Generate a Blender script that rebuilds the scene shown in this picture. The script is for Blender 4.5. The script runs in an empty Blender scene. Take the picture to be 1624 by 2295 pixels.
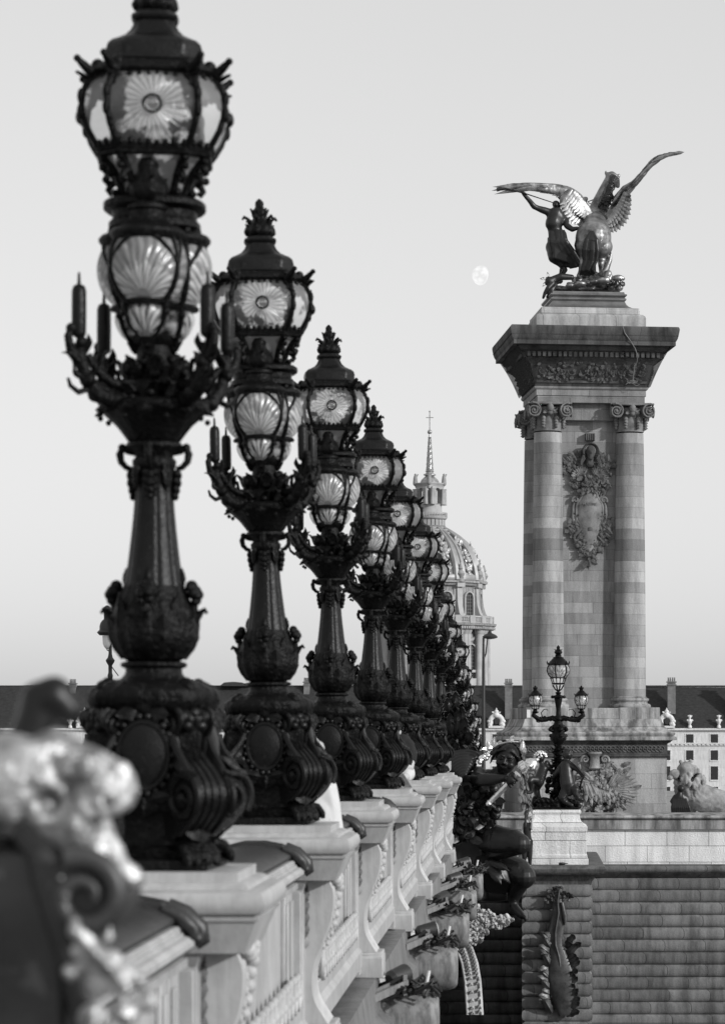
import bpy, bmesh, math, random
from mathutils import Vector, Matrix, noise
from math import sin, cos, pi, radians, sqrt, atan2
scene = bpy.context.scene
# ------------------------------------------------------------------ camera
F = 6420.0                      # focal length in px of a 1624 px wide picture
VX, VY = 1183.0, 1629.0         # vanishing point of the bridge in that picture
EYE = 10.0                      # eye height over the river
cam = bpy.data.cameras.new('camera'); camo = bpy.data.objects.new('camera', cam)
scene.collection.objects.link(camo); scene.camera = camo
camo.location = (0, 0, EYE); camo.rotation_euler = (radians(90), 0, 0)
cam.sensor_fit = 'HORIZONTAL'; cam.sensor_width = 36
cam.lens = F / 1624 * 36
cam.shift_x = (812 - VX) / 1624; cam.shift_y = (VY - 1147.5) / 1624
cam.clip_start = 0.5; cam.clip_end = 9000
cam.dof.use_dof = True; cam.dof.focus_distance = 92; cam.dof.aperture_fstop = 6.2
# ------------------------------------------------------------------ light
SUN = Vector((0.80, -0.50, 0.36)).normalized()
w = bpy.data.worlds.new('World'); scene.world = w; w.use_nodes = True
nt = w.node_tree; nt.nodes.clear()
sky = nt.nodes.new('ShaderNodeTexSky'); sky.sky_type = 'NISHITA'; sky.sun_disc = False
sky.sun_elevation = math.asin(SUN.z); sky.sun_rotation = atan2(SUN.x, SUN.y)
sky.dust_density = 2.0; sky.ozone_density = 1.0
bw = nt.nodes.new('ShaderNodeRGBToBW'); bg = nt.nodes.new('ShaderNodeBackground'); ow = nt.nodes.new('ShaderNodeOutputWorld')
gm = nt.nodes.new('ShaderNodeMath'); gm.operation = 'POWER'; gm.inputs[1].default_value = 0.35
mm = nt.nodes.new('ShaderNodeMath'); mm.operation = 'MULTIPLY'; mm.inputs[1].default_value = 5.0
nt.links.new(sky.outputs[0], bw.inputs[0]); nt.links.new(bw.outputs[0], gm.inputs[0]); nt.links.new(gm.outputs[0], mm.inputs[0])
nt.links.new(mm.outputs[0], bg.inputs[0]); bg.inputs[1].default_value = 0.10
nt.links.new(bg.outputs[0], ow.inputs[0])
sl = bpy.data.lights.new('sun', 'SUN'); sl.energy = 3.2; sl.angle = radians(2); sl.color = (1, 1, 1)
so = bpy.data.objects.new('sun', sl); scene.collection.objects.link(so)
so.rotation_euler = SUN.to_track_quat('Z', 'Y').to_euler(); so.location = (30, -20, 40)
scene.view_settings.view_transform = 'Standard'; scene.view_settings.look = 'None'
scene.view_settings.exposure = 0.0; scene.view_settings.gamma = 1
scene.cycles.max_bounces = 8; scene.cycles.transparent_max_bounces = 16
scene.cycles.use_denoising = True

# ------------------------------------------------------------------ helpers
COL = scene.collection
def W(x, y, d):                  # picture px (1624 wide) at depth d -> metres
    return Vector(((x - VX) * d / F, d, EYE + (VY - y) * d / F))
def S(x, y, d): return W(x / 1.0548, y / 1.0548, d)
def tag(o, label=None, cat=None, group=None, kind=None):
    if label: o['label'] = label
    if cat: o['category'] = cat
    if group: o['group'] = group
    if kind: o['kind'] = kind
    return o
def empty(name, loc, rz=0, label=None, cat=None, group=None):
    o = bpy.data.objects.new(name, None); COL.objects.link(o); o.empty_display_size = .3
    o.location = loc; o.rotation_euler = (0, 0, rz); return tag(o, label, cat, group)
def kids(o): return [c for c in bpy.data.objects if c.parent == o]
def copy_tree(o, parent=None):
    c = o.copy(); COL.objects.link(c); c.parent = parent
    for ch in kids(o): copy_tree(ch, c)
    return c
R = Matrix.Rotation; T = Matrix.Translation
def RZ(a): return R(a, 4, 'Z')

class MB:
    def __init__(s): s.v = []; s.f = []; s.M = Matrix.Identity(4)
    def add(s, vs, fs):
        n = len(s.v); M = s.M
        s.v += [tuple(M @ Vector(p)) for p in vs]; s.f += [tuple(i + n for i in f) for f in fs]
        return s
    def box(s, x0, x1, y0, y1, z0, z1):
        return s.add([(x0,y0,z0),(x1,y0,z0),(x1,y1,z0),(x0,y1,z0),(x0,y0,z1),(x1,y0,z1),(x1,y1,z1),(x0,y1,z1)],
                     [(3,2,1,0),(4,5,6,7),(0,1,5,4),(1,2,6,5),(2,3,7,6),(3,0,4,7)])
    def lathe(s, prof, n=32, c=(0,0,0), fn=None, cap=True, a0=0, full=2*pi):
        vs = []; fs = []
        for (r, z) in prof:
            for i in range(n):
                a = a0 + full * i / n
                k = fn(a, z) if fn else 1
                vs.append((c[0] + r*k*cos(a), c[1] + r*k*sin(a), c[2] + z))
        m = len(prof)
        for j in range(m-1):
            for i in range(n):
                i2 = (i+1) % n
                fs.append((j*n+i, j*n+i2, (j+1)*n+i2, (j+1)*n+i))
        if cap:
            fs.append(tuple(range(n-1, -1, -1))); fs.append(tuple((m-1)*n+i for i in range(n)))
        return s.add(vs, fs)
    def sq(s, prof, c=(0,0,0), asp=1.0):     # mitred square lathe: (half width, z)
        vs = []; fs = []
        for (r, z) in prof:
            ry = r if asp == 1 else r - asp
            vs += [(c[0]-r,c[1]-ry,c[2]+z),(c[0]+r,c[1]-ry,c[2]+z),(c[0]+r,c[1]+ry,c[2]+z),(c[0]-r,c[1]+ry,c[2]+z)]
        m = len(prof)
        for j in range(m-1):
            for i in range(4):
                fs.append((j*4+i, j*4+(i+1)%4, j*4+4+(i+1)%4, j*4+4+i))
        fs.append((3,2,1,0)); fs.append(tuple((m-1)*4+i for i in range(4)))
        return s.add(vs, fs)
    def tube(s, pts, rad, n=8, flat=1.0, up=None):
        pts = [Vector(p) for p in pts]; m = len(pts)
        if not isinstance(rad, (list, tuple)): rad = [rad]*m
        vs = []; fs = []; u = None
        for j, p in enumerate(pts):
            t = (pts[min(j+1,m-1)] - pts[max(j-1,0)])
            t = t.normalized() if t.length > 1e-9 else Vector((0,0,1))
            if up is not None: u = t.cross(Vector(up)); u = u.normalized() if u.length > 1e-4 else Vector((1,0,0))
            elif u is None:
                a = Vector((0,0,1)) if abs(t.z) < .9 else Vector((1,0,0)); u = t.cross(a).normalized()
            else:
                u = (u - t*u.dot(t)); u = u.normalized() if u.length > 1e-6 else t.orthogonal().normalized()
            v = t.cross(u)
            for i in range(n):
                a = 2*pi*i/n
                vs.append(p + u*rad[j]*cos(a) + v*rad[j]*flat*sin(a))
        for j in range(m-1):
            for i in range(n):
                i2 = (i+1)%n; fs.append((j*n+i, j*n+i2, (j+1)*n+i2, (j+1)*n+i))
        fs.append(tuple(range(n-1,-1,-1))); fs.append(tuple((m-1)*n+i for i in range(n)))
        return s.add(vs, fs)
    def ball(s, c, r, n=10, m=7, sc=(1,1,1)):
        vs = [(c[0], c[1], c[2]-r*sc[2])]; fs = []
        for j in range(1, m):
            b = -pi/2 + pi*j/m
            for i in range(n):
                a = 2*pi*i/n
                vs.append((c[0]+r*sc[0]*cos(b)*cos(a), c[1]+r*sc[1]*cos(b)*sin(a), c[2]+r*sc[2]*sin(b)))
        vs.append((c[0], c[1], c[2]+r*sc[2])); L = len(vs)-1
        for i in range(n): fs.append((0, 1+(i+1)%n, 1+i)); fs.append((L, L-n+i, L-n+(i+1)%n))
        for j in range(m-2):
            for i in range(n):
                a = 1+j*n; fs.append((a+i, a+(i+1)%n, a+n+(i+1)%n, a+n+i))
        return s.add(vs, fs)
    def prism(s, poly, a, b, axis='y'):      # polygon in two axes extruded along the third
        n = len(poly)
        def P(p, t): return {'y': (p[0], t, p[1]), 'x': (t, p[0], p[1]), 'z': (p[0], p[1], t)}[axis]
        vs = [P(p, a) for p in poly] + [P(p, b) for p in poly]
        fs = [(i, (i+1)%n, n+(i+1)%n, n+i) for i in range(n)]
        fs += [tuple(range(n-1,-1,-1)), tuple(range(n, 2*n))]
        return s.add(vs, fs)
    def leaf(s, p0, p1, width, curl=0.25, nrm=(0,-1,0), thick=.012, lobes=5, n=9, cup=.25, tip=.0, bow=.12):
        """acanthus leaf or feather from p0 to p1; nrm = its outer side; curl lifts the tip outwards"""
        p0, p1 = Vector(p0), Vector(p1); ax = p1-p0; L = ax.length; t = ax.normalized()
        nn = Vector(nrm); nn = (nn - t*nn.dot(t)).normalized(); sd = t.cross(nn)
        vs = []; fs = []; K = 5
        for j in range(n+1):
            u = j/n
            wd = width*.5*(sin(pi*min(1,u*.86+.12))**.7)*(1-u**6)
            if lobes: wd *= 1 - .28*abs(sin(pi*lobes*u))
            off = bow*L*sin(pi*u) + curl*L*max(0,u-.62)**1.5*3.2
            back = -curl*L*max(0,u-.8)*1.0
            c = p0 + t*(L*u+back) + nn*off
            for side in (0, 1):
                for k in range(K):
                    q = (k/(K-1)*2-1)
                    rid = cup*wd*(abs(q)**1.3)*-1 + (.18*wd if k == 2 else 0)
                    vs.append(c + sd*wd*q + nn*(rid - side*thick))
        for j in range(n):
            a = j*2*K; b = a+2*K
            for k in range(K-1):
                fs.append((a+k, a+k+1, b+k+1, b+k)); fs.append((a+K+k+1, a+K+k, b+K+k, b+K+k+1))
            fs.append((a, b, b+K, a+K)); fs.append((a+K-1, a+2*K-1, b+2*K-1, b+K-1))
        return s.add(vs, fs)
    def spiral(s, c, r0, turns, rad, e1=(1,0,0), e2=(0,0,1), n=8, steps=40, start=0, shrink=.85, off=(0,0,0)):
        c = Vector(c); e1 = Vector(e1); e2 = Vector(e2); pts = []; rr = []
        for i in range(steps+1):
            u = i/steps; a = start + turns*2*pi*u; r = r0*(1-shrink*u**.8)
            pts.append(c + e1*r*cos(a) + e2*r*sin(a) + Vector(off)*u); rr.append(rad*(1-.55*u))
        return s.tube(pts, rr, n)
    def jitter(s, amp, freq, start=0, seed=0.0):
        for i in range(start, len(s.v)):
            p = Vector(s.v[i]); q = p*freq + Vector((seed, seed*1.7, -seed))
            d = noise.noise_vector(q); s.v[i] = tuple(p + d*amp)
        return s
    def build(s, name, mat, parent=None, smooth=40, bevel=0, loc=None, sub=0):
        me = bpy.data.meshes.new(name); me.from_pydata(s.v, [], s.f); me.validate(); me.update()
        bm = bmesh.new(); bm.from_mesh(me); bmesh.ops.recalc_face_normals(bm, faces=bm.faces[:]); bm.to_mesh(me); bm.free()
        me.materials.append(mat)
        if smooth is not None:
            me.polygons.foreach_set('use_smooth', [True]*len(me.polygons)); me.set_sharp_from_angle(angle=radians(smooth))
        o = bpy.data.objects.new(name, me); COL.objects.link(o); o.parent = parent
        if loc is not None: o.location = loc
        if bevel:
            b = o.modifiers.new('bevel', 'BEVEL'); b.width = bevel; b.segments = 2; b.limit_method = 'ANGLE'; b.angle_limit = radians(35)
        return o

WORK = bpy.data.scenes.new('work')     # empty scratch scene for baking modifiers, removed at the end
def organic(mb, name, mat, parent=None, voxel=.03, smooth=3, amp=0, freq=4, loc=None, amp2=0, freq2=14):
    """merge the overlapping shapes of mb into one continuous skin"""
    me = bpy.data.meshes.new('raw'); me.from_pydata(mb.v, [], mb.f)
    bm = bmesh.new(); bm.from_mesh(me); bmesh.ops.recalc_face_normals(bm, faces=bm.faces[:]); bm.to_mesh(me); bm.free()
    o = bpy.data.objects.new('raw', me); WORK.collection.objects.link(o)
    r = o.modifiers.new('r', 'REMESH'); r.mode = 'VOXEL'; r.voxel_size = voxel; r.adaptivity = 0
    sm = o.modifiers.new('s', 'SMOOTH'); sm.iterations = smooth; sm.factor = .6
    WORK.view_layers[0].update(); dg = WORK.view_layers[0].depsgraph
    m2 = bpy.data.meshes.new_from_object(o.evaluated_get(dg)); bpy.data.objects.remove(o); bpy.data.meshes.remove(me)
    if amp or amp2:
        nv = len(m2.vertices); cs = [0.0]*(3*nv); ns = [0.0]*(3*nv)
        m2.vertices.foreach_get('co', cs); m2.vertices.foreach_get('normal', ns)
        for i in range(nv):
            p = Vector(cs[3*i:3*i+3]); d = 0
            if amp: d += noise.noise(p*freq)*amp
            if amp2: d += noise.noise(Vector((p.x*freq2, p.y*freq2, p.z*freq2*.3)))*amp2
            for k in range(3): cs[3*i+k] += ns[3*i+k]*d
        m2.vertices.foreach_set('co', cs); m2.update()
    m2.polygons.foreach_set('use_smooth', [True]*len(m2.polygons))
    m2.materials.clear(); m2.materials.append(mat); m2.name = name
    ob = bpy.data.objects.new(name, m2); COL.objects.link(ob); ob.parent = parent
    if loc is not None: ob.location = loc
    return ob
def limb(mb, chain, n=12):       # chain: (point, radius) pairs, round joints
    for (p, r), (q, t) in zip(chain[:-1], chain[1:]):
        mb.tube([p, q], [r, t], n)
    for p, r in chain: mb.ball(p, r, 12, 8)
    return mb

# ------------------------------------------------------------------ materials (a black-and-white place)
MATS = {}
def grey(v): return (v, v, v, 1)
def mat(name, base=.3, rough=.6, metal=0, spec=.5, var=.3, vscale=3, bump=.3, bscale=20, coat=0, fine=0.0, kind=None, stretch=(1,1,1), streak=0, dust=0):
    m = bpy.data.materials.new(name); m.use_nodes = True; n = m.node_tree.nodes; L = m.node_tree.links
    b = n['Principled BSDF']; b.inputs['Roughness'].default_value = rough; b.inputs['Metallic'].default_value = metal
    b.inputs['Specular IOR Level'].default_value = spec; b.inputs['Coat Weight'].default_value = coat
    tc = n.new('ShaderNodeTexCoord'); mp = n.new('ShaderNodeMapping'); mp.inputs['Scale'].default_value = stretch
    L.new(tc.outputs['Object'], mp.inputs[0])
    nz = n.new('ShaderNodeTexNoise'); nz.inputs['Scale'].default_value = vscale; nz.inputs['Detail'].default_value = 6; nz.inputs['Roughness'].default_value = .62
    L.new(mp.outputs[0], nz.inputs[0])
    mr = n.new('ShaderNodeMapRange'); mr.inputs[1].default_value = .3; mr.inputs[2].default_value = .7
    mr.inputs[3].default_value = base*(1-var); mr.inputs[4].default_value = base*(1+var)
    L.new(nz.outputs[0], mr.inputs[0])
    val = mr.outputs[0]
    if streak:                   # dark run-off streaks
        m3 = n.new('ShaderNodeMapping'); m3.inputs['Scale'].default_value = (7, 7, .9); L.new(tc.outputs['Object'], m3.inputs[0])
        n4 = n.new('ShaderNodeTexNoise'); n4.inputs['Scale'].default_value = 1.6; n4.inputs['Detail'].default_value = 7; n4.inputs['Roughness'].default_value = .68; L.new(m3.outputs[0], n4.inputs[0])
        r4 = n.new('ShaderNodeMapRange'); r4.inputs[1].default_value = .40; r4.inputs[2].default_value = .56; r4.inputs[3].default_value = 1-streak; r4.inputs[4].default_value = 1; L.new(n4.outputs[0], r4.inputs[0])
        q = n.new('ShaderNodeMath'); q.operation = 'MULTIPLY'; L.new(val, q.inputs[0]); L.new(r4.outputs[0], q.inputs[1]); val = q.outputs[0]
    if dust:                     # pale dust and worn spots
        n5 = n.new('ShaderNodeTexNoise'); n5.inputs['Scale'].default_value = 26; n5.inputs['Detail'].default_value = 8; n5.inputs['Roughness'].default_value = .75; L.new(tc.outputs['Object'], n5.inputs[0])
        r5 = n.new('ShaderNodeMapRange'); r5.inputs[1].default_value = .56; r5.inputs[2].default_value = .74; r5.inputs[3].default_value = 0; r5.inputs[4].default_value = dust; L.new(n5.outputs[0], r5.inputs[0])
        q = n.new('ShaderNodeMath'); q.operation = 'ADD'; L.new(val, q.inputs[0]); L.new(r5.outputs[0], q.inputs[1]); val = q.outputs[0]
    L.new(val, b.inputs['Base Color'])
    n2 = n.new('ShaderNodeTexNoise'); n2.inputs['Scale'].default_value = bscale; n2.inputs['Detail'].default_value = 5
    L.new(tc.outputs['Object'], n2.inputs[0])
    bp = n.new('ShaderNodeBump'); bp.inputs['Strength'].default_value = bump; bp.inputs['Distance'].default_value = .02
    L.new(n2.outputs[0], bp.inputs['Height']); L.new(bp.outputs[0], b.inputs['Normal'])
    rr = n.new('ShaderNodeMapRange'); rr.inputs[3].default_value = max(.05, rough-.12); rr.inputs[4].default_value = min(1, rough+.15)
    L.new(n2.outputs[0], rr.inputs[0]); L.new(rr.outputs[0], b.inputs['Roughness'])
    MATS[name] = m; return m
def stone(name, base=.33, course=.42, brick=1.1, var=.22, stain=.5, drum=False, joint=.35, seed=0.0, bump=.35, stain_lo=.35):
    """ashlar: courses of blocks with their own tone each, dark joints, weather stains (kept where they are)"""
    m = bpy.data.materials.new(name); m.use_nodes = True; n = m.node_tree.nodes; L = m.node_tree.links
    b = n['Principled BSDF']; b.inputs['Roughness'].default_value = .85; b.inputs['Specular IOR Level'].default_value = .2
    tc = n.new('ShaderNodeTexCoord'); sx = n.new('ShaderNodeSeparateXYZ'); L.new(tc.outputs['Object'], sx.inputs[0])
    def math_(op, a, c=None, d=None):
        q = n.new('ShaderNodeMath'); q.operation = op
        for i, t in enumerate((a, c, d)):
            if t is None: continue
            if isinstance(t, (int, float)): q.inputs[i].default_value = t
            else: L.new(t, q.inputs[i])
        return q.outputs[0]
    zc = math_('DIVIDE', math_('ADD', sx.outputs[2], 50.013+seed), course)
    row = math_('FLOOR', zc); fz = math_('FRACT', zc)
    cb = n.new('ShaderNodeCombineXYZ'); L.new(row, cb.inputs[2])
    jz = math_('LESS_THAN', fz, .035)
    if drum:
        col = 0; joi = jz
    else:
        hx = math_('ADD', math_('ADD', sx.outputs[0], sx.outputs[1]), math_('MULTIPLY', row, brick*.53))
        xc = math_('DIVIDE', math_('ADD', hx, 100.07), brick)
        col = math_('FLOOR', xc); L.new(col, cb.inputs[0])
        jx = math_('LESS_THAN', math_('FRACT', xc), .014)
        joi = math_('MAXIMUM', jz, jx)
    wn = n.new('ShaderNodeTexWhiteNoise'); wn.noise_dimensions = '3D'; L.new(cb.outputs[0], wn.inputs[0])
    tone = math_('ADD', math_('MULTIPLY', math_('SUBTRACT', wn.outputs[0], .5), 2*var), 1.0)
    nz = n.new('ShaderNodeTexNoise'); nz.inputs['Scale'].default_value = 1.1; nz.inputs['Detail'].default_value = 8; nz.inputs['Roughness'].default_value = .65
    mp = n.new('ShaderNodeMapping'); mp.inputs['Scale'].default_value = (2.2,2.2,.38); L.new(tc.outputs['Object'], mp.inputs[0]); L.new(mp.outputs[0], nz.inputs[0])
    mr = n.new('ShaderNodeMapRange'); mr.inputs[1].default_value = stain_lo; mr.inputs[2].default_value = .6; mr.inputs[3].default_value = 1-stain; mr.inputs[4].default_value = 1.05
    L.new(nz.outputs[0], mr.inputs[0])
    n3 = n.new('ShaderNodeTexNoise'); n3.inputs['Scale'].default_value = 24; n3.inputs['Detail'].default_value = 6; L.new(tc.outputs['Object'], n3.inputs[0])
    grain = math_('ADD', math_('MULTIPLY', n3.outputs[0], .5), .75)
    v = math_('MULTIPLY', math_('MULTIPLY', math_('MULTIPLY', tone, mr.outputs[0]), grain), base)
    v = math_('MULTIPLY', v, math_('SUBTRACT', 1.0, math_('MULTIPLY', joi, joint)))
    L.new(v, b.inputs['Base Color'])
    bp = n.new('ShaderNodeBump'); bp.inputs['Strength'].default_value = bump; bp.inputs['Distance'].default_value = .03
    hh = math_('SUBTRACT', n3.outputs[0], joi); L.new(hh, bp.inputs['Height']); L.new(bp.outputs[0], b.inputs['Normal'])
    MATS[name] = m; return m

bronze = mat('dark_bronze', .0035, .42, 0, .13, .6, 9, .7, 38, dust=.035)
bronze_s = mat('dark_bronze_smooth', .006, .36, 0, .2, .5, 4, .25, 60, dust=.025, streak=.3)
bronze_n = mat('statue_bronze', .014, .38, 0, .38, .5, 2.0, .15, 8)
gilt = mat('gilt_bronze', .24, .43, .85, .5, .8, 2.6, .5, 9)
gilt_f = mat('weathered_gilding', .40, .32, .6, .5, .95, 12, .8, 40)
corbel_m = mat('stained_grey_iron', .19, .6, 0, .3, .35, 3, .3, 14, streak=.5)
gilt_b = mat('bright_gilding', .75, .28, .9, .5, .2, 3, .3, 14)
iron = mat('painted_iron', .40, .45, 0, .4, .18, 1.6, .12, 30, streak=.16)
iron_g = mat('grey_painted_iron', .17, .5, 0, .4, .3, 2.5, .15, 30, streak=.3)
iron_d = mat('black_rail_iron', .018, .45, 0, .5, .35, 4, .2, 30)
slate = mat('slate_roof', .030, .7, 0, .3, .45, 1.2, .4, 2, stretch=(1,1,3), streak=.3)
white_s = mat('pale_carved_stone', .62, .8, 0, .2, .3, 3, .5, 9)
carved = mat('carved_stone', .16, .85, 0, .2, .5, 2.5, .5, 22)
carved_d = mat('sooty_carved_stone', .10, .85, 0, .2, .6, 3, .5, 22)
carved_w = mat('white_carved_iron', .42, .6, 0, .3, .2, 5, .5, 26)
dark_cast = mat('rusticated_stone_dark', .11, .8, 0, .25, .35, 1.6, .35, 22)
cloth_w = mat('white_cloth', .52, .8, 0, .2, .06, 3, .1, 30)
cloth_k = mat('black_cloth', .02, .85, 0, .2, .2, 6, .1, 40)
skin = mat('skin', .40, .55, 0, .4, .08, 6, .05, 40)
hair_m = mat('dark_hair', .02, .5, 0, .4, .3, 20, .2, 60, stretch=(1,1,.2))
rubber = mat('shoe_sole', .15, .7, 0, .3, .3, 12, .3, 30)
def glassmat(name, c=(0,0,0), rays=46, r0=.035, r1=.165, blot=.5, dr_=.75, clear=.55, RK=.9, RB=-.45):
    m = bpy.data.materials.new(name); m.use_nodes = True; n = m.node_tree.nodes; L = m.node_tree.links; n.clear()
    def math_(op, a, b=None, d=None, clamp=False):
        q = n.new('ShaderNodeMath'); q.operation = op; q.use_clamp = clamp
        for i, t in enumerate((a, b, d)):
            if t is None: continue
            if isinstance(t, (int, float)): q.inputs[i].default_value = t
            else: L.new(t, q.inputs[i])
        return q.outputs[0]
    def rng(v, a, b, c_, d_):
        q = n.new('ShaderNodeMapRange'); q.interpolation_type = 'SMOOTHSTEP'
        L.new(v, q.inputs[0])
        for i, t in enumerate((a, b, c_, d_)): q.inputs[i+1].default_value = t
        return q.outputs[0]
    tc = n.new('ShaderNodeTexCoord'); sx = n.new('ShaderNodeSeparateXYZ'); L.new(tc.outputs['Object'], sx.inputs[0])
    x = math_('SUBTRACT', sx.outputs[0], c[0]); z = math_('SUBTRACT', sx.outputs[2], c[2])
    ang = math_('ARCTAN2', x, z)
    rad = math_('SQRT', math_('ADD', math_('MULTIPLY', x, x), math_('MULTIPLY', z, z)))
    wob = n.new('ShaderNodeTexNoise'); wob.inputs['Scale'].default_value = 9; L.new(tc.outputs['Object'], wob.inputs[0])
    wv = math_('SINE', math_('ADD', math_('MULTIPLY', ang, float(rays)), math_('MULTIPLY', wob.outputs[0], 5.0)))
    wv2 = math_('SINE', math_('ADD', math_('MULTIPLY', ang, rays*.43), math_('MULTIPLY', rad, 30.0)))
    ray = math_('ADD', math_('MULTIPLY', math_('ADD', wv, math_('MULTIPLY', wv2, .6)), .31), .5, clamp=True)
    nz0 = n.new('ShaderNodeTexNoise'); nz0.inputs['Scale'].default_value = 16; nz0.inputs['Detail'].default_value = 3; L.new(tc.outputs['Object'], nz0.inputs[0])
    star = math_('MULTIPLY', rng(rad, r0, r0+.01, 0, 1), rng(math_('ADD', rad, math_('ADD', math_('MULTIPLY', wv, .010), math_('MULTIPLY', math_('SUBTRACT', nz0.outputs[0], .5), .12))), r1-.03, r1+.01, 1, 0))
    nz = n.new('ShaderNodeTexNoise'); nz.inputs['Scale'].default_value = 7; nz.inputs['Detail'].default_value = 5; nz.inputs['Roughness'].default_value = .6
    mp = n.new('ShaderNodeMapping'); L.new(tc.outputs['Object'], mp.inputs[0]); L.new(mp.outputs[0], nz.inputs[0])
    # per-object shift of the dark blots
    oi = n.new('ShaderNodeObjectInfo'); sc = math_('MULTIPLY', oi.outputs['Random'], 40.0); cb = n.new('ShaderNodeCombineXYZ')
    L.new(sc, cb.inputs[0]); L.new(sc, cb.inputs[1]); L.new(cb.outputs[0], mp.inputs['Location'])
    edge = rng(rad, .07, .23, -.07, .17)
    stain = rng(math_('ADD', nz.outputs[0], edge), .56, .64, 0, blot)  # soot plus dark refractions put into the colour, denser towards the pane edge
    d = n.new('ShaderNodeBsdfDiffuse'); d.inputs[0].default_value = grey(.80)
    tl = n.new('ShaderNodeBsdfTranslucent'); tl.inputs[0].default_value = grey(.97)
    fr = n.new('ShaderNodeMixShader'); fr.inputs[0].default_value = .38; L.new(d.outputs[0], fr.inputs[1]); L.new(tl.outputs[0], fr.inputs[2])
    tr = n.new('ShaderNodeBsdfTransparent'); tr.inputs[0].default_value = grey(.985)
    body = n.new('ShaderNodeMixShader')
    fac = math_('ADD', (1-clear), math_('MULTIPLY', star, math_('ADD', math_('MULTIPLY', ray, RK), RB)), clamp=True)
    L.new(fac, body.inputs[0]); L.new(tr.outputs[0], body.inputs[1]); L.new(fr.outputs[0], body.inputs[2])
    dk = n.new('ShaderNodeBsdfDiffuse'); dk.inputs[0].default_value = grey(.035)
    m1 = n.new('ShaderNodeMixShader')
    dark_ray = math_('MULTIPLY', star, rng(ray, .0, .45, dr_, 0))  # dark rays put the refraction contrast of the moulded glass into the colour
    L.new(math_('MAXIMUM', stain, dark_ray), m1.inputs[0]); L.new(body.outputs[0], m1.inputs[1]); L.new(dk.outputs[0], m1.inputs[2])
    gl = n.new('ShaderNodeBsdfGlossy'); gl.inputs[0].default_value = grey(.9); gl.inputs[1].default_value = .3
    m2 = n.new('ShaderNodeMixShader'); m2.inputs[0].default_value = .06
    L.new(m1.outputs[0], m2.inputs[1]); L.new(gl.outputs[0], m2.inputs[2])
    bp = n.new('ShaderNodeBump'); bp.inputs['Strength'].default_value = .6; bp.inputs['Distance'].default_value = .01
    L.new(math_('ADD', math_('MULTIPLY', ray, star), nz.outputs[0]), bp.inputs['Height'])
    for q in (d, gl, tl): L.new(bp.outputs[0], q.inputs['Normal'])
    o = n.new('ShaderNodeOutputMaterial'); L.new(m2.outputs[0], o.inputs[0]); return m

glass_pane = glassmat('moulded_pane_glass', (0,0,4.0), 60, .036, .19, .95, .86, clear=.82, RK=.62, RB=.02)
glass_side = glassmat('side_pane_glass', (0,0,4.0), 1, 9, 10, .7, clear=.75)
glass_small = glassmat('small_pane_glass', (0,0,3.6), 1, 9, 10, .6, clear=.6)
glass_globe = glassmat('shell_globe_glass', (0,0,3.0), 38, .03, .36, .55, .55, clear=.70, RK=.6, RB=.0)
glass_cup = glassmat('shell_cup_glass', (0,0,2.80), 22, .02, .2, .6, .4, clear=.6)
glass_far = glassmat('side_lantern_glass', (0,0,0), 20, .01, .4, .5, clear=.3)

enamel = mat('white_enamel', .85, .4, 0, .4, .05, 3, .02, 10)
lens_glass = bpy.data.materials.new('lens_glass'); lens_glass.use_nodes = True
_b = lens_glass.node_tree.nodes['Principled BSDF']; _b.inputs['Transmission Weight'].default_value = 1; _b.inputs['Roughness'].default_value = .04; _b.inputs['IOR'].default_value = 1.5; _b.inputs['Base Color'].default_value = grey(.7)
def pane_bm(prof, wfun, nx=14, bulge=.012):
    """curved pane: prof = (z, distance from axis), on the -Y side"""
    mb = MB(); vs = []; fs = []
    for z, y in prof:
        wd = wfun(y)
        for i in range(nx+1):
            q = i/nx*2-1
            vs.append((wd*q, -(y + bulge*(1-q*q)), z))
    for j in range(len(prof)-1):
        for i in range(nx):
            a = j*(nx+1)+i; fs.append((a, a+1, a+nx+2, a+nx+1))
    return mb.add(vs, fs)
def hexfn(n=6, a0=0.0, k=1.0):
    def f(a, z):
        b = ((a - a0) % (2*pi/n)) - pi/n
        return (1-k) + k*cos(pi/n)/cos(b)
    return f
def octfn(k=1.0):
    def f(a, z):
        c_, s_ = abs(cos(a)), abs(sin(a))
        return (1-k)*1.08 + k*min(1/max(c_, s_), 1.63/(c_+s_))
    return f
CORN = [q*pi/2 + t*math.atan(.63) for q in range(4) for t in (-1, 1)]
def interp(tab, z):
    for (z0, r0), (z1, r1) in zip(tab[:-1], tab[1:]):
        if z0 <= z <= z1: 
            u = (z-z0)/(z1-z0); u = u*u*(3-2*u)*.4 + u*.6; return r0+(r1-r0)*u
    return tab[-1][1] if z > tab[-1][0] else tab[0][1]
def dense(tab, n):               # (z, r) table -> smooth lathe profile (r, z)
    z0, z1 = tab[0][0], tab[-1][0]
    def cr(z):
        for i in range(len(tab)-1):
            if tab[i][0] <= z <= tab[i+1][0]+1e-9:
                p1, p2 = tab[i], tab[i+1]; p0 = tab[i-1] if i else p1; p3 = tab[i+2] if i+2 < len(tab) else p2
                h = p2[0]-p1[0]; u = (z-p1[0])/h
                m1 = (p2[1]-p0[1])/(p2[0]-p0[0])*h if p2[0] != p0[0] else 0; m2 = (p3[1]-p1[1])/(p3[0]-p1[0])*h if p3[0] != p1[0] else 0
                return (2*u**3-3*u*u+1)*p1[1]+(u**3-2*u*u+u)*m1+(-2*u**3+3*u*u)*p2[1]+(u**3-u*u)*m2
        return tab[-1][1]
    return [(max(.001, cr(z0+(z1-z0)*i/n)), z0+(z1-z0)*i/n) for i in range(n+1)]

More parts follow.
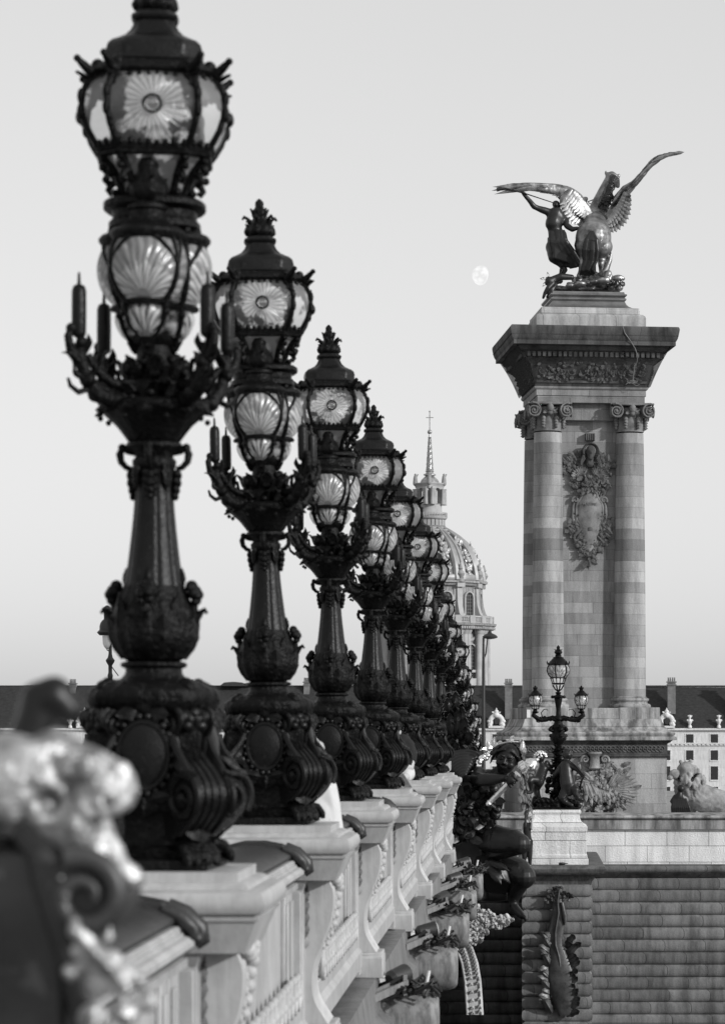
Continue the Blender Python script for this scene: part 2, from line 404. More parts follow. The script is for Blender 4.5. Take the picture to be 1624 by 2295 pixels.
def volute_bracket(parent):
    """one S bracket standing on a diagonal, local +X outwards"""
    n = 26; prof_out = []; prof_in = []
    tab = [(.16,.33),(.22,.43),(.30,.51),(.38,.54),(.46,.52),(.52,.465),(.58,.385),(.63,.335),(.68,.322),(.72,.345),(.77,.385),(.81,.385),(.84,.35)]
    for r, z in dense(tab, n): prof_out.append((r, z))
    poly = [(r, z) for r, z in prof_out] + [(.20,.84),(.20,.16)]
    mb = MB(); mb.prism(poly, -.105, .105, 'y')
    for i in range(n-3):             # convex ribs on the outer face
        pass
    for y, q in ((-.098,.016), (-.045,.009), (0,.010), (.045,.009), (.098,.016)):
        mb.tube([(r+.002, y, z) for r, z in prof_out[1:]], q, 6)
    for s in (-1, 1):
        mb.spiral((.425, s*.112, .375), .140, 1.9, .030, (1,0,0), (0,0,1), 7, 34, start=.9)
        mb.tube([(.425+.135*cos(t), s*.112, .375+.135*sin(t)) for t in [x*.2-.6 for x in range(8)]], .02, 6)
        mb.tube([(.50,s*.112,.47),(.44,s*.112,.55),(.37,s*.112,.62),(.325,s*.112,.70)], .022, 6)
        mb.spiral((.315, s*.114, .76), .062, 1.6, .02, (1,0,0), (0,0,1), 7, 22, start=2.2)
        mb.ball((.425, s*.115, .375), .035, 8, 6); mb.ball((.315, s*.118, .76), .02, 8, 6)
        mb.leaf((.36, s*.11, .60), (.46, s*.135, .50), .07, .2, (.6, s, .3))
    for k, (y, z) in enumerate([(-.07,.78),(0,.80),(.07,.78),(-.045,.735),(.045,.735),(0,.69)]):
        mb.ball((.37, y, z+.02), .036, 8, 6, (.8, 1, .9))
    mb.leaf((.40,0,.24), (.43,0,.14), .2, .1, (1,0,0)); 
    return mb
def paw(mb):
    mb.tube([(.30,0,.26),(.32,0,.18),(.335,0,.10),(.36,0,.05)], [.075,.07,.085,.095], 10)
    for y in (-.075,-.026,.026,.075):
        mb.tube([(.33,y,.13),(.395,y*1.15,.115),(.44,y*1.2,.06),(.45,y*1.2,.02)], [.026,.032,.03,.02], 8)
        mb.ball((.448,y*1.2,.035), .022, 8, 6)
    return mb

def make_lamp(label, group):
    root = empty('street_lamp', (0,0,0), 0, label, 'street lamp', group)
    # base
    m = MB()
    m.sq([(.345,.002),(.345,.035),(.335,.05),(.30,.055),(.32,.10),(.26,.13),(.24,.30),(.27,.42),(.29,.55),(.29,.70),(.26,.80)])
    rnd = random.Random(3)
    for q in range(4):
        m.M = RZ(q*pi/2)
        m.leaf((0,-.28,.42), (0,-.30,.27), .24, .1, (0,-1,0), lobes=3)
        m.leaf((-.07,-.28,.40), (-.15,-.29,.30), .12, .2, (0,-1,0)); m.leaf((.07,-.28,.40), (.15,-.29,.30), .12, .2, (0,-1,0))
        for k in range(9): m.ball((rnd.uniform(-.2,.2), -.275, .81+rnd.uniform(-.03,.02)), .026, 8, 6)
    m.M = Matrix.Identity(4)
    m.build('base', bronze, root, 45)
    # medallions on the four faces
    mm_ = MB(); N = 40
    ring = lambda rx, rz, y, c=.60: [(rx*cos(2*pi*i/N), y, c+rz*sin(2*pi*i/N)) for i in range(N+1)]
    mm_.tube(ring(.135,.175,-.315), .018, 7); mm_.tube(ring(.185,.235,-.305), .014, 6)
    for i in range(22):
        a = 2*pi*i/22; mm_.ball((.160*cos(a), -.313, .60+.205*sin(a)), .022, 8, 6)
    vs = [(0,-.350,.60)]; fs = []
    for j in range(1,5):
        for i in range(N):
            a = 2*pi*i/N; u = j/4; vs.append((.13*u*cos(a), -.350+.03*u*u, .60+.17*u*sin(a)))
    for i in range(N): fs.append((0,1+i,1+(i+1)%N))
    for j in range(3):
        for i in range(N): a = 1+j*N; fs.append((a+i,a+(i+1)%N,a+N+(i+1)%N,a+N+i))
    mm_.add(vs, fs)
    for sx_ in (-1,1):
        mm_.leaf((sx_*.03,-.31,.84), (sx_*.15,-.33,.80), .09, .3, (0,-1,.3)); mm_.leaf((sx_*.03,-.31,.37), (sx_*.16,-.32,.40), .08, .3, (0,-1,-.3))
    mm_.leaf((0,-.31,.82), (0,-.34,.88), .1, .2)
    med = mm_.build('medallion', bronze_s, root, 50)
    for q in range(1,4):
        c = med.copy(); COL.objects.link(c); c.parent = root; c.rotation_euler = (0,0,q*pi/2)
    vb = volute_bracket(root).build('scroll_bracket', bronze_s, root, 45); vb.rotation_euler = (0,0,-pi/4)
    pf = paw(MB()); ft = organic(pf, 'lion_foot', bronze, root, .012, 2); ft.rotation_euler = (0,0,-pi/4)
    for q in (1,3,5):
        for s_ in (vb, ft):
            c = s_.copy(); COL.objects.link(c); c.parent = root; c.rotation_euler = (0,0,q*pi/4)
    # cushion ring
    m = MB()
    def cush(a, z):
        p = 3.2; k = (abs(cos(a))**p + abs(sin(a))**p)**(-1/p)
        return (1+(k-1)*.55)*(1 + .022*abs(sin(a*18)) + .03*noise.noise(Vector((cos(a)*6, sin(a)*6, z*14))))
    m.lathe(dense([(.80,.22),(.815,.27),(.84,.31),(.90,.338),(.95,.325),(.985,.26),(1.0,.21)], 16), 108, fn=cush)
    for i in range(16):
        a = 2*pi*i/16; ca, sa = cos(a), sin(a)
        m.leaf((.23*ca,.23*sa,.99), (.345*ca,.345*sa,.88), .1, .12, (ca,sa,1), lobes=3, thick=.01, bow=.22)
    for i in range(4):
        a = pi/4+i*pi/2; m.ball((.32*cos(a), .32*sin(a), .955), .042, 10, 7); m.ball((.29*cos(a), .29*sin(a), .972), .04, 10, 7)
    m.build('cushion_ring', bronze, root, 50)
    # bulb + neck
    m = MB()
    m.lathe([(.205,.99),(.17,1.01),(.152,1.035),(.150,1.06),(.172,1.068),(.178,1.08),(.172,1.092),(.15,1.098)], 40)
    m.lathe(dense([(1.095,.13),(1.12,.172),(1.17,.212),(1.23,.232),(1.30,.232),(1.37,.215),(1.44,.186),(1.50,.162)], 18), 64,
            fn=lambda a, z: 1+.018*cos(a*16))
    for i in range(8):
        a = 2*pi*i/8 + pi/8; ca, sa = cos(a), sin(a)
        m.leaf((.17*ca,.17*sa,1.11), (.225*ca,.225*sa,1.36), .19, .16, (ca,sa,0), lobes=4, n=14, bow=.14)
        a += pi/8; ca, sa = cos(a), sin(a)
        m.leaf((.19*ca,.19*sa,1.14), (.205*ca,.205*sa,1.47), .15, .10, (ca,sa,0), lobes=5, n=14, bow=.10)
    for i in range(4):
        a = i*pi/2; ca, sa = cos(a), sin(a)
        for (r, z, q) in ((.215,1.47,.04),(.235,1.455,.03),(.20,1.50,.034),(.225,1.425,.028)): 
            m.ball((r*ca - .012*sa, r*sa+.012*ca, z), q, 9, 7); m.ball((r*ca+.03*sa, r*sa-.03*ca, z-.01), q*.8, 9, 7)
        m.tube([(.215*ca,.215*sa,1.30),(.25*ca,.25*sa,1.36),(.272*ca,.272*sa,1.375),(.285*ca,.285*sa,1.355)], [.02,.018,.014,.009], 7)
        m.leaf((.16*ca,.16*sa,1.50), (.145*ca,.145*sa,1.60), .07, .1, (ca,sa,0), lobes=3)
    m.build('acanthus_bulb', bronze, root, 55)
    # shaft
    m = MB()
    m.lathe(dense([(1.40,.178),(1.50,.160),(1.60,.143),(1.72,.128),(1.86,.113),(2.0,.103),(2.14,.098)], 24), 96,
            fn=lambda a, z: 1 - .045*max(0, cos(a*10))**3)
    m.build('shaft', bronze_s, root, 60)
    m = MB()
    m.lathe([(.10,2.12),(.115,2.14),(.118,2.17),(.10,2.19),(.11,2.22),(.145,2.235),(.152,2.25),(.145,2.265),(.12,2.275)], 40)
    for i in range(4):
        a = i*pi/2; ca, sa = cos(a), sin(a)
        P_ = lambda r, z: (r*ca, r*sa, z)
        m.tube([P_(.10,2.215),(P_(.145,2.225)),P_(.172,2.235),P_(.185,2.205),P_(.178,2.165),P_(.15,2.135),P_(.118,2.125)], [.02,.02,.022,.022,.019,.016,.014], 8)
        m.ball(P_(.172,2.24), .024, 8, 6)
        for (r,z,q) in ((.122,2.09,.028),(.118,2.05,.03),(.116,2.01,.024),(.114,1.975,.018)):
            m.ball(P_(r,z), q, 9, 7); m.ball((r*ca-.022*sa, r*sa+.022*ca, z+.01), q*.8, 8, 6); m.ball((r*ca+.022*sa, r*sa-.022*ca, z+.01), q*.8, 8, 6)
        a += pi/4; m.leaf((.115*cos(a),.115*sin(a),2.16), (.112*cos(a),.112*sin(a),2.0), .07, .1, (cos(a),sin(a),0), lobes=3)
    m.build('capital', bronze, root, 50)
    # bowl and carved crown
    m = MB()
    m.lathe(dense([(2.275,.14),(2.31,.165),(2.36,.205),(2.40,.25),(2.43,.275),(2.45,.285),(2.475,.28),(2.50,.20)], 20), 64,
            fn=lambda a, z: 1+.02*cos(a*12)*(z<2.44))
    for i in range(16):
        a = 2*pi*i/16; ca, sa = cos(a), sin(a)
        m.leaf((.25*ca,.25*sa,2.47), (.315*ca,.315*sa,2.40+.02*(i%2)), .10, .2, (ca,sa,.6), lobes=3)
        if i % 2: m.ball((.29*ca,.29*sa,2.385), .016, 7, 5)
    for i in range(8):
        a = 2*pi*i/8+.2; ca, sa = cos(a), sin(a)
        m.leaf((.15*ca,.15*sa,2.46), (.25*ca,.25*sa,2.60), .13, .3, (ca,sa,.2))
        m.leaf((.12*ca,.12*sa,2.56), (.19*ca,.19*sa,2.74), .12, .3, (ca,sa,.2))
    rnd = random.Random(5)
    for i in range(70):
        a = rnd.uniform(0,2*pi); z = rnd.uniform(2.47,2.72); r = .24-(z-2.47)*.5+rnd.uniform(-.03,.03)
        m.ball((r*cos(a), r*sin(a), z), rnd.uniform(.018,.045), 8, 6)
    m.lathe([(.16,2.48),(.17,2.55),(.13,2.62),(.10,2.70),(.09,2.78),(.12,2.80),(.13,2.83),(.08,2.86),(.06,2.9),(.06,3.45)], 24)
    m.build('crown_bowl', bronze, root, 50)
    # reed arms
    ma = MB()
    path = [(.16,0,2.50),(.26,0,2.47),(.36,0,2.50),(.43,0,2.57),(.465,0,2.66),(.475,0,2.76)]
    ma.tube(path, [.05,.05,.045,.04,.034,.028], 10)
    ma.tube([(.2,.02,2.56),(.30,.03,2.56),(.38,.02,2.62),(.43,.01,2.70)], [.03,.03,.026,.02], 8)
    ma.leaf((.40,0,2.55), (.55,.01,2.60), .05, .5, (0,0,1), lobes=0); ma.leaf((.44,0,2.62), (.56,0,2.74), .06, .4, (1,0,-.4), lobes=0)
    ma.leaf((.40,.02,2.60), (.34,.04,2.76), .06, .4, (-1,0,0), lobes=0); ma.leaf((.46,0,2.70), (.38,-.02,2.80), .06, .4, (0,0,1), lobes=0)
    ma.tube([(.40,0,2.53),(.48,0,2.50),(.53,0,2.53),(.545,0,2.57)], [.018,.016,.013,.008], 7)
    ma.tube([(.36,0,2.55),(.33,0,2.62),(.345,0,2.68),(.37,0,2.685)], [.016,.014,.012,.008], 7)
    ma.tube([(.455,0,2.66),(.53,0,2.72),(.545,0,2.79),(.525,0,2.83)], [.026,.026,.022,.016], 8); ma.ball((.525,0,2.83), .03, 8, 6)
    for t in range(5):
        p = path[t+1]; ma.ball((p[0], .02*(-1)**t, p[2]), .048-.004*t, 8, 6)
    arm = ma.build('reed_arm', bronze, root, 50); arm.rotation_euler = (0,0,-pi/4)
    mc = MB(); mc.lathe([(.008,2.74),(.012,2.78),(.034,2.795),(.038,2.81),(.039,2.92),(.038,3.03),(.030,3.055),(.010,3.066),(.007,3.12),(.002,3.13)], 18, (.478,0,0))
    cat = mc.build('reed_head', bronze_s, arm, 50)
    for q in (1,3,5):
        c = arm.copy(); COL.objects.link(c); c.parent = root; c.rotation_euler = (0,0,q*pi/4)
        d = cat.copy(); COL.objects.link(d); d.parent = c
    # shell globes
    OFFS = (.21, .10, .12, .10)
    for q in range(4):
        if q == 0:
            g = MB()
            g.lathe(dense([(2.985,.10),(3.03,.150),(3.09,.186),(3.16,.203),(3.23,.200),(3.30,.175),(3.36,.13)], 22), 60, fn=lambda a, z: 1+.016*abs(sin(a*10)), cap=False)
            gg = g.build('shell_globe', glass_globe, root, 60)
            g = MB(); g.lathe(dense([(2.80,.03),(2.83,.07),(2.88,.10),(2.93,.112),(2.965,.10)], 10), 40, fn=lambda a, z: 1+.03*abs(sin(a*6)), cap=False)
            cup = g.build('shell_cup', glass_cup, gg, 60)
            g = MB()
            for k in range(4):
                a = (-pi/2-1.03, -pi/2+1.03, pi/2-.6, pi/2+.6)[k]
                g.tube([(r*1.02*cos(a), r*1.02*sin(a), z) for z, r in ((3.37,.13),(3.33,.155),(3.27,.185),(3.2,.20),(3.12,.197),(3.05,.168),(2.99,.125),(2.93,.122),(2.87,.10),(2.81,.05),(2.77,.02))],
                       [.02,.018,.016,.016,.017,.018,.018,.016,.015,.014,.012], 7)
                g.ball((.13*cos(a),.13*sin(a),2.93), .022, 8, 6)
                a = -pi/2 + k*pi/2; hw_ = (1.03,.5,.6,.5)[k]
                # arched top rim of each shell opening
                rim = []
                for t in range(9):
                    u = t/8*2-1; th = a + u*hw_*.97; zz = 3.335 - .14*u*u*1.1; rr = interp([(3.05,.168),(3.12,.19),(3.2,.203),(3.27,.190),(3.37,.14)], zz)
                    rim.append((rr*cos(th), rr*sin(th), zz))
                g.tube(rim, .015, 7)
            g.lathe([(.105,2.966),(.135,2.97),(.14,2.98),(.13,2.995),(.105,3.0)], 30)
            g.lathe([(.01,2.74),(.028,2.76),(.04,2.785),(.05,2.80),(.03,2.81)], 20)
            g.lathe([(.17,3.30),(.198,3.335),(.20,3.35),(.185,3.368),(.155,3.38),(.125,3.40),(.10,3.43),(.094,3.465),(.108,3.475),(.108,3.495),(.08,3.505),(.06,3.515)], 32)
            frm = g.build('globe_frame', bronze, gg, 50)
            g = MB(); g.lathe(dense([(3.51,.06),(3.54,.095),(3.60,.10),(3.65,.07),(3.68,.05),(3.72,.055),(3.76,.035),(3.79,.01)], 16), 24, fn=lambda a, z: 1+.08*cos(a*6))
            for k in range(4):
                a = k*pi/2+.4; g.leaf((.04*cos(a),.04*sin(a),3.55), (.085*cos(a),.085*sin(a),3.66), .06, .35, (cos(a),sin(a),0))
            fin = g.build('finial', bronze, gg, 50)
            gg.location = (0,-OFFS[0],0)
            first = (gg, [cup, frm, fin])
        else:
            g2 = first[0].copy(); COL.objects.link(g2); g2.parent = root; g2.rotation_euler = (0,0,q*pi/2)
            g2.location = (OFFS[q]*sin(q*pi/2), -OFFS[q]*cos(q*pi/2), 0)
            for s_ in first[1]:
                c = s_.copy(); COL.objects.link(c); c.parent = g2
    # lantern collar and skirt
    m = MB(); hx = octfn(.5)
    m.lathe([(.06,3.28),(.10,3.34),(.17,3.38),(.235,3.40),(.235,3.43),(.215,3.45),(.22,3.49),(.25,3.50),(.262,3.51),(.262,3.535),(.24,3.55),(.19,3.56),(.17,3.575),(.05,3.58)], 48, fn=hx)
    for i in range(18):
        a = 2*pi*i/18; m.ball((.225*cos(a), .225*sin(a), 3.39), .024, 8, 6, (1,1,1.5))
        if i % 3 == 0: m.leaf((.22*cos(a),.22*sin(a),3.45), (.19*cos(a),.19*sin(a),3.31), .09, .1, (cos(a),sin(a),0), lobes=3)
    for i in range(8):
        a = CORN[i]; ca, sa = cos(a), sin(a)
        P_ = lambda r, z: (r*ca, r*sa, z)
        m.tube([P_(.19,3.55),P_(.205,3.60),P_(.225,3.66),P_(.27,3.72),P_(.325,3.78)], [.026,.02,.02,.022,.02], 8)
        m.tube([P_(.24,3.69),P_(.285,3.665),P_(.30,3.64),P_(.285,3.62),P_(.265,3.63)], [.022,.02,.018,.016,.012], 8)
        m.ball(P_(.315,3.70), .022, 8, 6); m.ball(P_(.24,3.575), .022, 8, 6); m.ball(P_(.31,3.75), .026, 8, 6)
    m.lathe([(.265,3.755),(.30,3.76),(.305,3.775),(.295,3.79),(.265,3.795)], 144, fn=octfn(1), cap=False)
    lc_ = m.build('lantern_collar', bronze, root, 50)
    YAW = radians(8)
    lc_.rotation_euler = (0,0,YAW)
    sk = pane_bm([(3.58,.155),(3.64,.165),(3.70,.20),(3.76,.26)], lambda y: y*.6, 6, .004).build('skirt_pane', glass_small, root, 60)
    tabp = [(3.785,.268),(3.84,.308),(3.90,.342),(3.96,.362),(4.02,.369),(4.08,.362),(4.13,.344),(4.17,.315),(4.20,.285)]
    pp = pane_bm(tabp, lambda y: y*.63, 14, .012)
    lens = MB().ball((0,-.390,4.0), .042, 20, 14, (1,.75,1)).build('boss', lens_glass, None, 60); rim_ = MB().tube([(.047*cos(t),-.386,4.0+.047*sin(t)) for t in [k*pi/10 for k in range(21)]], .0065, 6)
    rim_ = rim_.build('boss_ring', bronze, None, 60)
    pp.lathe([(.002,-.030),(.018,-.026),(.030,-.014),(.036,0),(.034,.006)], 18)
    nb = 18*5; c0 = len(pp.v)-nb
    for i in range(c0, len(pp.v)):
        x, y, z = pp.v[i]; pp.v[i] = (x, -.385+z*1.0, 4.0+y)
    pp.v = pp.v[:c0]; pp.f = [f for f in pp.f if max(f) < c0]
    pn = pp.build('lantern_pane', glass_pane, root, 60); lens.parent = pn; rim_.parent = pn
    dp = pane_bm([(z, r*1.1526) for z, r in tabp], lambda y: y*.227, 6, .004).build('lantern_pane', glass_side, root, 60)
    ds = pane_bm([(z, r*1.1526) for z, r in ((3.58,.155),(3.64,.165),(3.70,.20),(3.76,.26))], lambda y: y*.22, 4, .002).build('skirt_pane', glass_small, root, 60)
    for s_ in (dp, ds): s_.rotation_euler = (0,0,pi/4+YAW)
    for q in range(1,4):
        for s_ in (sk, pn):
            c = copy_tree(s_, root); c.rotation_euler = (0,0,q*pi/2+YAW)
        for s_ in (dp, ds):
            c = s_.copy(); COL.objects.link(c); c.parent = root; c.rotation_euler = (0,0,q*pi/2+pi/4+YAW)
    m = MB()
    for i in range(8):
        a = CORN[i]; ca, sa = cos(a), sin(a); P_ = lambda r, z: (r*ca, r*sa, z)
        m.tube([P_(r*1.182+.006, z) for z, r in tabp], .018, 8)
        m.box(-.012,.012,-.012,.012,0,0) if 0 else None
        for z, r in ((3.98,.440),(4.06,.438)): m.ball(P_(r+.008,z), .02, 8, 6, (1,1,2.2))
        m.tube([P_(.36,4.195),P_(.40,4.205),P_(.44,4.235),P_(.465,4.255)], [.034,.028,.022,.016], 8); m.ball(P_(.468,4.257), .02, 8, 6)
        m.tube([P_(.38,4.17),P_(.42,4.165),P_(.455,4.18),P_(.475,4.185)], [.02,.014,.010,.008], 6)
        m.ball(P_(.345,4.235), .036, 10, 7); m.leaf(P_(.36,4.20), P_(.43,4.07), .075, .05, (ca,sa,0), lobes=3)
    # scalloped sheet under the cornice and ragged lower rim of every pane
    m.lathe([(.29,4.165),(.305,4.175),(.32,4.19),(.33,4.205),(.322,4.23),(.295,4.245),(.27,4.25),(.265,4.262)], 144, fn=octfn(1))
    m.lathe([(.272,3.785),(.298,3.79),(.302,3.80),(.295,3.815),(.278,3.81)], 144, fn=octfn(1), cap=False)
    for i in range(44):
        a = 2*pi*(i+.5)/44; k = octfn(1)(a,0); u_ = (i*37 % 11)/11
        m.ball((.318*k*cos(a), .318*k*sin(a), 4.162-.012*u_), .017+.006*u_, 7, 5, (1,1,1.4)); m.ball((.30*k*cos(a), .30*k*sin(a), 3.815+.01*u_), .015+.006*u_, 7, 5, (1,1,1.3))
    lf_ = m.build('lantern_frame', bronze, root, 50)
    m = MB()
    m.lathe([(.25,4.255),(.265,4.27),(.255,4.285),(.25,4.30),(.255,4.335),(.247,4.365),(.225,4.388),(.19,4.405),(.155,4.425),(.128,4.455),(.112,4.49),(.105,4.51),
             (.118,4.515),(.125,4.53),(.118,4.545),(.10,4.55),(.10,4.56),(.06,4.565)], 144, fn=octfn(.85))
    cap = m.build('lantern_cap', bronze_s, root, 35)
    MB().lathe([(.27,4.150),(.25,4.185),(.18,4.215),(.05,4.235),(.01,4.236)], 144, fn=octfn(1)).build('added_reflector', enamel, root, 60)  # added pale cone, unseen, to brighten the upper half of the panes
    m = MB(); m.lathe(dense([(4.555,.08),(4.58,.108),(4.62,.112),(4.66,.09),(4.69,.06),(4.71,.05),(4.74,.058),(4.77,.055),(4.79,.035),(4.81,.03),(4.83,.032),(4.85,.02),(4.865,.004)], 28), 30, fn=lambda a, z: 1+.07*cos(a*6))
    for k in range(6):
        a = k*pi/3+.26; ca, sa = cos(a), sin(a)
        m.leaf((.09*ca,.09*sa,4.58), (.10*ca,.10*sa,4.67), .08, .3, (ca,sa,0))
        m.tube([(.075*ca,.075*sa,4.65),(.095*ca,.095*sa,4.70),(.125*ca,.125*sa,4.715),(.138*ca,.138*sa,4.695)], [.018,.014,.014,.010], 7)
        m.tube([(.045*ca,.045*sa,4.73),(.062*ca,.062*sa,4.765),(.072*ca,.072*sa,4.785)], [.012,.010,.006], 6)
        m.ball((.10*ca,.10*sa,4.60), .028, 8, 6)
    m.build('finial', bronze, cap, 50)
    for s_ in (sk, pn, lf_, cap): s_.rotation_euler = (0,0,YAW)
    return root

GL = 'bronze candelabra along the bridge parapet'
FEET = EYE - .75
lamp0 = make_lamp('x', GL)
specs = [  # x, distance, drop, lean, label
 (-2.00, 15.3, 0, .002, 'nearest and largest bronze candelabrum, its lantern cap reaching the top of the view'),
 (-2.00, 22.3, 0, -.019, 'second nearest bronze candelabrum, with the whole lantern and finial against the sky'),
 (-2.00, 29.3, 0, -.008, 'third nearest bronze candelabrum, between the second one and the overlapping far ones'),
 (-1.98, 36.3, .03, .005, 'fourth bronze candelabrum along the parapet, half hidden behind the third lantern'),
 (-1.98, 43.4, .05, -.006, 'fifth bronze candelabrum, only its lantern rim showing beside the fourth one'),
 (-1.99, 50.3, .11, .004, 'sixth bronze candelabrum, its sunburst pane just left of the great dome'),
 (-1.99, 57.4, .17, 0, 'seventh bronze candelabrum, tucked right behind the sixth in front of the dome'),
 (-2.42, 78.5, .05, 0, 'eighth bronze candelabrum, first one beyond the seated nymph, below the dome'),
 (-2.72, 99.0, .0, 0, 'ninth bronze candelabrum, second beyond the seated nymph'),
 (-2.80, 117., .20, 0, 'tenth bronze candelabrum, third beyond the seated nymph'),
 (-2.90, 128., .95, 0, 'eleventh bronze candelabrum, fourth beyond the seated nymph, in the far cluster'),
 (-2.95, 135., 1.6, 0, 'twelfth bronze candelabrum, just above the grey roof line in the far cluster'),
 (-2.85, 142., 2.3, 0, 'thirteenth bronze candelabrum, its glass in front of the dark far roof'),
 (-2.85, 151., 2.95, 0, 'farthest bronze candelabrum, its lantern low against the dark roof by the lamp pole'),
]
lamps = []
for i, (x, d, drop, lean, lab) in enumerate(specs):
    o = lamp0 if i == 0 else copy_tree(lamp0)
    o.location = (x, d, FEET - drop); o.rotation_euler = (0, lean, radians(-1.5 + 1.1*((i*7)%3-1))); o['label'] = lab
    lamps.append(o)
# ================================================================== bridge, parapet, water, banks
def plane(name, x0, x1, y0, y1, z, m, kind='structure'):
    o = MB().add([(x0,y0,z),(x1,y0,z),(x1,y1,z),(x0,y1,z)], [(0,1,2,3)]).build(name, m, smooth=None); tag(o, kind=kind); return o
water_m = mat('river_water', .04, .12, 0, .5, .4, .15, .25, .6)
deck_m = mat('paving', .26, .85, 0, .3, .2, .6, .3, 9)
earth_m = mat('bank_ground', .18, .9, 0, .2, .3, .05, .3, 2)
g_ = MB().add([(-2500,92.6,EYE-5.2),(2500,92.6,EYE-5.2),(-2500,150,EYE-5.2),(2500,150,EYE-5.2),(-2500,500,EYE-21),(2500,500,EYE-21),(-2500,6500,EYE-21),(2500,6500,EYE-21)],
    [(0,1,3,2),(2,3,5,4),(4,5,7,6)]).build('ground', earth_m, smooth=None); tag(g_, kind='structure')
plane('river', -600, 600, 4, 92.4, EYE-9.5, water_m)
near = MB().box(-60, 60, -60, 4, -1, EYE-2.6).build('quay', deck_m); tag(near, kind='structure')
dk = MB()
dk.box(-42, -2.25, 4, 92.4, EYE-2.95, EYE-2.15); dk.build('bridge_deck', deck_m); tag(bpy.data.objects['bridge_deck'], kind='structure')

RX = -2.0
def rail_section():              # (x relative to lamp line, z relative to feet)
    top = [(-.36,-.30),(-.34,-.23),(-.25,-.165),(-.12,-.13),(.02,-.13),(.14,-.155),(.235,-.20),(.245,-.215)]
    return top
def make_bay(L=5.7):
    root = empty('balustrade', (0,0,0), 0, 'x', 'balustrade', 'balustrade bays between the candelabra')
    top = rail_section()
    poly = top + [(.22,-.24),(-.34,-.24)][:1] + [(-.34,-.33)]
    m = MB(); m.prism(top + [(.24,-.235),(-.36,-.33)], 0, L, 'y'); 
    m.build('handrail_top', iron_d, root, 40)
    m = MB(); m.prism([(-.32,-.34),(.10,-.34),(.10,-.245),(.262,-.245),(.275,-.262),(.268,-.285),(.295,-.290),(.318,-.305),(.322,-.335),(.30,-.352),(.30,-.365),(-.32,-.42)][0:0] or
        [(-.35,-.345),(-.35,-.25),(.255,-.245),(.27,-.255),(.27,-.275),(.285,-.28),(.285,-.292),(.315,-.30),(.335,-.32),(.335,-.345),(.315,-.36)], 0, L, 'y')
    m.build('rail_moulding', iron, root, 30)
    m = MB(); m.prism([(-.30,-.345),(-.30,-.43),(.235,-.43),(.30,-.37),(.31,-.362)], .01, L-.01, 'y'); m.build('rail_soffit', iron_g, root, 30)  # darker grey puts the shade of the undercut into the colour
    m = MB(); n = int(L/.085); m.box(.218,.232,.01,L-.01,-.478,-.431)
    for i in range(n): m.box(.22,.262,.02+i*L/n,.02+i*L/n+.045,-.475,-.432)
    m.build('dentil_row', iron, root, None)
    m = MB()
    m.box(-.22,.215,.0,L,-1.62,-.432)
    m.prism([(.215,-1.30),(.30,-1.32),(.30,-1.45),(.34,-1.50),(.34,-1.66),(.215,-1.66)], 0, L, 'y')
    for y0, y1 in ((.35,.62),(.70,.95),(L-.95,L-.70),(L-.62,L-.35)):
        m.box(.215,.245,y0,y1,-1.30,-.48); m.box(.245,.262,y0+.05,y1-.05,-1.24,-.54)
    m.build('wall_panel', iron, root, 30, bevel=.006)
    m = MB()                        # carved oval chain along the foot
    k = int((L-1.0)/.30)
    for i in range(k):
        y = .5+(i+.5)*(L-1.0)/k
        m.tube([(.31, y+.10*cos(t), -1.20+.12*sin(t)) for t in [j*pi/6 for j in range(13)]], .026, 7)
        m.ball((.30,y,-1.20), .045, 8, 6); m.leaf((.29,y+.13,-1.3),(.31,y+.13,-1.08),.1,.2,(1,0,0),lobes=3)
    m.build('oval_chain', carved_w, root, 50)
    m = MB()                        # dark leaf end of the rail next to the pedestal
    for s in (0,1):
        m.prism([(x*1.05, z*.98+(.02)) for x, z in top] + [(.26,-.27),(-.36,-.32)], L-.32-.05*s, L-.05-.05*s, 'y')
    m.leaf((.10,L-.15,-.14),(.36,L-.2,-.30),.36,.12,(.4,0,1),lobes=5,thick=.03,bow=.10)
    m.tube([(.18,L-.2,-.16),(.27,L-.2,-.20),(.345,L-.2,-.27),(.36,L-.2,-.33),(.33,L-.2,-.36)], [.05,.055,.05,.04,.02], 9)
    m.tube([(.18,L-.38,-.16),(.27,L-.38,-.20),(.335,L-.38,-.26),(.34,L-.38,-.31)], [.03,.04,.035,.02], 9)
    for k in range(7): m.ball((.16+.03*k, L-.30+.03*sin(k*2), -.16-.025*k), .04, 8, 6)
    m.build('rail_end_leaf', iron_d, root, 50)
    return root
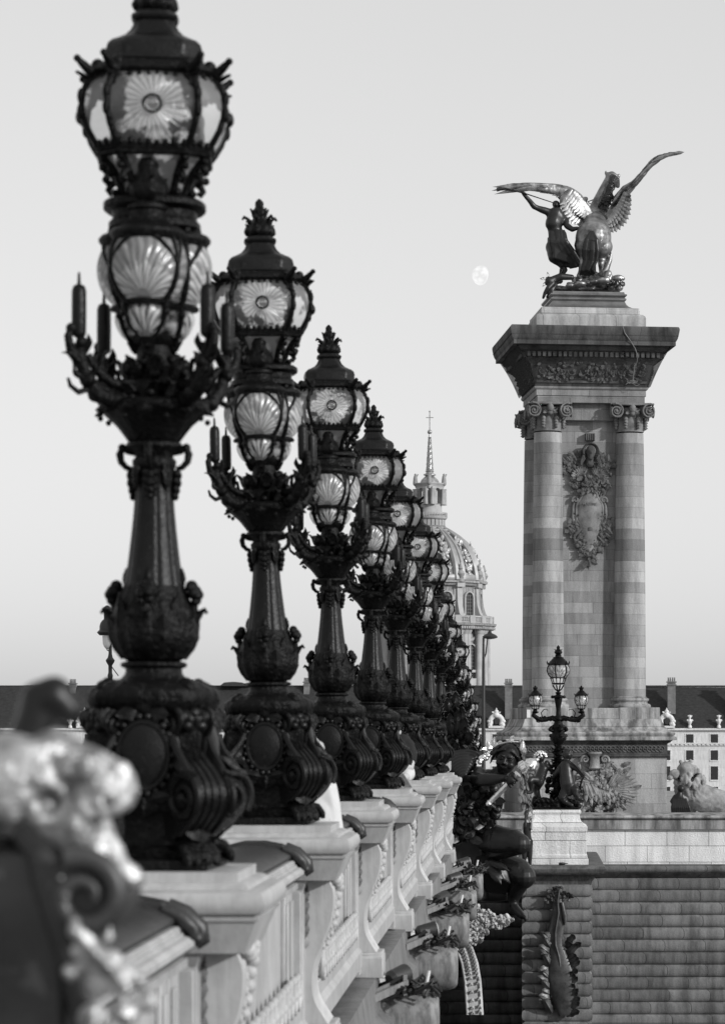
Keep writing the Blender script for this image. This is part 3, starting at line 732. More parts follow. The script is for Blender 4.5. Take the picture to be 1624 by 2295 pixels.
def make_pedestal():
    root = empty('lamp_pedestal', (0,0,0), 0, 'x', 'pedestal', 'pale iron pedestals under the candelabra')
    m = MB()
    m.sq([(.54,-.42),(.56,-.36),(.585,-.30),(.60,-.255),(.615,-.25),(.62,-.235),(.60,-.225),(.635,-.21),(.648,-.19),(.655,-.165),(.65,-.13),(.632,-.105),(.60,-.095),(.565,-.09),(.56,-.075),(.54,-.06),(.50,-.055),(.50,-.005)])
    m.build('cornice', iron, root, 30)
    m = MB(); vs = []; fs = []
    pr = [(.05,-1.75),(.05,-1.58),(.02,-1.54),(0,-1.50),(0,-.50),(.03,-.46),(.05,-.425)]
    for e, z in pr: vs += [(-.47-e,-.47-e,z),(.285+e*.5,-.47-e,z),(.285+e*.5,.47+e,z),(-.47-e,.47+e,z)]
    for j in range(len(pr)-1):
        for i in range(4): fs.append((j*4+i, j*4+(i+1)%4, j*4+4+(i+1)%4, j*4+4+i))
    m.add(vs, fs)
    m.box(-.40,.06,-.49,-.46,-1.38,-.62); m.box(-.33,-.01,-.505,-.485,-1.30,-.70); m.box(.14,.27,-.495,-.46,-1.46,-.51)
    m.box(.10,.125,-.48,-.46,-1.46,-.51)
    m.build('shaft', iron, root, 30, bevel=.006)
    m = MB()                        # S bracket on the river side (profile x,z)
    out = dense([(-1.54,.46),(-1.46,.41),(-1.36,.355),(-1.22,.335),(-1.06,.36),(-.90,.42),(-.76,.475),(-.62,.50),(-.50,.495),(-.42,.455)], 26)
    inn = dense([(-1.54,.20),(-1.40,.19),(-1.2,.17),(-1.0,.19),(-.8,.27),(-.6,.31),(-.42,.30)], 20)
    m.prism([(r, z) for r, z in out] + [(r, z) for r, z in reversed(inn)], -.26, .26, 'y')
    for y in (-.24,-.12,0,.12,.24): m.tube([(r, y, z) for r, z in out], .012, 6)
    m.build('scroll_bracket', iron, root, 45)
    m = MB()
    m.M = Matrix.Diagonal((.60,1.1,1,1)); m.sq([(.26,-1.80),(.26,-1.60),(.245,-1.575),(.25,-1.56),(.235,-1.54)], (.62,0,0)); m.build('bracket_block', iron, root, 30, bevel=.008)
    m = MB()                        # shell and leaf drop on the bracket head
    for i in range(7):
        a = -1.2+i*.4; m.leaf((.46,0,-.47), (.50,.16*sin(a),-.47+.15*cos(a)), .07, .3, (1,0,0), lobes=0)
    for (x,y,z,r) in ((.50,0,-.42,.06),(.52,-.06,-.46,.045),(.52,.06,-.46,.045),(.53,0,-.50,.04),(.515,-.13,-.43,.045),(.515,.13,-.43,.045),(.50,0,-.36,.045)): m.ball((x,y,z), r, 9, 7)
    for i in range(6):
        z = -.56-.075*i; m.ball((.51-.003*i*i, 0, z), .045-.004*i, 8, 6); m.leaf((.49-.003*i*i,.02,z+.02),(.51-.004*i*i,.09,z-.05),.05,.3,(1,0,0)); m.leaf((.49-.003*i*i,-.02,z+.02),(.51-.004*i*i,-.09,z-.05),.05,.3,(1,0,0))
    m2_ = MB()
    for i in range(5):
        z = -.50-.09*i; m2_.leaf((.30,-.26,z),(.24,-.275,z-.13),.10,.2,(0,-1,0))
        m2_.build('leaf_drop', iron_g, root, 50)
    m.build('bracket_ornament', carved_w, root, 50)
    return root
bay0 = make_bay(); ped0 = make_pedestal()
names_b = ['blurred','nearest','second','third','fourth','fifth','sixth','seventh']
px = [(-2.0, 8.3, 0)] + [(s_[0], s_[1], s_[2]) for s_ in specs[:7]]
plab = ['blurred nearest pale pedestal at the bottom left edge', 'pale pedestal under the nearest candelabrum, with a thick rounded cornice',
  'pale pedestal under the second nearest candelabrum', 'pale pedestal under the third nearest candelabrum', 'pale pedestal under the fourth candelabrum',
  'pale pedestal under the fifth candelabrum', 'pale pedestal under the sixth candelabrum', 'pale pedestal under the seventh candelabrum, beside the nymph']
blab = ['blurred balustrade bay leading up to the nearest candelabrum', 'balustrade bay between the nearest and the second candelabrum',
  'balustrade bay between the second and third candelabra', 'balustrade bay between the third and fourth candelabra', 'balustrade bay between the fourth and fifth candelabra',
  'balustrade bay between the fifth and sixth candelabra', 'balustrade bay between the sixth and seventh candelabra', 'balustrade bay beyond the seventh candelabrum, behind the nymph']
corb = MB()
corb.tube([(-.10,0,0),(.55,0,0),(.85,0,0),(.97,0,0),(1.03,0,0),(1.06,0,0),(1.065,0,0)], [.31,.31,.305,.295,.27,.23,.15], 36)
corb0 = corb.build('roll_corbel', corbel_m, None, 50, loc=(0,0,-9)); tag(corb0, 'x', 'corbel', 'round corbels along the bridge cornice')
clab = ['', 'round corbel at the bottom edge below the nearest balustrade', 'round corbel below the second candelabrum', 'round corbel below the third candelabrum',
  'lowest fully visible round grey corbel, below the fourth candelabrum', 'round grey corbel with a pale lamp on it, below the fifth candelabrum', 'round grey corbel below the sixth candelabrum',
  'topmost round grey corbel, just under the nymph knee']
led = MB(); led.prism([(-.45,-2.6),(.62,-2.45),(.62,-2.22),(.50,-2.12),(.46,-1.80),(-.2,-1.80),(-.45,-1.80)], 4, 60.5, 'y')
led.prism([(.0,-3.6),(.30,-3.6),(.45,-2.62),(-.2,-2.62)], 4, 60.5, 'y')
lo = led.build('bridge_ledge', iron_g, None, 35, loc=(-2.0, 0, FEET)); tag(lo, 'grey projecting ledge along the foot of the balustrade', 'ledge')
for i, (x, d, drop) in enumerate(px):
    p = ped0 if i == 0 else copy_tree(ped0); p.location = (x, d, FEET-drop); p['label'] = plab[i]
    b = bay0 if i == 0 else copy_tree(bay0); b.location = (x, d+.65, FEET-drop); b['label'] = blab[i]
    if i > 0:
        c = corb0 if i == 1 else corb0.copy()
        if i > 1: COL.objects.link(c)
        c.location = (x+.02, d+.2, FEET-drop-2.28); c['label'] = clab[i]
# hidden arch side below the ledge and far parapet beyond the nymph
m = MB(); m.prism([(-.6,-9.0),(.35,-9.0),(.35,-3.5),(-.6,-3.5)], 4, 13, 'y'); o = m.build('bridge_abutment', stone('abutment', .25, .4), None, 30, loc=(-2,0,FEET)); tag(o, 'stone pier under the near end of the bridge', 'pier')
m = MB()
pts = [(60.5,0),(78,-.1),(99,-.2),(117,-.4),(128,-1.15),(135,-1.8),(142,-2.5),(151,-3.15),(156,-3.3)]
xs = [-2.1,-2.42,-2.72,-2.8,-2.9,-2.95,-2.85,-2.85,-2.85]
for dx0, dx1, z0, z1 in ((-.45,.30,-1.5,-.01),(-.5,.42,-.22,-.02),(-.5,.45,-3.2,-1.5)):
    vs = []; fs = []
    for (d, z), x in zip(pts, xs): vs += [(x+dx0,d,z+z0),(x+dx1,d,z+z0),(x+dx1,d,z+z1),(x+dx0,d,z+z1)]
    for j in range(len(pts)-1):
        for k in range(4): fs.append((j*4+k, j*4+(k+1)%4, j*4+4+(k+1)%4, j*4+4+k))
    fs += [(0,1,2,3), (len(vs)-1,len(vs)-2,len(vs)-3,len(vs)-4)]
    m.add(vs, fs)
o = m.build('parapet', iron, None, 30, loc=(0,0,FEET)); tag(o, 'pale parapet carrying the farthest candelabra beyond the nymph', 'parapet')
# steel arch side under the deck, dark
m = MB()
N = 40
for xx in (-2.6,-6,-10):
    vs=[]; fs=[]
    for j in range(N+1):
        y = 13+ (92-13)*j/N; z = -7.8+4.3*(1-((y-52.5)/39.5)**2)
        vs += [(xx,y,z),(xx+.5,y,z),(xx+.5,y,-2.9),(xx,y,-2.9)]
    for j in range(N):
        for k in range(4): fs.append((j*4+k, j*4+(k+1)%4, j*4+4+(k+1)%4, j*4+4+k))
    m.add(vs, fs)
o = m.build('bridge_arch', iron_d, None, 30, loc=(0,0,EYE)); tag(o, 'dark steel arch rib carrying the deck over the river', 'arch')

# ------------------------------------------------------------------ floodlights and cables on the corbels
def make_flood():
    root = empty('floodlight', (0,0,0), 0, 'x', 'floodlight', 'floodlights mounted on the bridge ledge')
    m = MB(); m.tube([(0,-.02,.16),(0,.20,.20)], [.085,.10], 16); m.tube([(0,-.06,.152),(0,-.02,.16)], [.05,.085], 12); m.build('housing', iron_d, root, 40)
    m = MB(); m.tube([(0,.20,.20),(0,.215,.2025)], [.09,.085], 16); m.build('lens', mat('lamp_lens', .3, .1, 0, .6), root, 40)
    m = MB(); m.box(-.12,-.10,.03,.09,-.02,.20); m.box(.10,.12,.03,.09,-.02,.20); m.box(-.12,.12,.03,.09,-.03,-.01); m.build('bracket', iron_g, root, 30)
    return root
fl0 = make_flood()
cab = MB(); 
cab.tube([(.16*cos(t), .16*sin(t)+.03*sin(3*t), .02+.05*sin(t*.5)) for t in [k*pi/10 for k in range(34)]], .012, 6)
cab.tube([(.16,0,.02),(.25,.1,.10),(.33,.05,.06),(.42,-.1,.04),(.40,-.25,.02)], .012, 6)
cab0 = cab.build('cable_coil', iron_d, None, 60); tag(cab0, 'x', 'cable', 'cable coils lying on the ledge')
rod = MB(); rod.tube([(0,0,-.1),(.03,.06,.22)], .018, 8); rod.box(-.05,.05,-.03,.03,-.12,-.09)
rod0 = rod.build('marker_rod', white_s, None, 40); tag(rod0, 'x', 'rod', 'short white rods standing on the ledge')
jb = MB(); jb.box(-.10,.10,-.08,.08,0,.11); jb.box(-.11,.11,-.09,.09,.11,.125); jb.tube([(.0,-.08,.05),(0,-.14,.05)], .02, 8)
jb0 = jb.build('junction_box', white_s, None, 30, bevel=.006); tag(jb0, 'x', 'box', 'small junction boxes on the ledge')
tr_ = MB(); tr_.box(0,.75,-.06,.06,0,.05); tr_.box(.0,.75,-.065,-.05,.0,.08); tr_.box(.0,.75,.05,.065,.0,.08)
tr0 = tr_.build('cable_tray', iron_g, None, 30); tag(tr0, 'x', 'cable tray', 'sloping metal cable trays on the ledge')
ordn = ['','nearest','second','third','fourth','fifth','sixth','seventh']
rnd = random.Random(11)
cb = MB()
for k in range(26):
    p = Vector((rnd.uniform(-.1,.5), rnd.uniform(-.3,.5), rnd.uniform(0,.06)))
    cb.tube([p, p+Vector((rnd.uniform(.05,.2),rnd.uniform(-.2,.2),rnd.uniform(.02,.12))), p+Vector((rnd.uniform(.05,.2),rnd.uniform(-.2,.2),rnd.uniform(-.02,.05))), p+Vector((rnd.uniform(.0,.3),rnd.uniform(-.2,.2),rnd.uniform(-.04,.02)))], rnd.uniform(.012,.026), 6)
for k in range(5):
    x_, y_ = rnd.uniform(0,.4), rnd.uniform(-.2,.4); cb.box(x_,x_+.12,y_,y_+.10,-.02,.05+.05*rnd.random())
cb0 = cb.build('cable_bundle', iron_d, None, 50); tag(cb0, 'x', 'cable', 'dark cable bundles lying on the ledge')
for i in range(2, 8):
    x, d, drop = px[i]; zt = FEET-drop-1.98; f = i == 2
    w_ = lambda o: o if f else copy_tree(o)
    o = w_(fl0); o.location = (x+.62, d-.1, zt); o.rotation_euler = (0,0,-.9+rnd.uniform(-.4,.4)); o['label'] = f'black floodlight on the corbel below the {ordn[i]} candelabrum'
    o = w_(cb0); o.location = (x+.50, d-.05, zt+.02); o.rotation_euler = (0,.06,rnd.uniform(-.5,.5)); o['label'] = f'tangled dark cable bundle around the floodlight below the {ordn[i]} candelabrum'
    o = w_(cab0); o.location = (x+.80, d+.28, zt+.02); o.rotation_euler = (.5,.25,rnd.uniform(0,3)); o['label'] = f'black cable coil on the corbel below the {ordn[i]} candelabrum'
    o = w_(rod0); o.location = (x+.93, d+.1, zt); o.rotation_euler = (.1,.1,0); o['label'] = f'short white rod at the outer end of the corbel below the {ordn[i]} candelabrum'
    o = w_(jb0); o.location = (x+.52, d+.35, zt+.02); o.rotation_euler = (0,.1,rnd.uniform(-.6,.6)); o['label'] = f'pale junction box on the corbel below the {ordn[i]} candelabrum'
    o = w_(tr0); o.location = (x+.42, d-.75, zt-.02); o.rotation_euler = (0,-.12,1.15); o['label'] = f'sloping pale cable tray on the ledge below the {ordn[i]} candelabrum'
# ================================================================== pylon with the winged horse
PD = 100.0; PXm = PD/F
pyl = empty('pylon', (2.21, PD, EYE), radians(7), 'tall banded stone pylon with corner columns and a wide dark cornice carrying the statue', 'pylon')
def z_(y): return (VY-y)*PXm
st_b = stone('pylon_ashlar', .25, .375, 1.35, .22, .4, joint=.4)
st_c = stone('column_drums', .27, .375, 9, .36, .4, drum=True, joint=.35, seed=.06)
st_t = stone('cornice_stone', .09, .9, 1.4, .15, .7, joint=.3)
st_l = stone('light_ashlar', .44, .40, 1.1, .10, .35, joint=.55)
st_lm = stone('weathered_base', .34, 1.0, 1.2, .15, .72, joint=.3, stain_lo=.4)
C0 = (0, 2.0, 0)                 # centre of the shaft behind the front face
# the local frame: front face of architrave at y = 0
def P(name, m, mt, smooth=30, bevel=0): return m.build(name, mt, pyl, smooth, bevel)
H = 1.95
m = MB()                         # shaft core
m.box(-1.05, 1.05, .62, 2*H-.62, z_(1600), z_(905)); m.box(-1.40,1.40,.95,2*H-.95,z_(1600),z_(905))
m.box(-1.30,1.30, .35, 2*H-.35, z_(940), z_(900))
P('shaft_wall', m, st_b, 30, .01)
cols = []
for i, (cx, cy) in enumerate(((-1.46,.56),(1.44,.56),(1.44,3.34),(-1.46,3.34))):
    m = MB(); r0, r1 = .565, .485
    zb, zt = z_(1562), z_(968)
    m.lathe([(r0-(r0-r1)*(k/14)**1.6, zb+(zt-zb)*k/14) for k in range(15)], 48, (cx,cy,0)); c = P('column', m, st_c, 60); cols.append(c)
    m = MB(); b = z_(1562)
    m.lathe([(.70,b-.40),(.735,b-.36),(.74,b-.30),(.70,b-.25),(.64,b-.235),(.62,b-.19),(.64,b-.15),(.67,b-.13),(.68,b-.09),(.665,b-.05),(.61,b-.03),(.60,b),(.57,b+.02)], 44, (cx,cy,0))
    m.build('column_base', st_lm, c, 50)
    m = MB(); t = z_(902)        # capital: four diagonal volutes, husks, mask
    m.lathe([(.49,t-.98),(.50,t-.5),(.53,t-.35),(.58,t-.22),(.56,t-.15)], 30, (cx,cy,0))
    m.sq([(.66,t-.10),(.70,t-.07),(.70,t-.02),(.66,t)], (cx,cy,0))
    for q in range(4):
        a = pi/4+q*pi/2; e = Vector((cos(a),sin(a),0)); c3 = Vector((cx,cy,t-.32))
        gx, gy = (1 if cos(a) > 0 else -1), (1 if sin(a) > 0 else -1)
        m.spiral(c3+Vector((gx*.58, gy*.74, .02)), .27, 2.3, .034, (gx,0,0), (0,0,1), 7, 36, start=1.4, shrink=.88)
        m.spiral(c3+Vector((gx*.74, gy*.58, .02)), .27, 2.3, .034, (0,gy,0), (0,0,1), 7, 36, start=1.4, shrink=.88)
        m.ball(c3+Vector((gx*.52,gy*.52,0)), .21, 12, 9); m.ball(c3+Vector((gx*.58,gy*.74,.02)), .05, 8, 6)
        m.tube([c3+e*.5+Vector((0,0,.16)), c3+e*.72+Vector((0,0,.2)), c3+e*.86+Vector((0,0,.1))], [.12,.11,.07], 8)
        a -= pi/4; e = Vector((cos(a),sin(a),0)); sd = Vector((-sin(a),cos(a),0))
        m.ball(Vector((cx,cy,t-.20))+e*.66, .12, 10, 8, (1,1,1.3)); m.ball(Vector((cx,cy,t-.36))+e*.62, .10, 8, 6)
        for s in (-1,1):
            m.leaf(Vector((cx,cy,t-.25))+e*.6, Vector((cx,cy,t-.40))+e*.62+sd*s*.28, .18, .3, e)
            for k in range(4): m.ball(Vector((cx,cy,t-.55-.10*k))+e*.52+sd*s*.22, .085-.008*k, 8, 6); m.leaf(Vector((cx,cy,t-.5-.095*k))+e*.53+sd*s*.22, Vector((cx,cy,t-.6-.095*k))+e*.60+sd*s*.24, .12, .3, e)
    m.build('capital', carved, c, 50)
# entablature
m = MB(); a0 = z_(902)
m.sq([(H-.06,a0),(H-.06,a0+.22),(H-.02,a0+.24),(H-.02,a0+.44),(H+.02,a0+.46),(H+.05,a0+.50),(H+.06,a0+.55)], (0,H,0)); P('architrave', m, st_b, 25)
m = MB(); z0 = a0+.55; zt = z_(738)
m.sq([(H+.02,z0),(H+.04,z0+.10),(H+.08,z0+.20),(H+.22,z0+.75),(H+.30,z0+.83),(H+.34,z0+.88),(H+.40,z0+.92),(H+.42,z0+.96),(H+.42,z0+1.16),(H+.60,z0+1.20),(H+.66,z0+1.28),(H+.68,z0+1.34)], (0,H,0))
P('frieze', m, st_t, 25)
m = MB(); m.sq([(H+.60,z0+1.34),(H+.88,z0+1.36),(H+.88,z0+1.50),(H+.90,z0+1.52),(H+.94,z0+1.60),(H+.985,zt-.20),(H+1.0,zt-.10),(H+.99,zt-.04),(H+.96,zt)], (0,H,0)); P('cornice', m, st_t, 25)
den = MB()
for q in range(4):
    den.M = T((0,H,0)) @ RZ(q*pi/2)
    k = 26
    for i in range(k):
        x = -2.36+4.72*(i+.5)/k; den.box(x-.055,x+.055,-(H+.55),-(H+.40),z0+.98,z0+1.15)
    den.box(-2.44,2.44,-(H+.46),-(H+.41),z0+.955,z0+.975)
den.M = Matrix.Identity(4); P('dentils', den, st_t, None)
m = MB(); rnd = random.Random(9)          # carved foliage frieze
for q in range(4):
    m.M = T((0,H,0)) @ RZ(q*pi/2)
    m.box(-1.95,1.95,-(H+.10),-(H+.02),z0+.12,z0+.20)
    for i in range(150):
        x = rnd.uniform(-1.85,1.85); z = z0+rnd.uniform(.18,.80); y = -(H+.06+(z-z0)*.26)
        if i % 3 == 0: m.ball((x,y,z), rnd.uniform(.03,.075), 7, 5)
        else:
            a = rnd.uniform(0,2*pi); m.leaf((x,y,z),(x+.17*cos(a),y-.05,z+.17*sin(a)), .12, .3, (0,-1,0), lobes=3, n=5)
    for i in range(11):
        x = -1.75+3.5*i/10; m.spiral((x,-(H+.17),z0+.5), .16, 1.5, .028, (1,0,0),(0,.15,1),6,20,start=i)
m.M = Matrix.Identity(4); P('leaf_frieze', m, carved_d, 50)
# protective netting hung from the cornice to the architrave
def netmat(nm_, LO):
  nm = bpy.data.materials.new(nm_); nm.use_nodes = True; n = nm.node_tree.nodes; L = nm.node_tree.links; n.clear()
  tc = n.new('ShaderNodeTexCoord'); mp = n.new('ShaderNodeMapping'); mp.inputs['Rotation'].default_value = (0,.7,0); vv = n.new('ShaderNodeTexBrick')
  vv.inputs['Scale'].default_value = 9; vv.inputs['Mortar Size'].default_value = .035; vv.offset = .5
  nzz = n.new('ShaderNodeTexNoise'); nzz.inputs['Scale'].default_value = 1.6; nzz.inputs['Detail'].default_value = 7
  L.new(tc.outputs['Object'], mp.inputs[0]); L.new(tc.outputs['Object'], nzz.inputs[0])
  mth = n.new('ShaderNodeMapRange'); mth.inputs[1].default_value = .45; mth.inputs[2].default_value = .65; mth.inputs[3].default_value = LO; mth.inputs[4].default_value = LO+.18; L.new(nzz.outputs[0], mth.inputs[0])
  df = n.new('ShaderNodeBsdfDiffuse'); df.inputs[0].default_value = grey(.05); tr = n.new('ShaderNodeBsdfTransparent'); mx = n.new('ShaderNodeMixShader'); oo = n.new('ShaderNodeOutputMaterial')
  L.new(mth.outputs[0], mx.inputs[0]); L.new(tr.outputs[0], mx.inputs[1]); L.new(df.outputs[0], mx.inputs[2]); L.new(mx.outputs[0], oo.inputs[0])
  return nm
K = 10; NX = 14; nets = (netmat('netting', .18), netmat('side_netting', .78))
for q in range(4):
    mt_ = T((0,H,0)) @ RZ(q*pi/2); m = MB(); vs = []; fs = []
    for j in range(K+1):
        u = j/K; hw = H+.98 - (.98-.12)*(u**.92) - .06*sin(pi*u); z = zt-.30 - (zt-.30-z0-.02)*u
        for i in range(NX+1):
            x = -hw+2*hw*i/NX; vs.append(mt_ @ Vector((x, -hw+.05*sin(pi*i/NX*3)*sin(pi*u), z)))
    for j in range(K):
        for i in range(NX): b = j*(NX+1)+i; fs.append((b,b+1,b+NX+2,b+NX+1))
    m.add(vs, fs); P('netting', m, nets[q % 2], 80)
m = MB()                         # hanging cable on the netting
pts = [(.95,-.98,zt-.02),(1.02,-1.0,zt-.25),(1.22,-.95,zt-.5),(1.40,-.85,zt-.75),(1.52,-.7,zt-1.0),(1.50,-.62,zt-1.2),(1.44,-.5,zt-1.3),(1.42,-.40,zt-1.6),(1.40,-.3,zt-1.9)]
m.tube(pts, .018, 6); rnd = random.Random(4)
for k in range(7):
    a = rnd.uniform(0,6.28); m.tube([(1.40,-.30,zt-1.9),(1.4+.15*cos(a),-.34,zt-1.93+.12*sin(a)),(1.4+.25*cos(a+.5),-.33,zt-1.95+.16*sin(a+.6))], .012, 5)
P('hanging_cable', m, iron_g, 60)
# blocking course, slab, bronze plinth
m = MB(); b0 = zt
m.sq([(1.93,b0-.02),(1.93,b0+.42),(1.90,b0+.50),(1.83,b0+.555),(1.74,b0+.58)], (0,H,0)); P('blocking_course', m, stone('blocking_stone', .36, 3, 1.28, .06, .45, joint=.6, seed=1), 40)
m = MB(); m.sq([(1.72,b0+.575),(1.74,b0+.59),(1.74,b0+.70),(1.72,b0+.72),(1.72,b0+.80),(1.60,b0+.815)], (0,H,0)); P('slab', m, st_l, 30)
m = MB(); p0 = b0+.81
m.sq([(1.62,p0),(1.50,p0+.03),(1.40,p0+.09),(1.33,p0+.17),(1.29,p0+.26),(1.27,p0+.28),(1.30,p0+.30),(1.33,p0+.34),(1.33,p0+.38),(1.29,p0+.40),(1.27,p0+.43),(1.31,p0+.45),(1.35,p0+.49),(1.35,p0+.53),(1.28,p0+.55),(1.26,p0+.62)], (0,H,0))
P('bronze_plinth', m, mat('plinth_bronze', .16, .4, .5, .5, .35, 2, .2, 12), 25)
xm_ = lambda x: (x-1325)*PXm
# plinth below the columns
m = MB(); s0 = z_(1586)
m.sq([(2.30,s0-.40),(2.30,s0-.02)], (0,H,0)); m.box(-2.34,-.85,-.36,.2,s0-.42,s0); m.box(.92,2.36,-.36,.2,s0-.42,s0); m.box(-2.36,-1.9,2*H-.2,2*H+.36,s0-.42,s0)
P('column_plinth', m, st_lm, 30, .02)
m = MB(); m.box(xm_(1288),xm_(1371),-.325,-.2,s0-.385,s0-.06); P('white_repair_panel', m, white_s, 30, .01)
m = MB(); m.box(xm_(1176),xm_(1184),-.375,-.36,s0-.36,s0-.08); P('white_repair_panel', m, white_s, 30, .005)
m = MB(); s1 = s0-.40
m.sq([(2.86,s1-.74),(2.86,s1-.68),(2.84,s1-.62),(2.76,s1-.60),(2.80,s1-.56),(2.82,s1-.50),(2.78,s1-.46),(2.62,s1-.40),(2.50,s1-.28),(2.43,s1-.12),(2.40,s1-.02),(2.38,s1)], (0,H,0)); P('flared_course', m, st_lm, 30)
m = MB(); s2 = s1-.74
m.sq([(2.62,s2-.60),(2.66,s2-.56),(2.66,s2-.50),(2.58,s2-.48),(2.58,s2-.12),(2.66,s2-.08),(2.74,s2)], (0,H,0)); P('plinth_frieze', m, st_t, 30)
m = MB()
for q in (0,3):
    m.M = T((0,H,0)) @ RZ(q*pi/2)
    for i in range(34):
        x = -2.45+4.9*(i+.5)/34; m.tube([(x+.09*cos(t), -2.60, s2-.30+.10*sin(t)) for t in [k*pi/6 for k in range(11)]], .02, 6); m.ball((x,-2.59,s2-.30),.035,7,5)
m.M = Matrix.Identity(4); P('wave_ornament', m, carved_d, 50)
m = MB(); s3 = s2-.60
m.sq([(2.56,s3-1.92),(2.56,s3)], (0,H,0)); P('plinth_wall', m, stone('plinth_ashlar', .30, .52, 1.1, .16, .3, joint=.35), 30)
m = MB(); s4 = s3-1.92
m.sq([(3.05,s4-.75),(3.05,s4-.55),(3.0,s4-.50),(2.95,s4-.46),(2.96,s4-.40),(2.90,s4-.36),(2.72,s4-.30),(2.66,s4-.22),(2.62,s4-.20),(2.62,s4)], (0,H,0)); P('base_moulding', m, st_lm, 30)
carved_m = mat('carved_grey_stone', .085, .85, 0, .2, .5, 2.5, .5, 22)
# carved trophy and cartouche
def lumps(m, rnd, n, x0, x1, z0, z1, y, r=(.03,.08), leafy=.5, ln=.22, inside=None, nrm=(0,-1,0)):
    for i in range(n):
        for _ in range(20):
            x = rnd.uniform(x0,x1); z = rnd.uniform(z0,z1)
            if inside is None or inside(x,z): break
        if rnd.random() < leafy:
            a = rnd.uniform(0,2*pi); l = ln*rnd.uniform(.6,1.3)
            m.leaf((x,y,z),(x+l*cos(a),y-.05,z+l*sin(a)), l*.55, .35, nrm, lobes=3, n=6, thick=.02)
        else: m.ball((x,y+rnd.uniform(-.03,.05),z), rnd.uniform(*r), 8, 6)
m = MB(); rnd = random.Random(21)
yc = .60; zc = lambda y: z_(y)+.0; xm = lambda x: (x-1325)*PXm
# shield body
sh = [(-.28,1108),(-.33,1100),(-.42,1130),(-.45,1150),(-.44,1172),(-.38,1192),(-.28,1212),(-.19,1232),(-.10,1240)]
N=24; vs=[]; fs=[]
prof = dense([(0,.24),(.12,.30),(.22,.43),(.38,.46),(.55,.44),(.75,.36),(.95,.24),(1.1,.14)], 22)
for (hw, t) in prof:
    z = z_(1100)-t*1.9
    for i in range(N+1):
        q = i/N*2-1; vs.append((hw*q, yc-.12-.16*(1-q*q)*min(1,hw/.4), z))
for j in range(len(prof)-1):
    for i in range(N): b = j*(N+1)+i; fs.append((b,b+1,b+N+2,b+N+1))
k = len(vs); 
m.add(vs, fs)
for s in (-1,1):
    m.tube([(s*hw*1.02, yc-.10, z_(1100)-t*1.9) for hw, t in prof], [.05]*len(prof), 8)
    m.tube([(s*(hw+.12), yc-.08, z_(1100)-t*1.9) for hw, t in prof[4:-4]], [.04+.03*sin(pi*i/(len(prof)-8)) for i in range(len(prof)-8)], 8)
    m.spiral((s*.50,yc-.12,z_(1118)), .13, 1.4, .045, (s,0,0),(0,0,1),8,22,start=-.6)
    m.spiral((s*.28,yc-.12,z_(1104)), .12, 1.3, .035, (-s,0,0),(0,0,1),8,22,start=-.9)
    m.tube([(s*.62,yc-.02,z_(1050)),(s*.70,yc-.02,z_(1062)),(s*.66,yc-.02,z_(1080)),(s*.55,yc-.05,z_(1105))], [.02,.022,.022,.02], 6)
    for i in range(9):
        a = .3+i*.22; m.leaf((s*.28,yc-.05,z_(1068)), (s*(.28+.48*cos(a)),yc-.15,z_(1068)+.50*sin(a)-.05), .15, .35, (0,-1,0), lobes=5, n=8, thick=.03)
    for i in range(6):
        a = -.2+i*.35; m.leaf((s*.2,yc-.05,z_(1075)), (s*(.2+.35*cos(a)),yc-.14,z_(1075)+.22*sin(a)), .13, .4, (0,-1,0), lobes=3, n=6, thick=.03)
bd = m
bd.build('shield_cartouche', carved, pyl, 50)
m = MB()                          # head with helmet above the shield
fx = .02; fz = z_(1010)
m.ball((fx,yc-.22,fz), .20, 16, 12, (.85,1,1.15)); m.ball((fx+.01,yc-.40,fz-.04), .045, 8, 6, (.8,1,1.4)); m.ball((fx,yc-.36,fz-.14), .07, 10, 7, (1.1,.7,.5))
m.ball((fx-.07,yc-.35,fz+.02), .035, 8, 6); m.ball((fx+.08,yc-.35,fz+.02), .035, 8, 6); m.ball((fx,yc-.30,fz-.20), .10, 10, 7)
limb(m, [((fx,yc-.15,fz-.2),.12),((fx,yc-.1,fz-.4),.16)])
h = organic(m, 'carved_head', carved_m, pyl, .018, 3, .012, 9)
m = MB()
rnd = random.Random(2)
for i in range(26):
    a = -.5+i*(pi+1)/26; r = .24; z = fz+.05+r*sin(a); x = fx+r*1.05*cos(a)
    m.leaf((x*.8,yc-.22,fz+(z-fz)*.8),(x*1.25,yc-.32,fz+(z-fz)*1.3-.06), .13, .4, (0,-1,.3), lobes=2, n=7, thick=.03)
for s in (-1,1):
    for i in range(5): m.tube([(fx+s*.2,yc-.2,fz-.05-.04*i),(fx+s*(.27+.02*i),yc-.24,fz-.16-.05*i),(fx+s*(.2+.03*i),yc-.28,fz-.28-.05*i)], [.05,.045,.02], 7)
m.box(fx-.16,fx+.16,yc-.18,yc+.1,z_(985),z_(968))
for i in range(5): m.box(fx-.16+.07*i,fx-.12+.07*i,yc-.22,yc-.17,z_(984),z_(969))
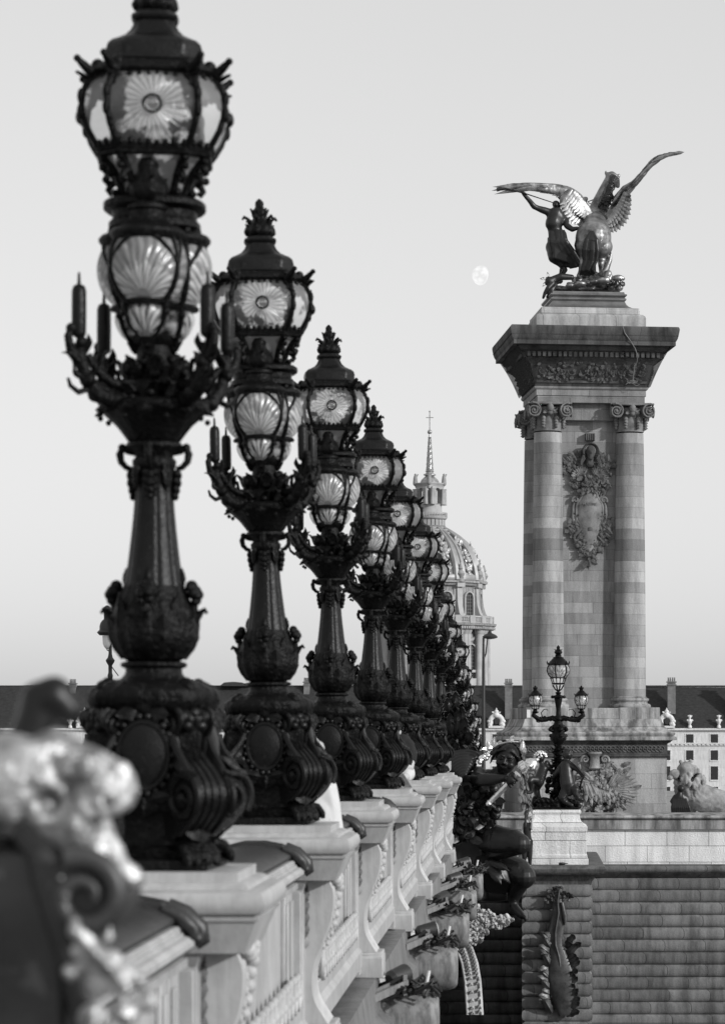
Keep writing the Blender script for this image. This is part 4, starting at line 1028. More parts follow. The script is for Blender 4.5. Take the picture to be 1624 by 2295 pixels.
# lion-like mask under the chin
for i in range(16):
    a = i*2*pi/16; m.leaf((fx,yc-.2,z_(1072)),(fx+.26*cos(a),yc-.28,z_(1072)+.18*sin(a)), .12, .3, (0,-1,0), lobes=2, n=6, thick=.03)
rnd = random.Random(77)
lumps(m, rnd, 150, -.78, .78, z_(1100), z_(1012), yc-.08, (.05,.09), .75, .34, lambda x,z: abs(x) > .27 + (z-z_(1060))*.05 and abs(x) < .80-abs(z-z_(1050))*.35)
lumps(m, rnd, 50, -.30, .30, z_(1100), z_(1062), yc-.22, (.05,.09), .5, .24)
m.build('head_foliage', carved_m, pyl, 50)
m = MB(); rnd = random.Random(31)    # trophy of arms hanging under the shield
ins = lambda x, z: abs(x) < .50*(1-max(0,(z_(1190)-z))/(z_(1190)-z_(1268)))**.7+.06
lumps(m, rnd, 190, -.70,.70, z_(1262), z_(1172), yc-.10, (.05,.11), .65, .32, lambda x, z: abs(x) < .66*max(.05,1-max(0,(z_(1185)-z))/(z_(1185)-z_(1268)))**.7)
lumps(m, rnd, 70, -.68,.68, z_(1200), z_(1150), yc-.08, (.05,.08), .65, .28, lambda x,z: abs(x)>.22)
for (x0,y0,x1,y1,r) in ((-.45,1165,.15,1215,.04),(.45,1165,-.15,1220,.04),(-.55,1200,-.25,1180,.06),(-.5,1215,-.3,1190,.05),(0,1120,0,1240,.035),(.5,1215,.2,1195,.04),(-.35,1235,.2,1200,.03)):
    m.tube([(x0,yc-.12,z_(y0)),((x0+x1)/2,yc-.18,z_((y0+y1)/2)),(x1,yc-.12,z_(y1))], r, 8)
m.tube([(.12,yc-.1,z_(1190)),(.30,yc-.14,z_(1170)),(.42,yc-.14,z_(1190)),(.42,yc-.14,z_(1215)),(.28,yc-.14,z_(1235))], [.03]*5, 8)
m.ball((-.12,yc-.1,z_(1210)), .17, 14, 9, (1,.5,1.2)); m.ball((.18,yc-.08,z_(1205)), .15, 14, 9, (1,.5,1.1))
for dx in (-.12,0,.12):
    m.tube([(dx*.8,yc-.22,z_(1178)),(dx,yc-.24,z_(1160)),(dx*1.05,yc-.24,z_(1142))], [.03,.028,.004], 7); m.leaf((dx,yc-.24,z_(1156)),(dx+.05,yc-.25,z_(1148)),.04,.2)
m.lathe([(.12,0),(.13,.1),(.08,.16),(.09,.2)], 14, (0,yc-.18,z_(1188)))
m.build('trophy_relief', carved_m, pyl, 50)
def text(body, size, mt, parent, loc, rot, name, ext=.006):
    cu = bpy.data.curves.new(name, 'FONT'); cu.body = body; cu.size = size; cu.extrude = ext; cu.align_x = 'CENTER'
    o = bpy.data.objects.new(name, cu); COL.objects.link(o); dg = bpy.context.evaluated_depsgraph_get()
    me = bpy.data.meshes.new_from_object(o.evaluated_get(dg)); bpy.data.objects.remove(o)
    me.materials.clear(); me.materials.append(mt); o = bpy.data.objects.new(name, me); COL.objects.link(o)
    o.parent = parent; o.location = loc; o.rotation_euler = rot; return o
text('MARINE', .145, mat('cut_letter', .15, .9, 0, .2), pyl, (0,yc-.285,z_(1131)), (pi/2,0,0), 'inscription', .006)
# trophy on the plinth wall
m = MB(); rnd = random.Random(44); yb = H-2.58
cx_, cz_ = xm(1345)-.0, z_(1765)
ins = lambda x, z: ((x-cx_)/1.15)**2 + ((z-cz_)/.95)**2 < 1
lumps(m, rnd, 210, cx_-1.15, cx_+1.3, cz_-.9, cz_+.8, yb-.02, (.04,.10), .7, .30, ins)
for i in range(14):
    a = -.9+i*.16; m.leaf((cx_+.1,yb-.1,cz_-.1),(cx_+.1+1.2*cos(a),yb-.22,cz_-.1+.9*sin(a)), .20, .2, (0,-1,0), lobes=6, n=10, thick=.03)
for i in range(8):
    a = 2.4+i*.25; m.leaf((cx_-.2,yb-.1,cz_+.1),(cx_-.2+.8*cos(a),yb-.25,cz_+.1+.8*sin(a)), .18, .3, (0,-1,0), lobes=6, n=10, thick=.03)
m.lathe([(.14,0),(.22,.06),(.18,.14),(.16,.45),(.20,.5),(.26,.56),(.24,.62)], 20, (xm(1325),yb-.16,z_(1725)))
for s in (-1,1): m.spiral((xm(1325)+s*.34,yb-.16,z_(1702)), .16, 1.5, .05, (s,0,0),(0,0,1),8,22,start=-.5)
lumps(m, rnd, 160, cx_-.75, cx_+.75, cz_-1.0, cz_+.45, yb-.22, (.05,.10), .75, .30, ins)
for k in range(26): m.leaf((cx_-.7+.055*k,yb-.2,cz_+.3-.03*k),(cx_-.6+.05*k+.2*sin(k*2.1),yb-.38,cz_-.35-.12*(k%4)), .22, .35, (0,-1,0), lobes=5, n=9, thick=.03)
o = m.build('plinth_trophy', mat('trophy_stone', .20, .85, 0, .2, .6, 2.5, .5, 22), pyl, 50)
m = MB(); rnd = random.Random(45); cx2 = xm(1155)+.25
for i in range(60):
    a = rnd.uniform(-.6,1.0); z = z_(1700)-rnd.uniform(0,1.9); x = cx2+rnd.uniform(-.2,.35)
    m.leaf((x,yb-.05,z),(x+.2*sin(a),yb-.2,z-.42), .2, .3, (0,-1,0), lobes=3, n=7, thick=.03)
m.build('feather_relief', carved, pyl, 50)

# ------------------------------------------------------------------ the winged horse group
SD = 102.3; k_ = 1/3.5305
def G(cx, cy, dy=0.0): return W((1140+cx*k_)/1.0548, (350+cy*k_)/1.0548, SD) + Vector((0, dy, 0)) - Vector((0,0,EYE)) 
UM = SD/F*k_/1.0548              # metres per crop px
grp = empty('statue_group', (0,0,EYE), 0, 'gilded winged horse rearing beside a draped figure with raised arm on top of the pylon', 'statue')
m = MB()                         # horse body
limb(m, [(G(925,770,-.55),.60),(G(935,690,.1),.60),(G(945,600,.8),.58),(G(955,540,1.2),.46)], 20)
m.ball(G(860,770,-.55),.42,16,12,(.9,1,1.3)); m.ball(G(985,770,-.55),.42,16,12,(.9,1,1.3))
limb(m, [(G(850,830,-.5),.38),(G(815,930,-.35),.20),(G(825,985,-.55),.11),(G(818,1050,-.45),.10),(G(805,1090,-.6),.12)], 16)
limb(m, [(G(990,840,-.5),.40),(G(1000,930,-.25),.22),(G(985,985,-.55),.12),(G(990,1040,-.45),.11),(G(1010,1085,-.65),.12)], 16)
limb(m, [(G(960,520,1.1),.40),(G(985,430,1.3),.34),(G(1020,330,1.35),.27),(G(1055,240,1.3),.21),(G(1085,180,1.25),.19)], 16)
limb(m, [(G(1085,175,1.25),.18),(G(1120,185,1.45),.15),(G(1138,225,1.75),.10),(G(1142,235,1.85),.09)], 14)
limb(m, [(G(900,560,1.4),.2),(G(870,600,2.1),.15),(G(860,700,2.2),.1)], 12); limb(m, [(G(990,560,1.5),.2),(G(1020,600,2.1),.15),(G(1010,720,2.2),.1)], 12)
for x_, y_ in ((1035,120),(1150,145)): m.tube([G(x_+(6 if x_<1100 else -10),y_+55,1.2),G(x_,y_+25,1.2),G(x_,y_,1.2)],[.05,.055,.006],8)
m.ball(G(1135,195,1.35),.05,8,6)
horse = organic(m, 'horse', gilt, grp, .042, 4, .012, 3)
m = MB()                         # tail: bundle of strands
rnd = random.Random(7)
for i in range(46):
    a = rnd.uniform(-1,1); b = rnd.uniform(-1,1)
    m.tube([G(905+8*a,742+6*b,-1.12),G(900+46*a,820,-1.25-.1*abs(b)),G(895+58*a,900,-1.22+.12*b),G(892+52*a,980,-1.1+.15*b),G(880+52*a+20*b,1060,-1.0+.2*b),G(868+70*a,1092+10*b,-.95)], [.05,.075,.08,.07,.05,.02], 6)
organic(m, 'tail', bronze_n, horse, .022, 1)
m = MB(); rnd = random.Random(8)  # mane
for i in range(90):
    u = rnd.random(); x0 = 1092-100*u+rnd.uniform(-10-45*u,12+20*u); y0 = 165+300*u; dx = rnd.uniform(-5,15+45*u)
    m.tube([G(x0,y0,1.05),G(x0+dx*.7+8,y0+25,.82),G(x0+dx*.3-6,y0+60,.72),G(x0+dx+8,y0+100,.8)], [.04,.06,.05,.012], 7)
organic(m, 'mane', bronze_n, horse, .02, 0)
def feather(m, a, b, wd, dy=0, nrm=(0,-1,0), t=.03): m.leaf(a, b, wd, .06, nrm, lobes=0, n=9, thick=t, cup=.25, bow=.05)
def bez(pts, u):
    pts = [Vector(p) for p in pts]
    while len(pts) > 1: pts = [p.lerp(q, u) for p, q in zip(pts[:-1], pts[1:])]
    return pts[0]
def cpoly(pts, u):               # point along polyline by fraction
    pts = [Vector(p) for p in pts]; n_ = len(pts)-1; t = min(u*n_, n_-1e-6); i = int(t); f = t-i
    p0 = pts[max(i-1,0)]; p1 = pts[i]; p2 = pts[i+1]; p3 = pts[min(i+2,n_)]
    return .5*((2*p1)+(p2-p0)*f+(2*p0-5*p1+4*p2-p3)*f*f+(3*p1-p0-3*p2+p3)*f**3)
# left wing
ridge = [G(900,590,.7),G(860,500,.5),(G(820,410,.3)),G(740,350,.1),G(640,328,-.1),G(520,322,-.3),G(350,322,-.45),G(200,335,-.55)]
under = [G(905,640,.4),G(850,640,.0),G(760,560,-.1),G(690,470,-.2),G(600,400,-.3),G(480,375,-.4),G(330,355,-.5),G(200,360,-.55)]
m = MB()
for j in range(28):
    a = cpoly(ridge, j/27); b = cpoly(under, j/27); r = (a-b).length*.5
    m.ball((a+b)/2, max(.05,r*.98), 12, 8, (1,.35,1)) if j < 27 else None
m.tube([cpoly(ridge, j/20) for j in range(21)], [.16-.005*j for j in range(21)], 10)
lw = organic(m, 'wing', gilt, horse, .035, 4, .01, 5)
m = MB()
tips = [(640,492),(640,520),(650,550),(665,580),(682,605),(705,628),(735,645),(765,650),(795,650),(822,648),(848,640),(872,628)]
for i, t in enumerate(tips):
    u = .44-.036*i; feather(m, cpoly(ridge,u)+Vector((0,-.25,-.1)), G(t[0],t[1],-.35+.03*i), .34)
for i in range(12):
    u = .42-.034*i; t = tips[i]; a = cpoly(ridge,u)+Vector((0,-.32,0)); b = a.lerp(G(t[0],t[1],-.35), .60); feather(m, a, b, .30)
for i in range(10):
    u = .38-.034*i; t = tips[i]; a = cpoly(ridge,u)+Vector((0,-.36,.02)); b = a.lerp(G(t[0],t[1],-.38), .30); feather(m, a, b, .26)
prim = [(75,380),(82,347),(95,408),(130,400),(200,388),(250,362),(330,366),(400,372),(470,386),(530,392),(575,405),(610,420)]
for i, t in enumerate(prim):
    a = cpoly(ridge, max(.45,.85-.04*i)); feather(m, a+Vector((0,-.12,-.04)), G(t[0],t[1],-.55+.03*i), .20 if i > 4 else .15)
m.build('feathers', gilt, lw, 60)
# right wing
ridge2 = [G(1010,640,.6),G(1060,560,.4),G(1130,420,.2),G(1180,350,.1),(G(1250,295,-.1)),G(1330,215,-.3),G(1420,110,-.5),G(1520,72,-.6),G(1620,56,-.7),G(1670,60,-.7)]
m = MB()
m.tube([cpoly(ridge2, j/24) for j in range(25)], [.26-.0155*j+.00022*j*j for j in range(25)], 12, .5)
m.tube([G(1100,395,.9),G(1150,375,.5),G(1200,340,.2),G(1260,300,0)], [.1,.16,.2,.14], 12)
for j in range(14):
    u = j/13; a = G(1040+130*u,620-220*u,.3); b = G(1090+130*u,650-200*u,.1); m.ball((a+b)/2, .22, 12, 8, (1.1,.35,1.2))
m.tube([G(1225,360,-.1),G(1280,310,-.25),G(1345,240,-.38),G(1440,125,-.5)], [.05,.11,.09,.05], 10, .4)
rw = organic(m, 'wing', gilt, horse, .035, 4, .01, 5)
m = MB()
tips = [(1240,400),(1245,440),(1245,480),(1242,520),(1238,560),(1222,600),(1205,635),(1180,660),(1150,690),(1120,708),(1090,712),(1065,700)]
for k2, (f, w_) in enumerate(((1,.36),(.66,.30),(.36,.28))):
    for i, t in enumerate(tips):
        a = G(1165-11*i, 400+19*i, .05-.1*k2); b = G(t[0], t[1], -.12); feather(m, a, a.lerp(b, f)+Vector((0,-.05*k2,0)), w_)
for i in range(9):
    a = cpoly(ridge2, .45+.05*i); feather(m, a+Vector((0,-.1,-.08)), cpoly(ridge2, min(1,.60+.055*i))+Vector((.02,-.05,-.13+.013*i)), .13)
m.build('feathers', gilt, rw, 60)
# draped figure with raised arm
m = MB()
limb(m, [(G(625,590,-.2),.30),(G(605,640,-.25),.27),(G(600,690,-.25),.25),(G(625,760,-.2),.34),(G(640,820,-.2),.36)], 18)
m.ball(G(560,560,-.3),.15,12,8); m.ball(G(680,560,-.1),.16,12,8)
limb(m, [(G(625,535,-.1),.11),(G(618,480,-.1),.15),(G(612,470,-.12),.14)], 12)
limb(m, [(G(555,545,-.3),.135),(G(490,528,-.4),.125),(G(430,508,-.5),.10),(G(385,455,-.55),.085),(G(345,410,-.6),.06),(G(335,395,-.6),.065)], 14)
limb(m, [(G(690,590,-.1),.13),(G(700,660,-.4),.11),(G(745,700,-.55),.10),(G(790,690,-.6),.07)], 14)
limb(m, [(G(610,560,-.25),.27),(G(585,640,-.3),.27)], 16)
limb(m, [(G(600,840,-.3),.33),(G(590,930,-.5),.20),(G(650,980,-.4),.14),(G(690,1030,-.4),.09),(G(660,1075,-.5),.08),(G(640,1080,-.65),.06)], 14)
limb(m, [(G(660,850,-.1),.28),(G(690,950,-.3),.17),(G(660,1040,-.1),.09),(G(650,1090,-.2),.07)], 14)
fig = organic(m, 'draped_figure', bronze_n, grp, .032, 4, .015, 4)
m = MB(); rnd = random.Random(12)
for i in range(44):
    u = rnd.random(); x0 = 560+130*u; y0 = 700+40*rnd.random()
    m.tube([G(x0,y0,-.55),G(x0+20*rnd.random(),y0+80,-.72),G(x0+60*u+20,y0+170,-.65),G(x0+90+50*u,y0+240+40*rnd.random(),-.5),G(x0+150+40*u,y0+270,-.45)], [.05,.085,.075,.06,.02], 7)
for i in range(12):
    m.tube([G(545,760+12*i,-.3),G(600,830+10*i,-.72),G(690,880+8*i,-.65),G(780,920+6*i,-.5)], [.04,.06,.06,.03], 7)
organic(m, 'drapery', bronze_n, fig, .026, 1)
m = MB(); m.tube([G(190,362,-.62),G(350,402,-.62),G(610,478,-.4)], [.035,.022,.016], 8); m.tube([G(190,362,-.62),G(120,372,-.62)], [.035,.075], 10); m.ball(G(612,485,-.35), .075, 10, 7)
for f_ in range(4): m.tube([G(325+8*f_,385+4*f_,-.68),G(338+8*f_,400+3*f_,-.70),G(345+7*f_,412+2*f_,-.62)], .022, 6)
m.build('trumpet', bronze_n, fig, 50)
m = MB(); limb(m, [(G(862,450,1.6),.09),(G(862,400,1.6),.07),(G(868,372,1.6),.06),(G(872,352,1.6),.075),(G(860,345,1.6),.05)], 10)
organic(m, 'raised_hand', gilt, fig, .02, 3)
m = MB(); m.tube([G(885,378,1.6),G(955,355,1.5)], .018, 6); m.tube([G(890,385,1.6),G(935,410,1.5)], .018, 6); m.tube([G(870,360,1.6),G(835,385,1.6),G(826,400,1.6)], .014, 6)
m.build('reins', bronze_n, horse, 50)
m = MB(); rnd = random.Random(15)   # rock and broken figures at the feet
for i in range(70): m.ball(G(rnd.uniform(600,1140), rnd.uniform(1110,1180), rnd.uniform(-.9,2.2)), rnd.uniform(.10,.22), 10, 7, (1.3,1,.6))
for i in range(26): m.ball(G(rnd.uniform(740,1060), rnd.uniform(1060,1110), rnd.uniform(-.7,.8)), rnd.uniform(.08,.18), 10, 7)
m.sq([(1.22,0),(1.18,.16)], (G(868,1190,0)+Vector((0,1.0,0))))
organic(m, 'rock', gilt, grp, .04, 2, .03, 5, None, .02, 14)
m = MB(); rnd = random.Random(16)
limb(m, [(G(740,1110,-.9),.10),(G(650,1108,-1.0),.13),(G(600,1130,-1.0),.14),(G(555,1150,-1.1),.13),(G(545,1165,-1.1),.10)], 12)
limb(m, [(G(580,1170,-1.1),.11),(G(545,1210,-1.2),.09),(G(520,1250,-1.2),.07),(G(505,1290,-1.2),.05)], 12); limb(m, [(G(600,1180,-1.0),.10),(G(575,1230,-1.1),.08),(G(540,1280,-1.1),.06)], 12)
m.leaf(G(550,1130,-1.1),G(538,1066,-1.1),.16,.1,(0,-1,0),lobes=0); m.leaf(G(540,1130,-1.1),G(470,1130,-1.1),.14,.1,(0,-1,0),lobes=0); m.leaf(G(540,1145,-1.1),G(495,1200,-1.1),.16,.1,(0,-1,0),lobes=0)
organic(m, 'fallen_figure', bronze_n, grp, .022, 2)
m = MB()
for (x,y,a) in ((1075,880,1.1),(1060,930,.5),(1055,960,1.8),(1045,1010,.9),(1030,1040,1.4),(1120,1120,.8),(1150,1140,.3),(1060,1100,1.2),(1100,1130,2.2)):
    m.leaf(G(x-45,y+70,-.4),G(x,y,-.5),.22,.3,(0,-1,0),lobes=3,thick=.03); m.ball(G(x-25,y+45,-.45),.09,8,6)
for (x,y) in ((1085,1135),(1110,1125),(1145,1140),(1165,1160)): m.ball(G(x,y,-.7),.09,10,7); m.spiral(G(x,y,-.78),.08,1.2,.025,(1,0,0),(0,0,1),6,16)
m.tube([G(990,1090,-.5),G(1030,1020,-.5),G(1060,950,-.5),G(1070,900,-.5)],[.16,.12,.08,.03],8)
m.build('palm_leaves', gilt, grp, 50)
# ================================================================== far buildings
BD = 720.0; BP = BD/F
def B(x, y): return ((x-VX)*BP, (VY-y)*BP)
bl = empty('palace', (0, BD, EYE), 0, 'long pale palace front with a dark slate roof running across the whole background', 'building')
x0, x1 = B(-260,0)[0], B(1980,0)[0]
fac = stone('facade', .62, 2.2, 3, .05, .2, joint=.1)
m = MB(); m.box(x0, x1, 0, 16, -22, B(0,1636)[1]); m.box(x0,x1,-.45,0,B(0,1668)[1],B(0,1665)[1]); m.box(x0,x1,-.7,0,B(0,1637)[1],B(0,1632.5)[1]); 
m.build('facade', fac, bl, None)
m = MB(); k = 230
for i in range(k): x = x0+(x1-x0)*(i+.5)/k; m.box(x-.35,x+.35,-.4,.0,B(0,1671)[1],B(0,1668.2)[1])
m.box(x0,x1,-.25,0,B(0,1672)[1],B(0,1670.5)[1]); m.build('string_course', white_s, bl, None)
m = MB(); zr0, zr1 = B(0,1633)[1], B(0,1538)[1]
m.add([(x0,-.5,zr0),(x1,-.5,zr0),(x1,7,zr1-.3),(x0,7,zr1+.35),(x1,9,zr1-.3),(x0,9,zr1+.35),(x1,16,zr0),(x0,16,zr0)],[(0,1,2,3),(3,2,4,5),(5,4,6,7),(0,3,5,7),(1,6,4,2),(0,7,6,1)])
m.box(x0,x1,6.8,7.3,zr1-.15,zr1+.28)
rf = m.build('roof', slate, bl, None)
win_m = mat('window_dark', .03, .2, 0, .5); 
wx = [(-160),(-100),(-40),20,80,140,198,256,314,372,430,490,545,600,660,720,780,840,900,960,1020,1070,1111,1160,1400,1450,1493,1545,1600,1660]
wm = []
for x in wx:
    for y0_, y1_ in ((1646,1667),(1682,1704),(1718,1748),(1764,1794)):
        a, zt_ = B(x, y0_); zb_ = B(x, y1_)[1]
        f = MB(); hw = .95
        f.box(a-hw-.25,a-hw,-.10,.02,zb_-.2,zt_+.2); f.box(a+hw,a+hw+.25,-.10,.02,zb_-.2,zt_+.2); f.box(a-hw,a+hw,-.10,.02,zt_,zt_+.2); f.box(a-hw-.1,a+hw+.1,-.16,.02,zb_-.35,zb_-.02)
        wo = f.build('window', white_s, bl, None)
        g = MB(); g.box(a-hw,a+hw,-.04,-.01,zb_,zt_); g.build('pane', win_m, wo, None)
        g = MB()
        for q in (-.48,0,.48): g.box(a+q-.03,a+q+.03,-.08,-.03,zb_,zt_)
        for q in (.33,.66): g.box(a-hw,a+hw,-.085,-.035,zb_+(zt_-zb_)*q-.03,zb_+(zt_-zb_)*q+.03)
        g.build('glazing_bar', slate, wo, None)
for (x, wd, yt, yb) in ((154,14,1533,1560),(683,13,1530,1560),(1139,16,1533,1601),(1505,18,1530,1590),(-60,14,1532,1560),(1640,16,1532,1596),(420,13,1534,1556)):
    a, zt_ = B(x, yt); zb_ = B(x, yb)[1]; h = wd*BP/2; m = MB(); yy = 1.2 if yb > 1580 else 5.6
    m.box(a-h,a+h,yy,yy+2.0,zb_-1.2,zt_); m.box(a-h-.2,a+h+.2,yy-.2,yy+2.2,zt_-.7,zt_-.4); m.box(a-h-.25,a+h+.25,yy-.25,yy+2.25,zt_,zt_+.3)
    ch = m.build('chimney', mat('chimney_brick', .16, .9, 0, .2, .3, .8, .3, 3) if 'chimney_brick' not in MATS else MATS['chimney_brick'], rf, None)
    m = MB()
    for q in (-.7,-.25,.25,.7): m.lathe([(.22,0),(.16,.9),(.22,1.0)], 8, (a+q*h*1.1,yy+1,zt_+.3))
    m.build('chimney_pot', MATS['chimney_brick'], ch, 40)
def dormer(a):                    # trophy dormer: round window in carved stone with a crest
    z = B(0,1632)[1]; m = MB()
    N_ = 20
    for i in range(N_):
        t = -.5+i*(pi+1)/N_; m.ball((a+1.45*cos(t), -.6, z+1.75+1.35*sin(t)), .62, 8, 6, (1,.7,1))
    m.box(a-2.0,a+2.0,-1.1,.3,z,z+.55)
    for s in (-1,1): m.ball((a+s*1.6,-.6,z+.8),.6,8,6); m.ball((a+s*1.85,-.6,z+1.7),.45,8,6)
    m.ball((a,-.7,z+3.3),.75,10,7); m.ball((a,-.7,z+4.1),.55,10,7); m.tube([(a,-.7,z+4.2),(a,-.7,z+5.1)],[.3,.08],8); m.leaf((a-.4,-.8,z+3.6),(a-1.2,-1,z+4.2),.6,.3); m.leaf((a+.4,-.8,z+3.6),(a+1.2,-1,z+4.2),.6,.3)
    d = m.build('dormer', white_s, rf, 60)
    g = MB(); g.prism([(a+.62*cos(t)*(1 if t < pi or t > 2*pi else .9), z+1.7+.8*sin(t)) for t in [i*pi/8 for i in range(16)]], -.95, -.9, 'y'); g.build('pane', win_m, d, None)
for x in (190,513,1112,1493,-130,825,1660): dormer(B(x,0)[0])
for x in (222,490,1060,158,545,1440,1545,-90,1610,780,870):
    a = B(x,0)[0]; z = B(0,1632)[1]; m = MB()
    m.lathe([(.5,0),(.5,.5),(.25,.8),(.45,1.3),(.55,1.8),(.3,2.3),(.2,2.4),(.38,2.7),(.35,3.1),(.1,3.3)], 12, (a,-.5,z))
    for s in (-1,1): m.ball((a+s*.55,-.5,z+1.9),.3,7,5); m.ball((a+s*.4,-.5,z+3.0),.22,7,5)
    m.build('roof_bust', white_s, rf, 50)
m = MB(); a = B(470,0)[0]; m.box(a-.2,a+.2,-1,-.6,B(0,1640)[1],B(0,1605)[1]); m.box(a-.5,a+.5,-1.1,-.5,B(0,1606)[1],B(0,1604)[1]); m.build('roof_post', white_s, rf, None)
m = MB(); ra, rb = B(395,0)[0], B(425,0)[0]
m.box(B(540,0)[0],B(590,0)[0],6,9,zr1+.1,zr1+.8); m.sq([(3.2,0),(2.2,.9),(0.4,1.1)], (B(516,0)[0],8,zr1+.1)); m.build('roof_ridge_box', slate, rf, None)

# ------------------------------------------------------------------ the dome
DD = 800.0; DP = DD/F; DX = (958-VX)*DP
dm = empty('domed_church', (DX, DD+16, EYE), radians(6), 'tall domed church with a gilded ribbed dome, lantern and thin spire behind the candelabra', 'church')
def dz(y): return (VY-y)*DP*1.02
def dr(px): return px*DP*1.02
dst = stone('church_stone', .30, .9, 2.2, .06, .5, joint=.2); dst_w = mat('church_trim', .34, .8, 0, .2, .2, .4, .4, 3)
lead = mat('dome_lead', .022, .45, .3, .5, .4, .3, .3, 2); gold = mat('dome_gold', .40, .42, .4, .5, .35, .8, .5, 3)
NW = 12
def DB(name, m, mt, parent=None, smooth=35): return m.build(name, mt, parent or dm, smooth)
m = MB()                          # drum
m.lathe([(dr(126),dz(1700)),(dr(126),dz(1548)),(dr(118),dz(1546)),(dr(118),dz(1414)),(dr(132),dz(1412)),(dr(134),dz(1409)),(dr(148),dz(1405)),(dr(150),dz(1400)),(dr(136),dz(1399))], 96)
m.box(-dr(150),dr(150),-dr(120),dr(130),dz(1760),dz(1640))
drum = DB('drum', m, dst)
m = MB(); m.lathe([(dr(112),dz(1402)),(dr(112),dz(1318)),(dr(120),dz(1316)),(dr(122),dz(1312)),(dr(127),dz(1310)),(dr(126),dz(1306)),(dr(119),dz(1305))], 96)
attic = DB('attic_storey', m, dst)
m = MB(); m.lathe([(dr(139),dz(1399)),(dr(142),dz(1399)),(dr(142),dz(1397)),(dr(139),dz(1397))], 96, cap=False); m.lathe([(dr(138),dz(1387)),(dr(143),dz(1387)),(dr(143),dz(1384)),(dr(138),dz(1384))], 96, cap=False)
for i in range(168):
    a = 2*pi*i/168; r = dr(140.5); m.lathe([(.18,dz(1397)),(.3,dz(1393)),(.18,dz(1387))], 5, (r*cos(a), r*sin(a), 0), cap=False)
for i in range(24):
    a = 2*pi*(i+.5)/24; m.M = RZ(a); m.box(dr(137),dr(144),-1.0,1.0,dz(1400),dz(1383)); m.M = Matrix.Identity(4)
DB('balustrade_ring', m, dst_w)
m = MB()
for i in range(150):
    m.M = RZ(2*pi*i/150); m.box(dr(143),dr(147.5),-.22,.22,dz(1412),dz(1407.5))
m.M = Matrix.Identity(4); m.lathe([(dr(142),dz(1413)),(dr(144),dz(1413)),(dr(144),dz(1411.5)),(dr(142),dz(1411.5))], 96, cap=False); DB('dentils', m, dst_w, drum)
m = MB()
for i in range(NW):               # paired columns between the windows
    for s in (-.105,-.04,.04,.105):
        a = 2*pi*i/NW + s*1.15; r = dr(129); c = (r*cos(a), r*sin(a), 0)
        m.lathe([(1.25,dz(1546)),(1.25,dz(1543)),(.95,dz(1541)),(.82,dz(1424)),(.95,dz(1423)),(1.25,dz(1415)),(1.35,dz(1412))], 14, c)
    m.M = RZ(2*pi*i/NW); m.box(dr(112),dr(124),-1.9,1.9,dz(1546),dz(1412)); m.box(dr(118),dr(140),-2.9,2.9,dz(1560),dz(1546)); m.box(dr(118),dr(143),-2.9,2.9,dz(1412.5),dz(1400)); m.M = Matrix.Identity(4)
DB('paired_columns', m, dst_w, drum)
m = MB()
for i in range(NW):               # attic buttress volutes
    m.M = RZ(2*pi*i/NW)
    m.prism([(dr(110),dz(1399)),(dr(137),dz(1399)),(dr(137),dz(1393)),(dr(133),dz(1388)),(dr(126),dz(1376)),(dr(121),dz(1360)),(dr(119),dz(1340)),(dr(118),dz(1314)),(dr(110),dz(1314))], -.8, .8, 'y')
    m.spiral((dr(132),.85,dz(1391)), 1.1, 1.5, .3, (1,0,0), (0,0,1), 6, 18); m.box(dr(112),dr(125),-1.3,1.3,dz(1320),dz(1308)); m.box(dr(110),dr(114),-1.5,1.5,dz(1399),dz(1314))
m.M = Matrix.Identity(4); DB('buttress_volutes', m, dst_w, attic)
def arch_win(parent, r, hw, y0, y1, a):
    f = MB(); n_ = 10; zt_ = dz(y0)-hw; zb_ = dz(y1)
    arc = [(hw*cos(t), zt_+hw*sin(t)) for t in [pi*k/n_ for k in range(n_+1)]]
    poly = [(hw,zb_)] + arc + [(-hw,zb_)]; o2 = [(x*1.32, zt_+(z-zt_)*(1.18 if z > zt_ else 1)) for x, z in poly]
    vs = []; fs = []
    for (x,z),(X,Z) in zip(poly, o2): vs += [(x,-r-.7,z),(X,-r-.7,Z),(X,-r+.8,Z),(x,-r+.8,z)]
    for j in range(len(poly)-1):
        for k in range(4): fs.append((j*4+k, j*4+(k+1)%4, j*4+4+(k+1)%4, j*4+4+k))
    f.add(vs, fs); f.box(-hw*1.5,hw*1.5,-r-.9,-r+.5,zb_-.7,zb_)
    wo = f.build('window', dst_w, parent, 35); wo.rotation_euler = (0,0,a)
    g = MB(); g.prism(poly, -r-.15, -r-.05, 'y'); p_ = g.build('pane', win_m, wo, None)
    g = MB()
    for q in (-.33,.33): g.box(hw*q-.1,hw*q+.1,-r-.3,-r-.2,zb_,zt_+hw*.8)
    for q in range(1,7): z = zb_+(zt_+hw-zb_)*q/7; g.box(-hw*.95,hw*.95,-r-.28,-r-.18,z-.07,z+.07)
    g.build('glazing_bar', mat('lead_bar', .12, .6) if 'lead_bar' not in MATS else MATS['lead_bar'], wo, None)
for i in range(NW):
    a = 2*pi*(i+.5)/NW
    if -0.2 < ((a+pi/2+radians(16))%(2*pi)) and True:
        arch_win(drum, dr(118.2), 1.7, 1447, 1503, a); arch_win(attic, dr(112.2), 1.6, 1331, 1384, a)
m = MB()
for i in range(NW):               # panels under drum windows and festoons
    m.M = RZ(2*pi*(i+.5)/NW+pi/2)
    for k in range(7): m.ball((dr(118.5),-2.4+.8*k,dz(1430)-.5*sin(pi*k/6)*1.6), .55, 7, 5)
    m.box(dr(125),dr(127.5),-3,3,dz(1542),dz(1522))
m.M = Matrix.Identity(4); DB('festoons', m, dst_w, drum)
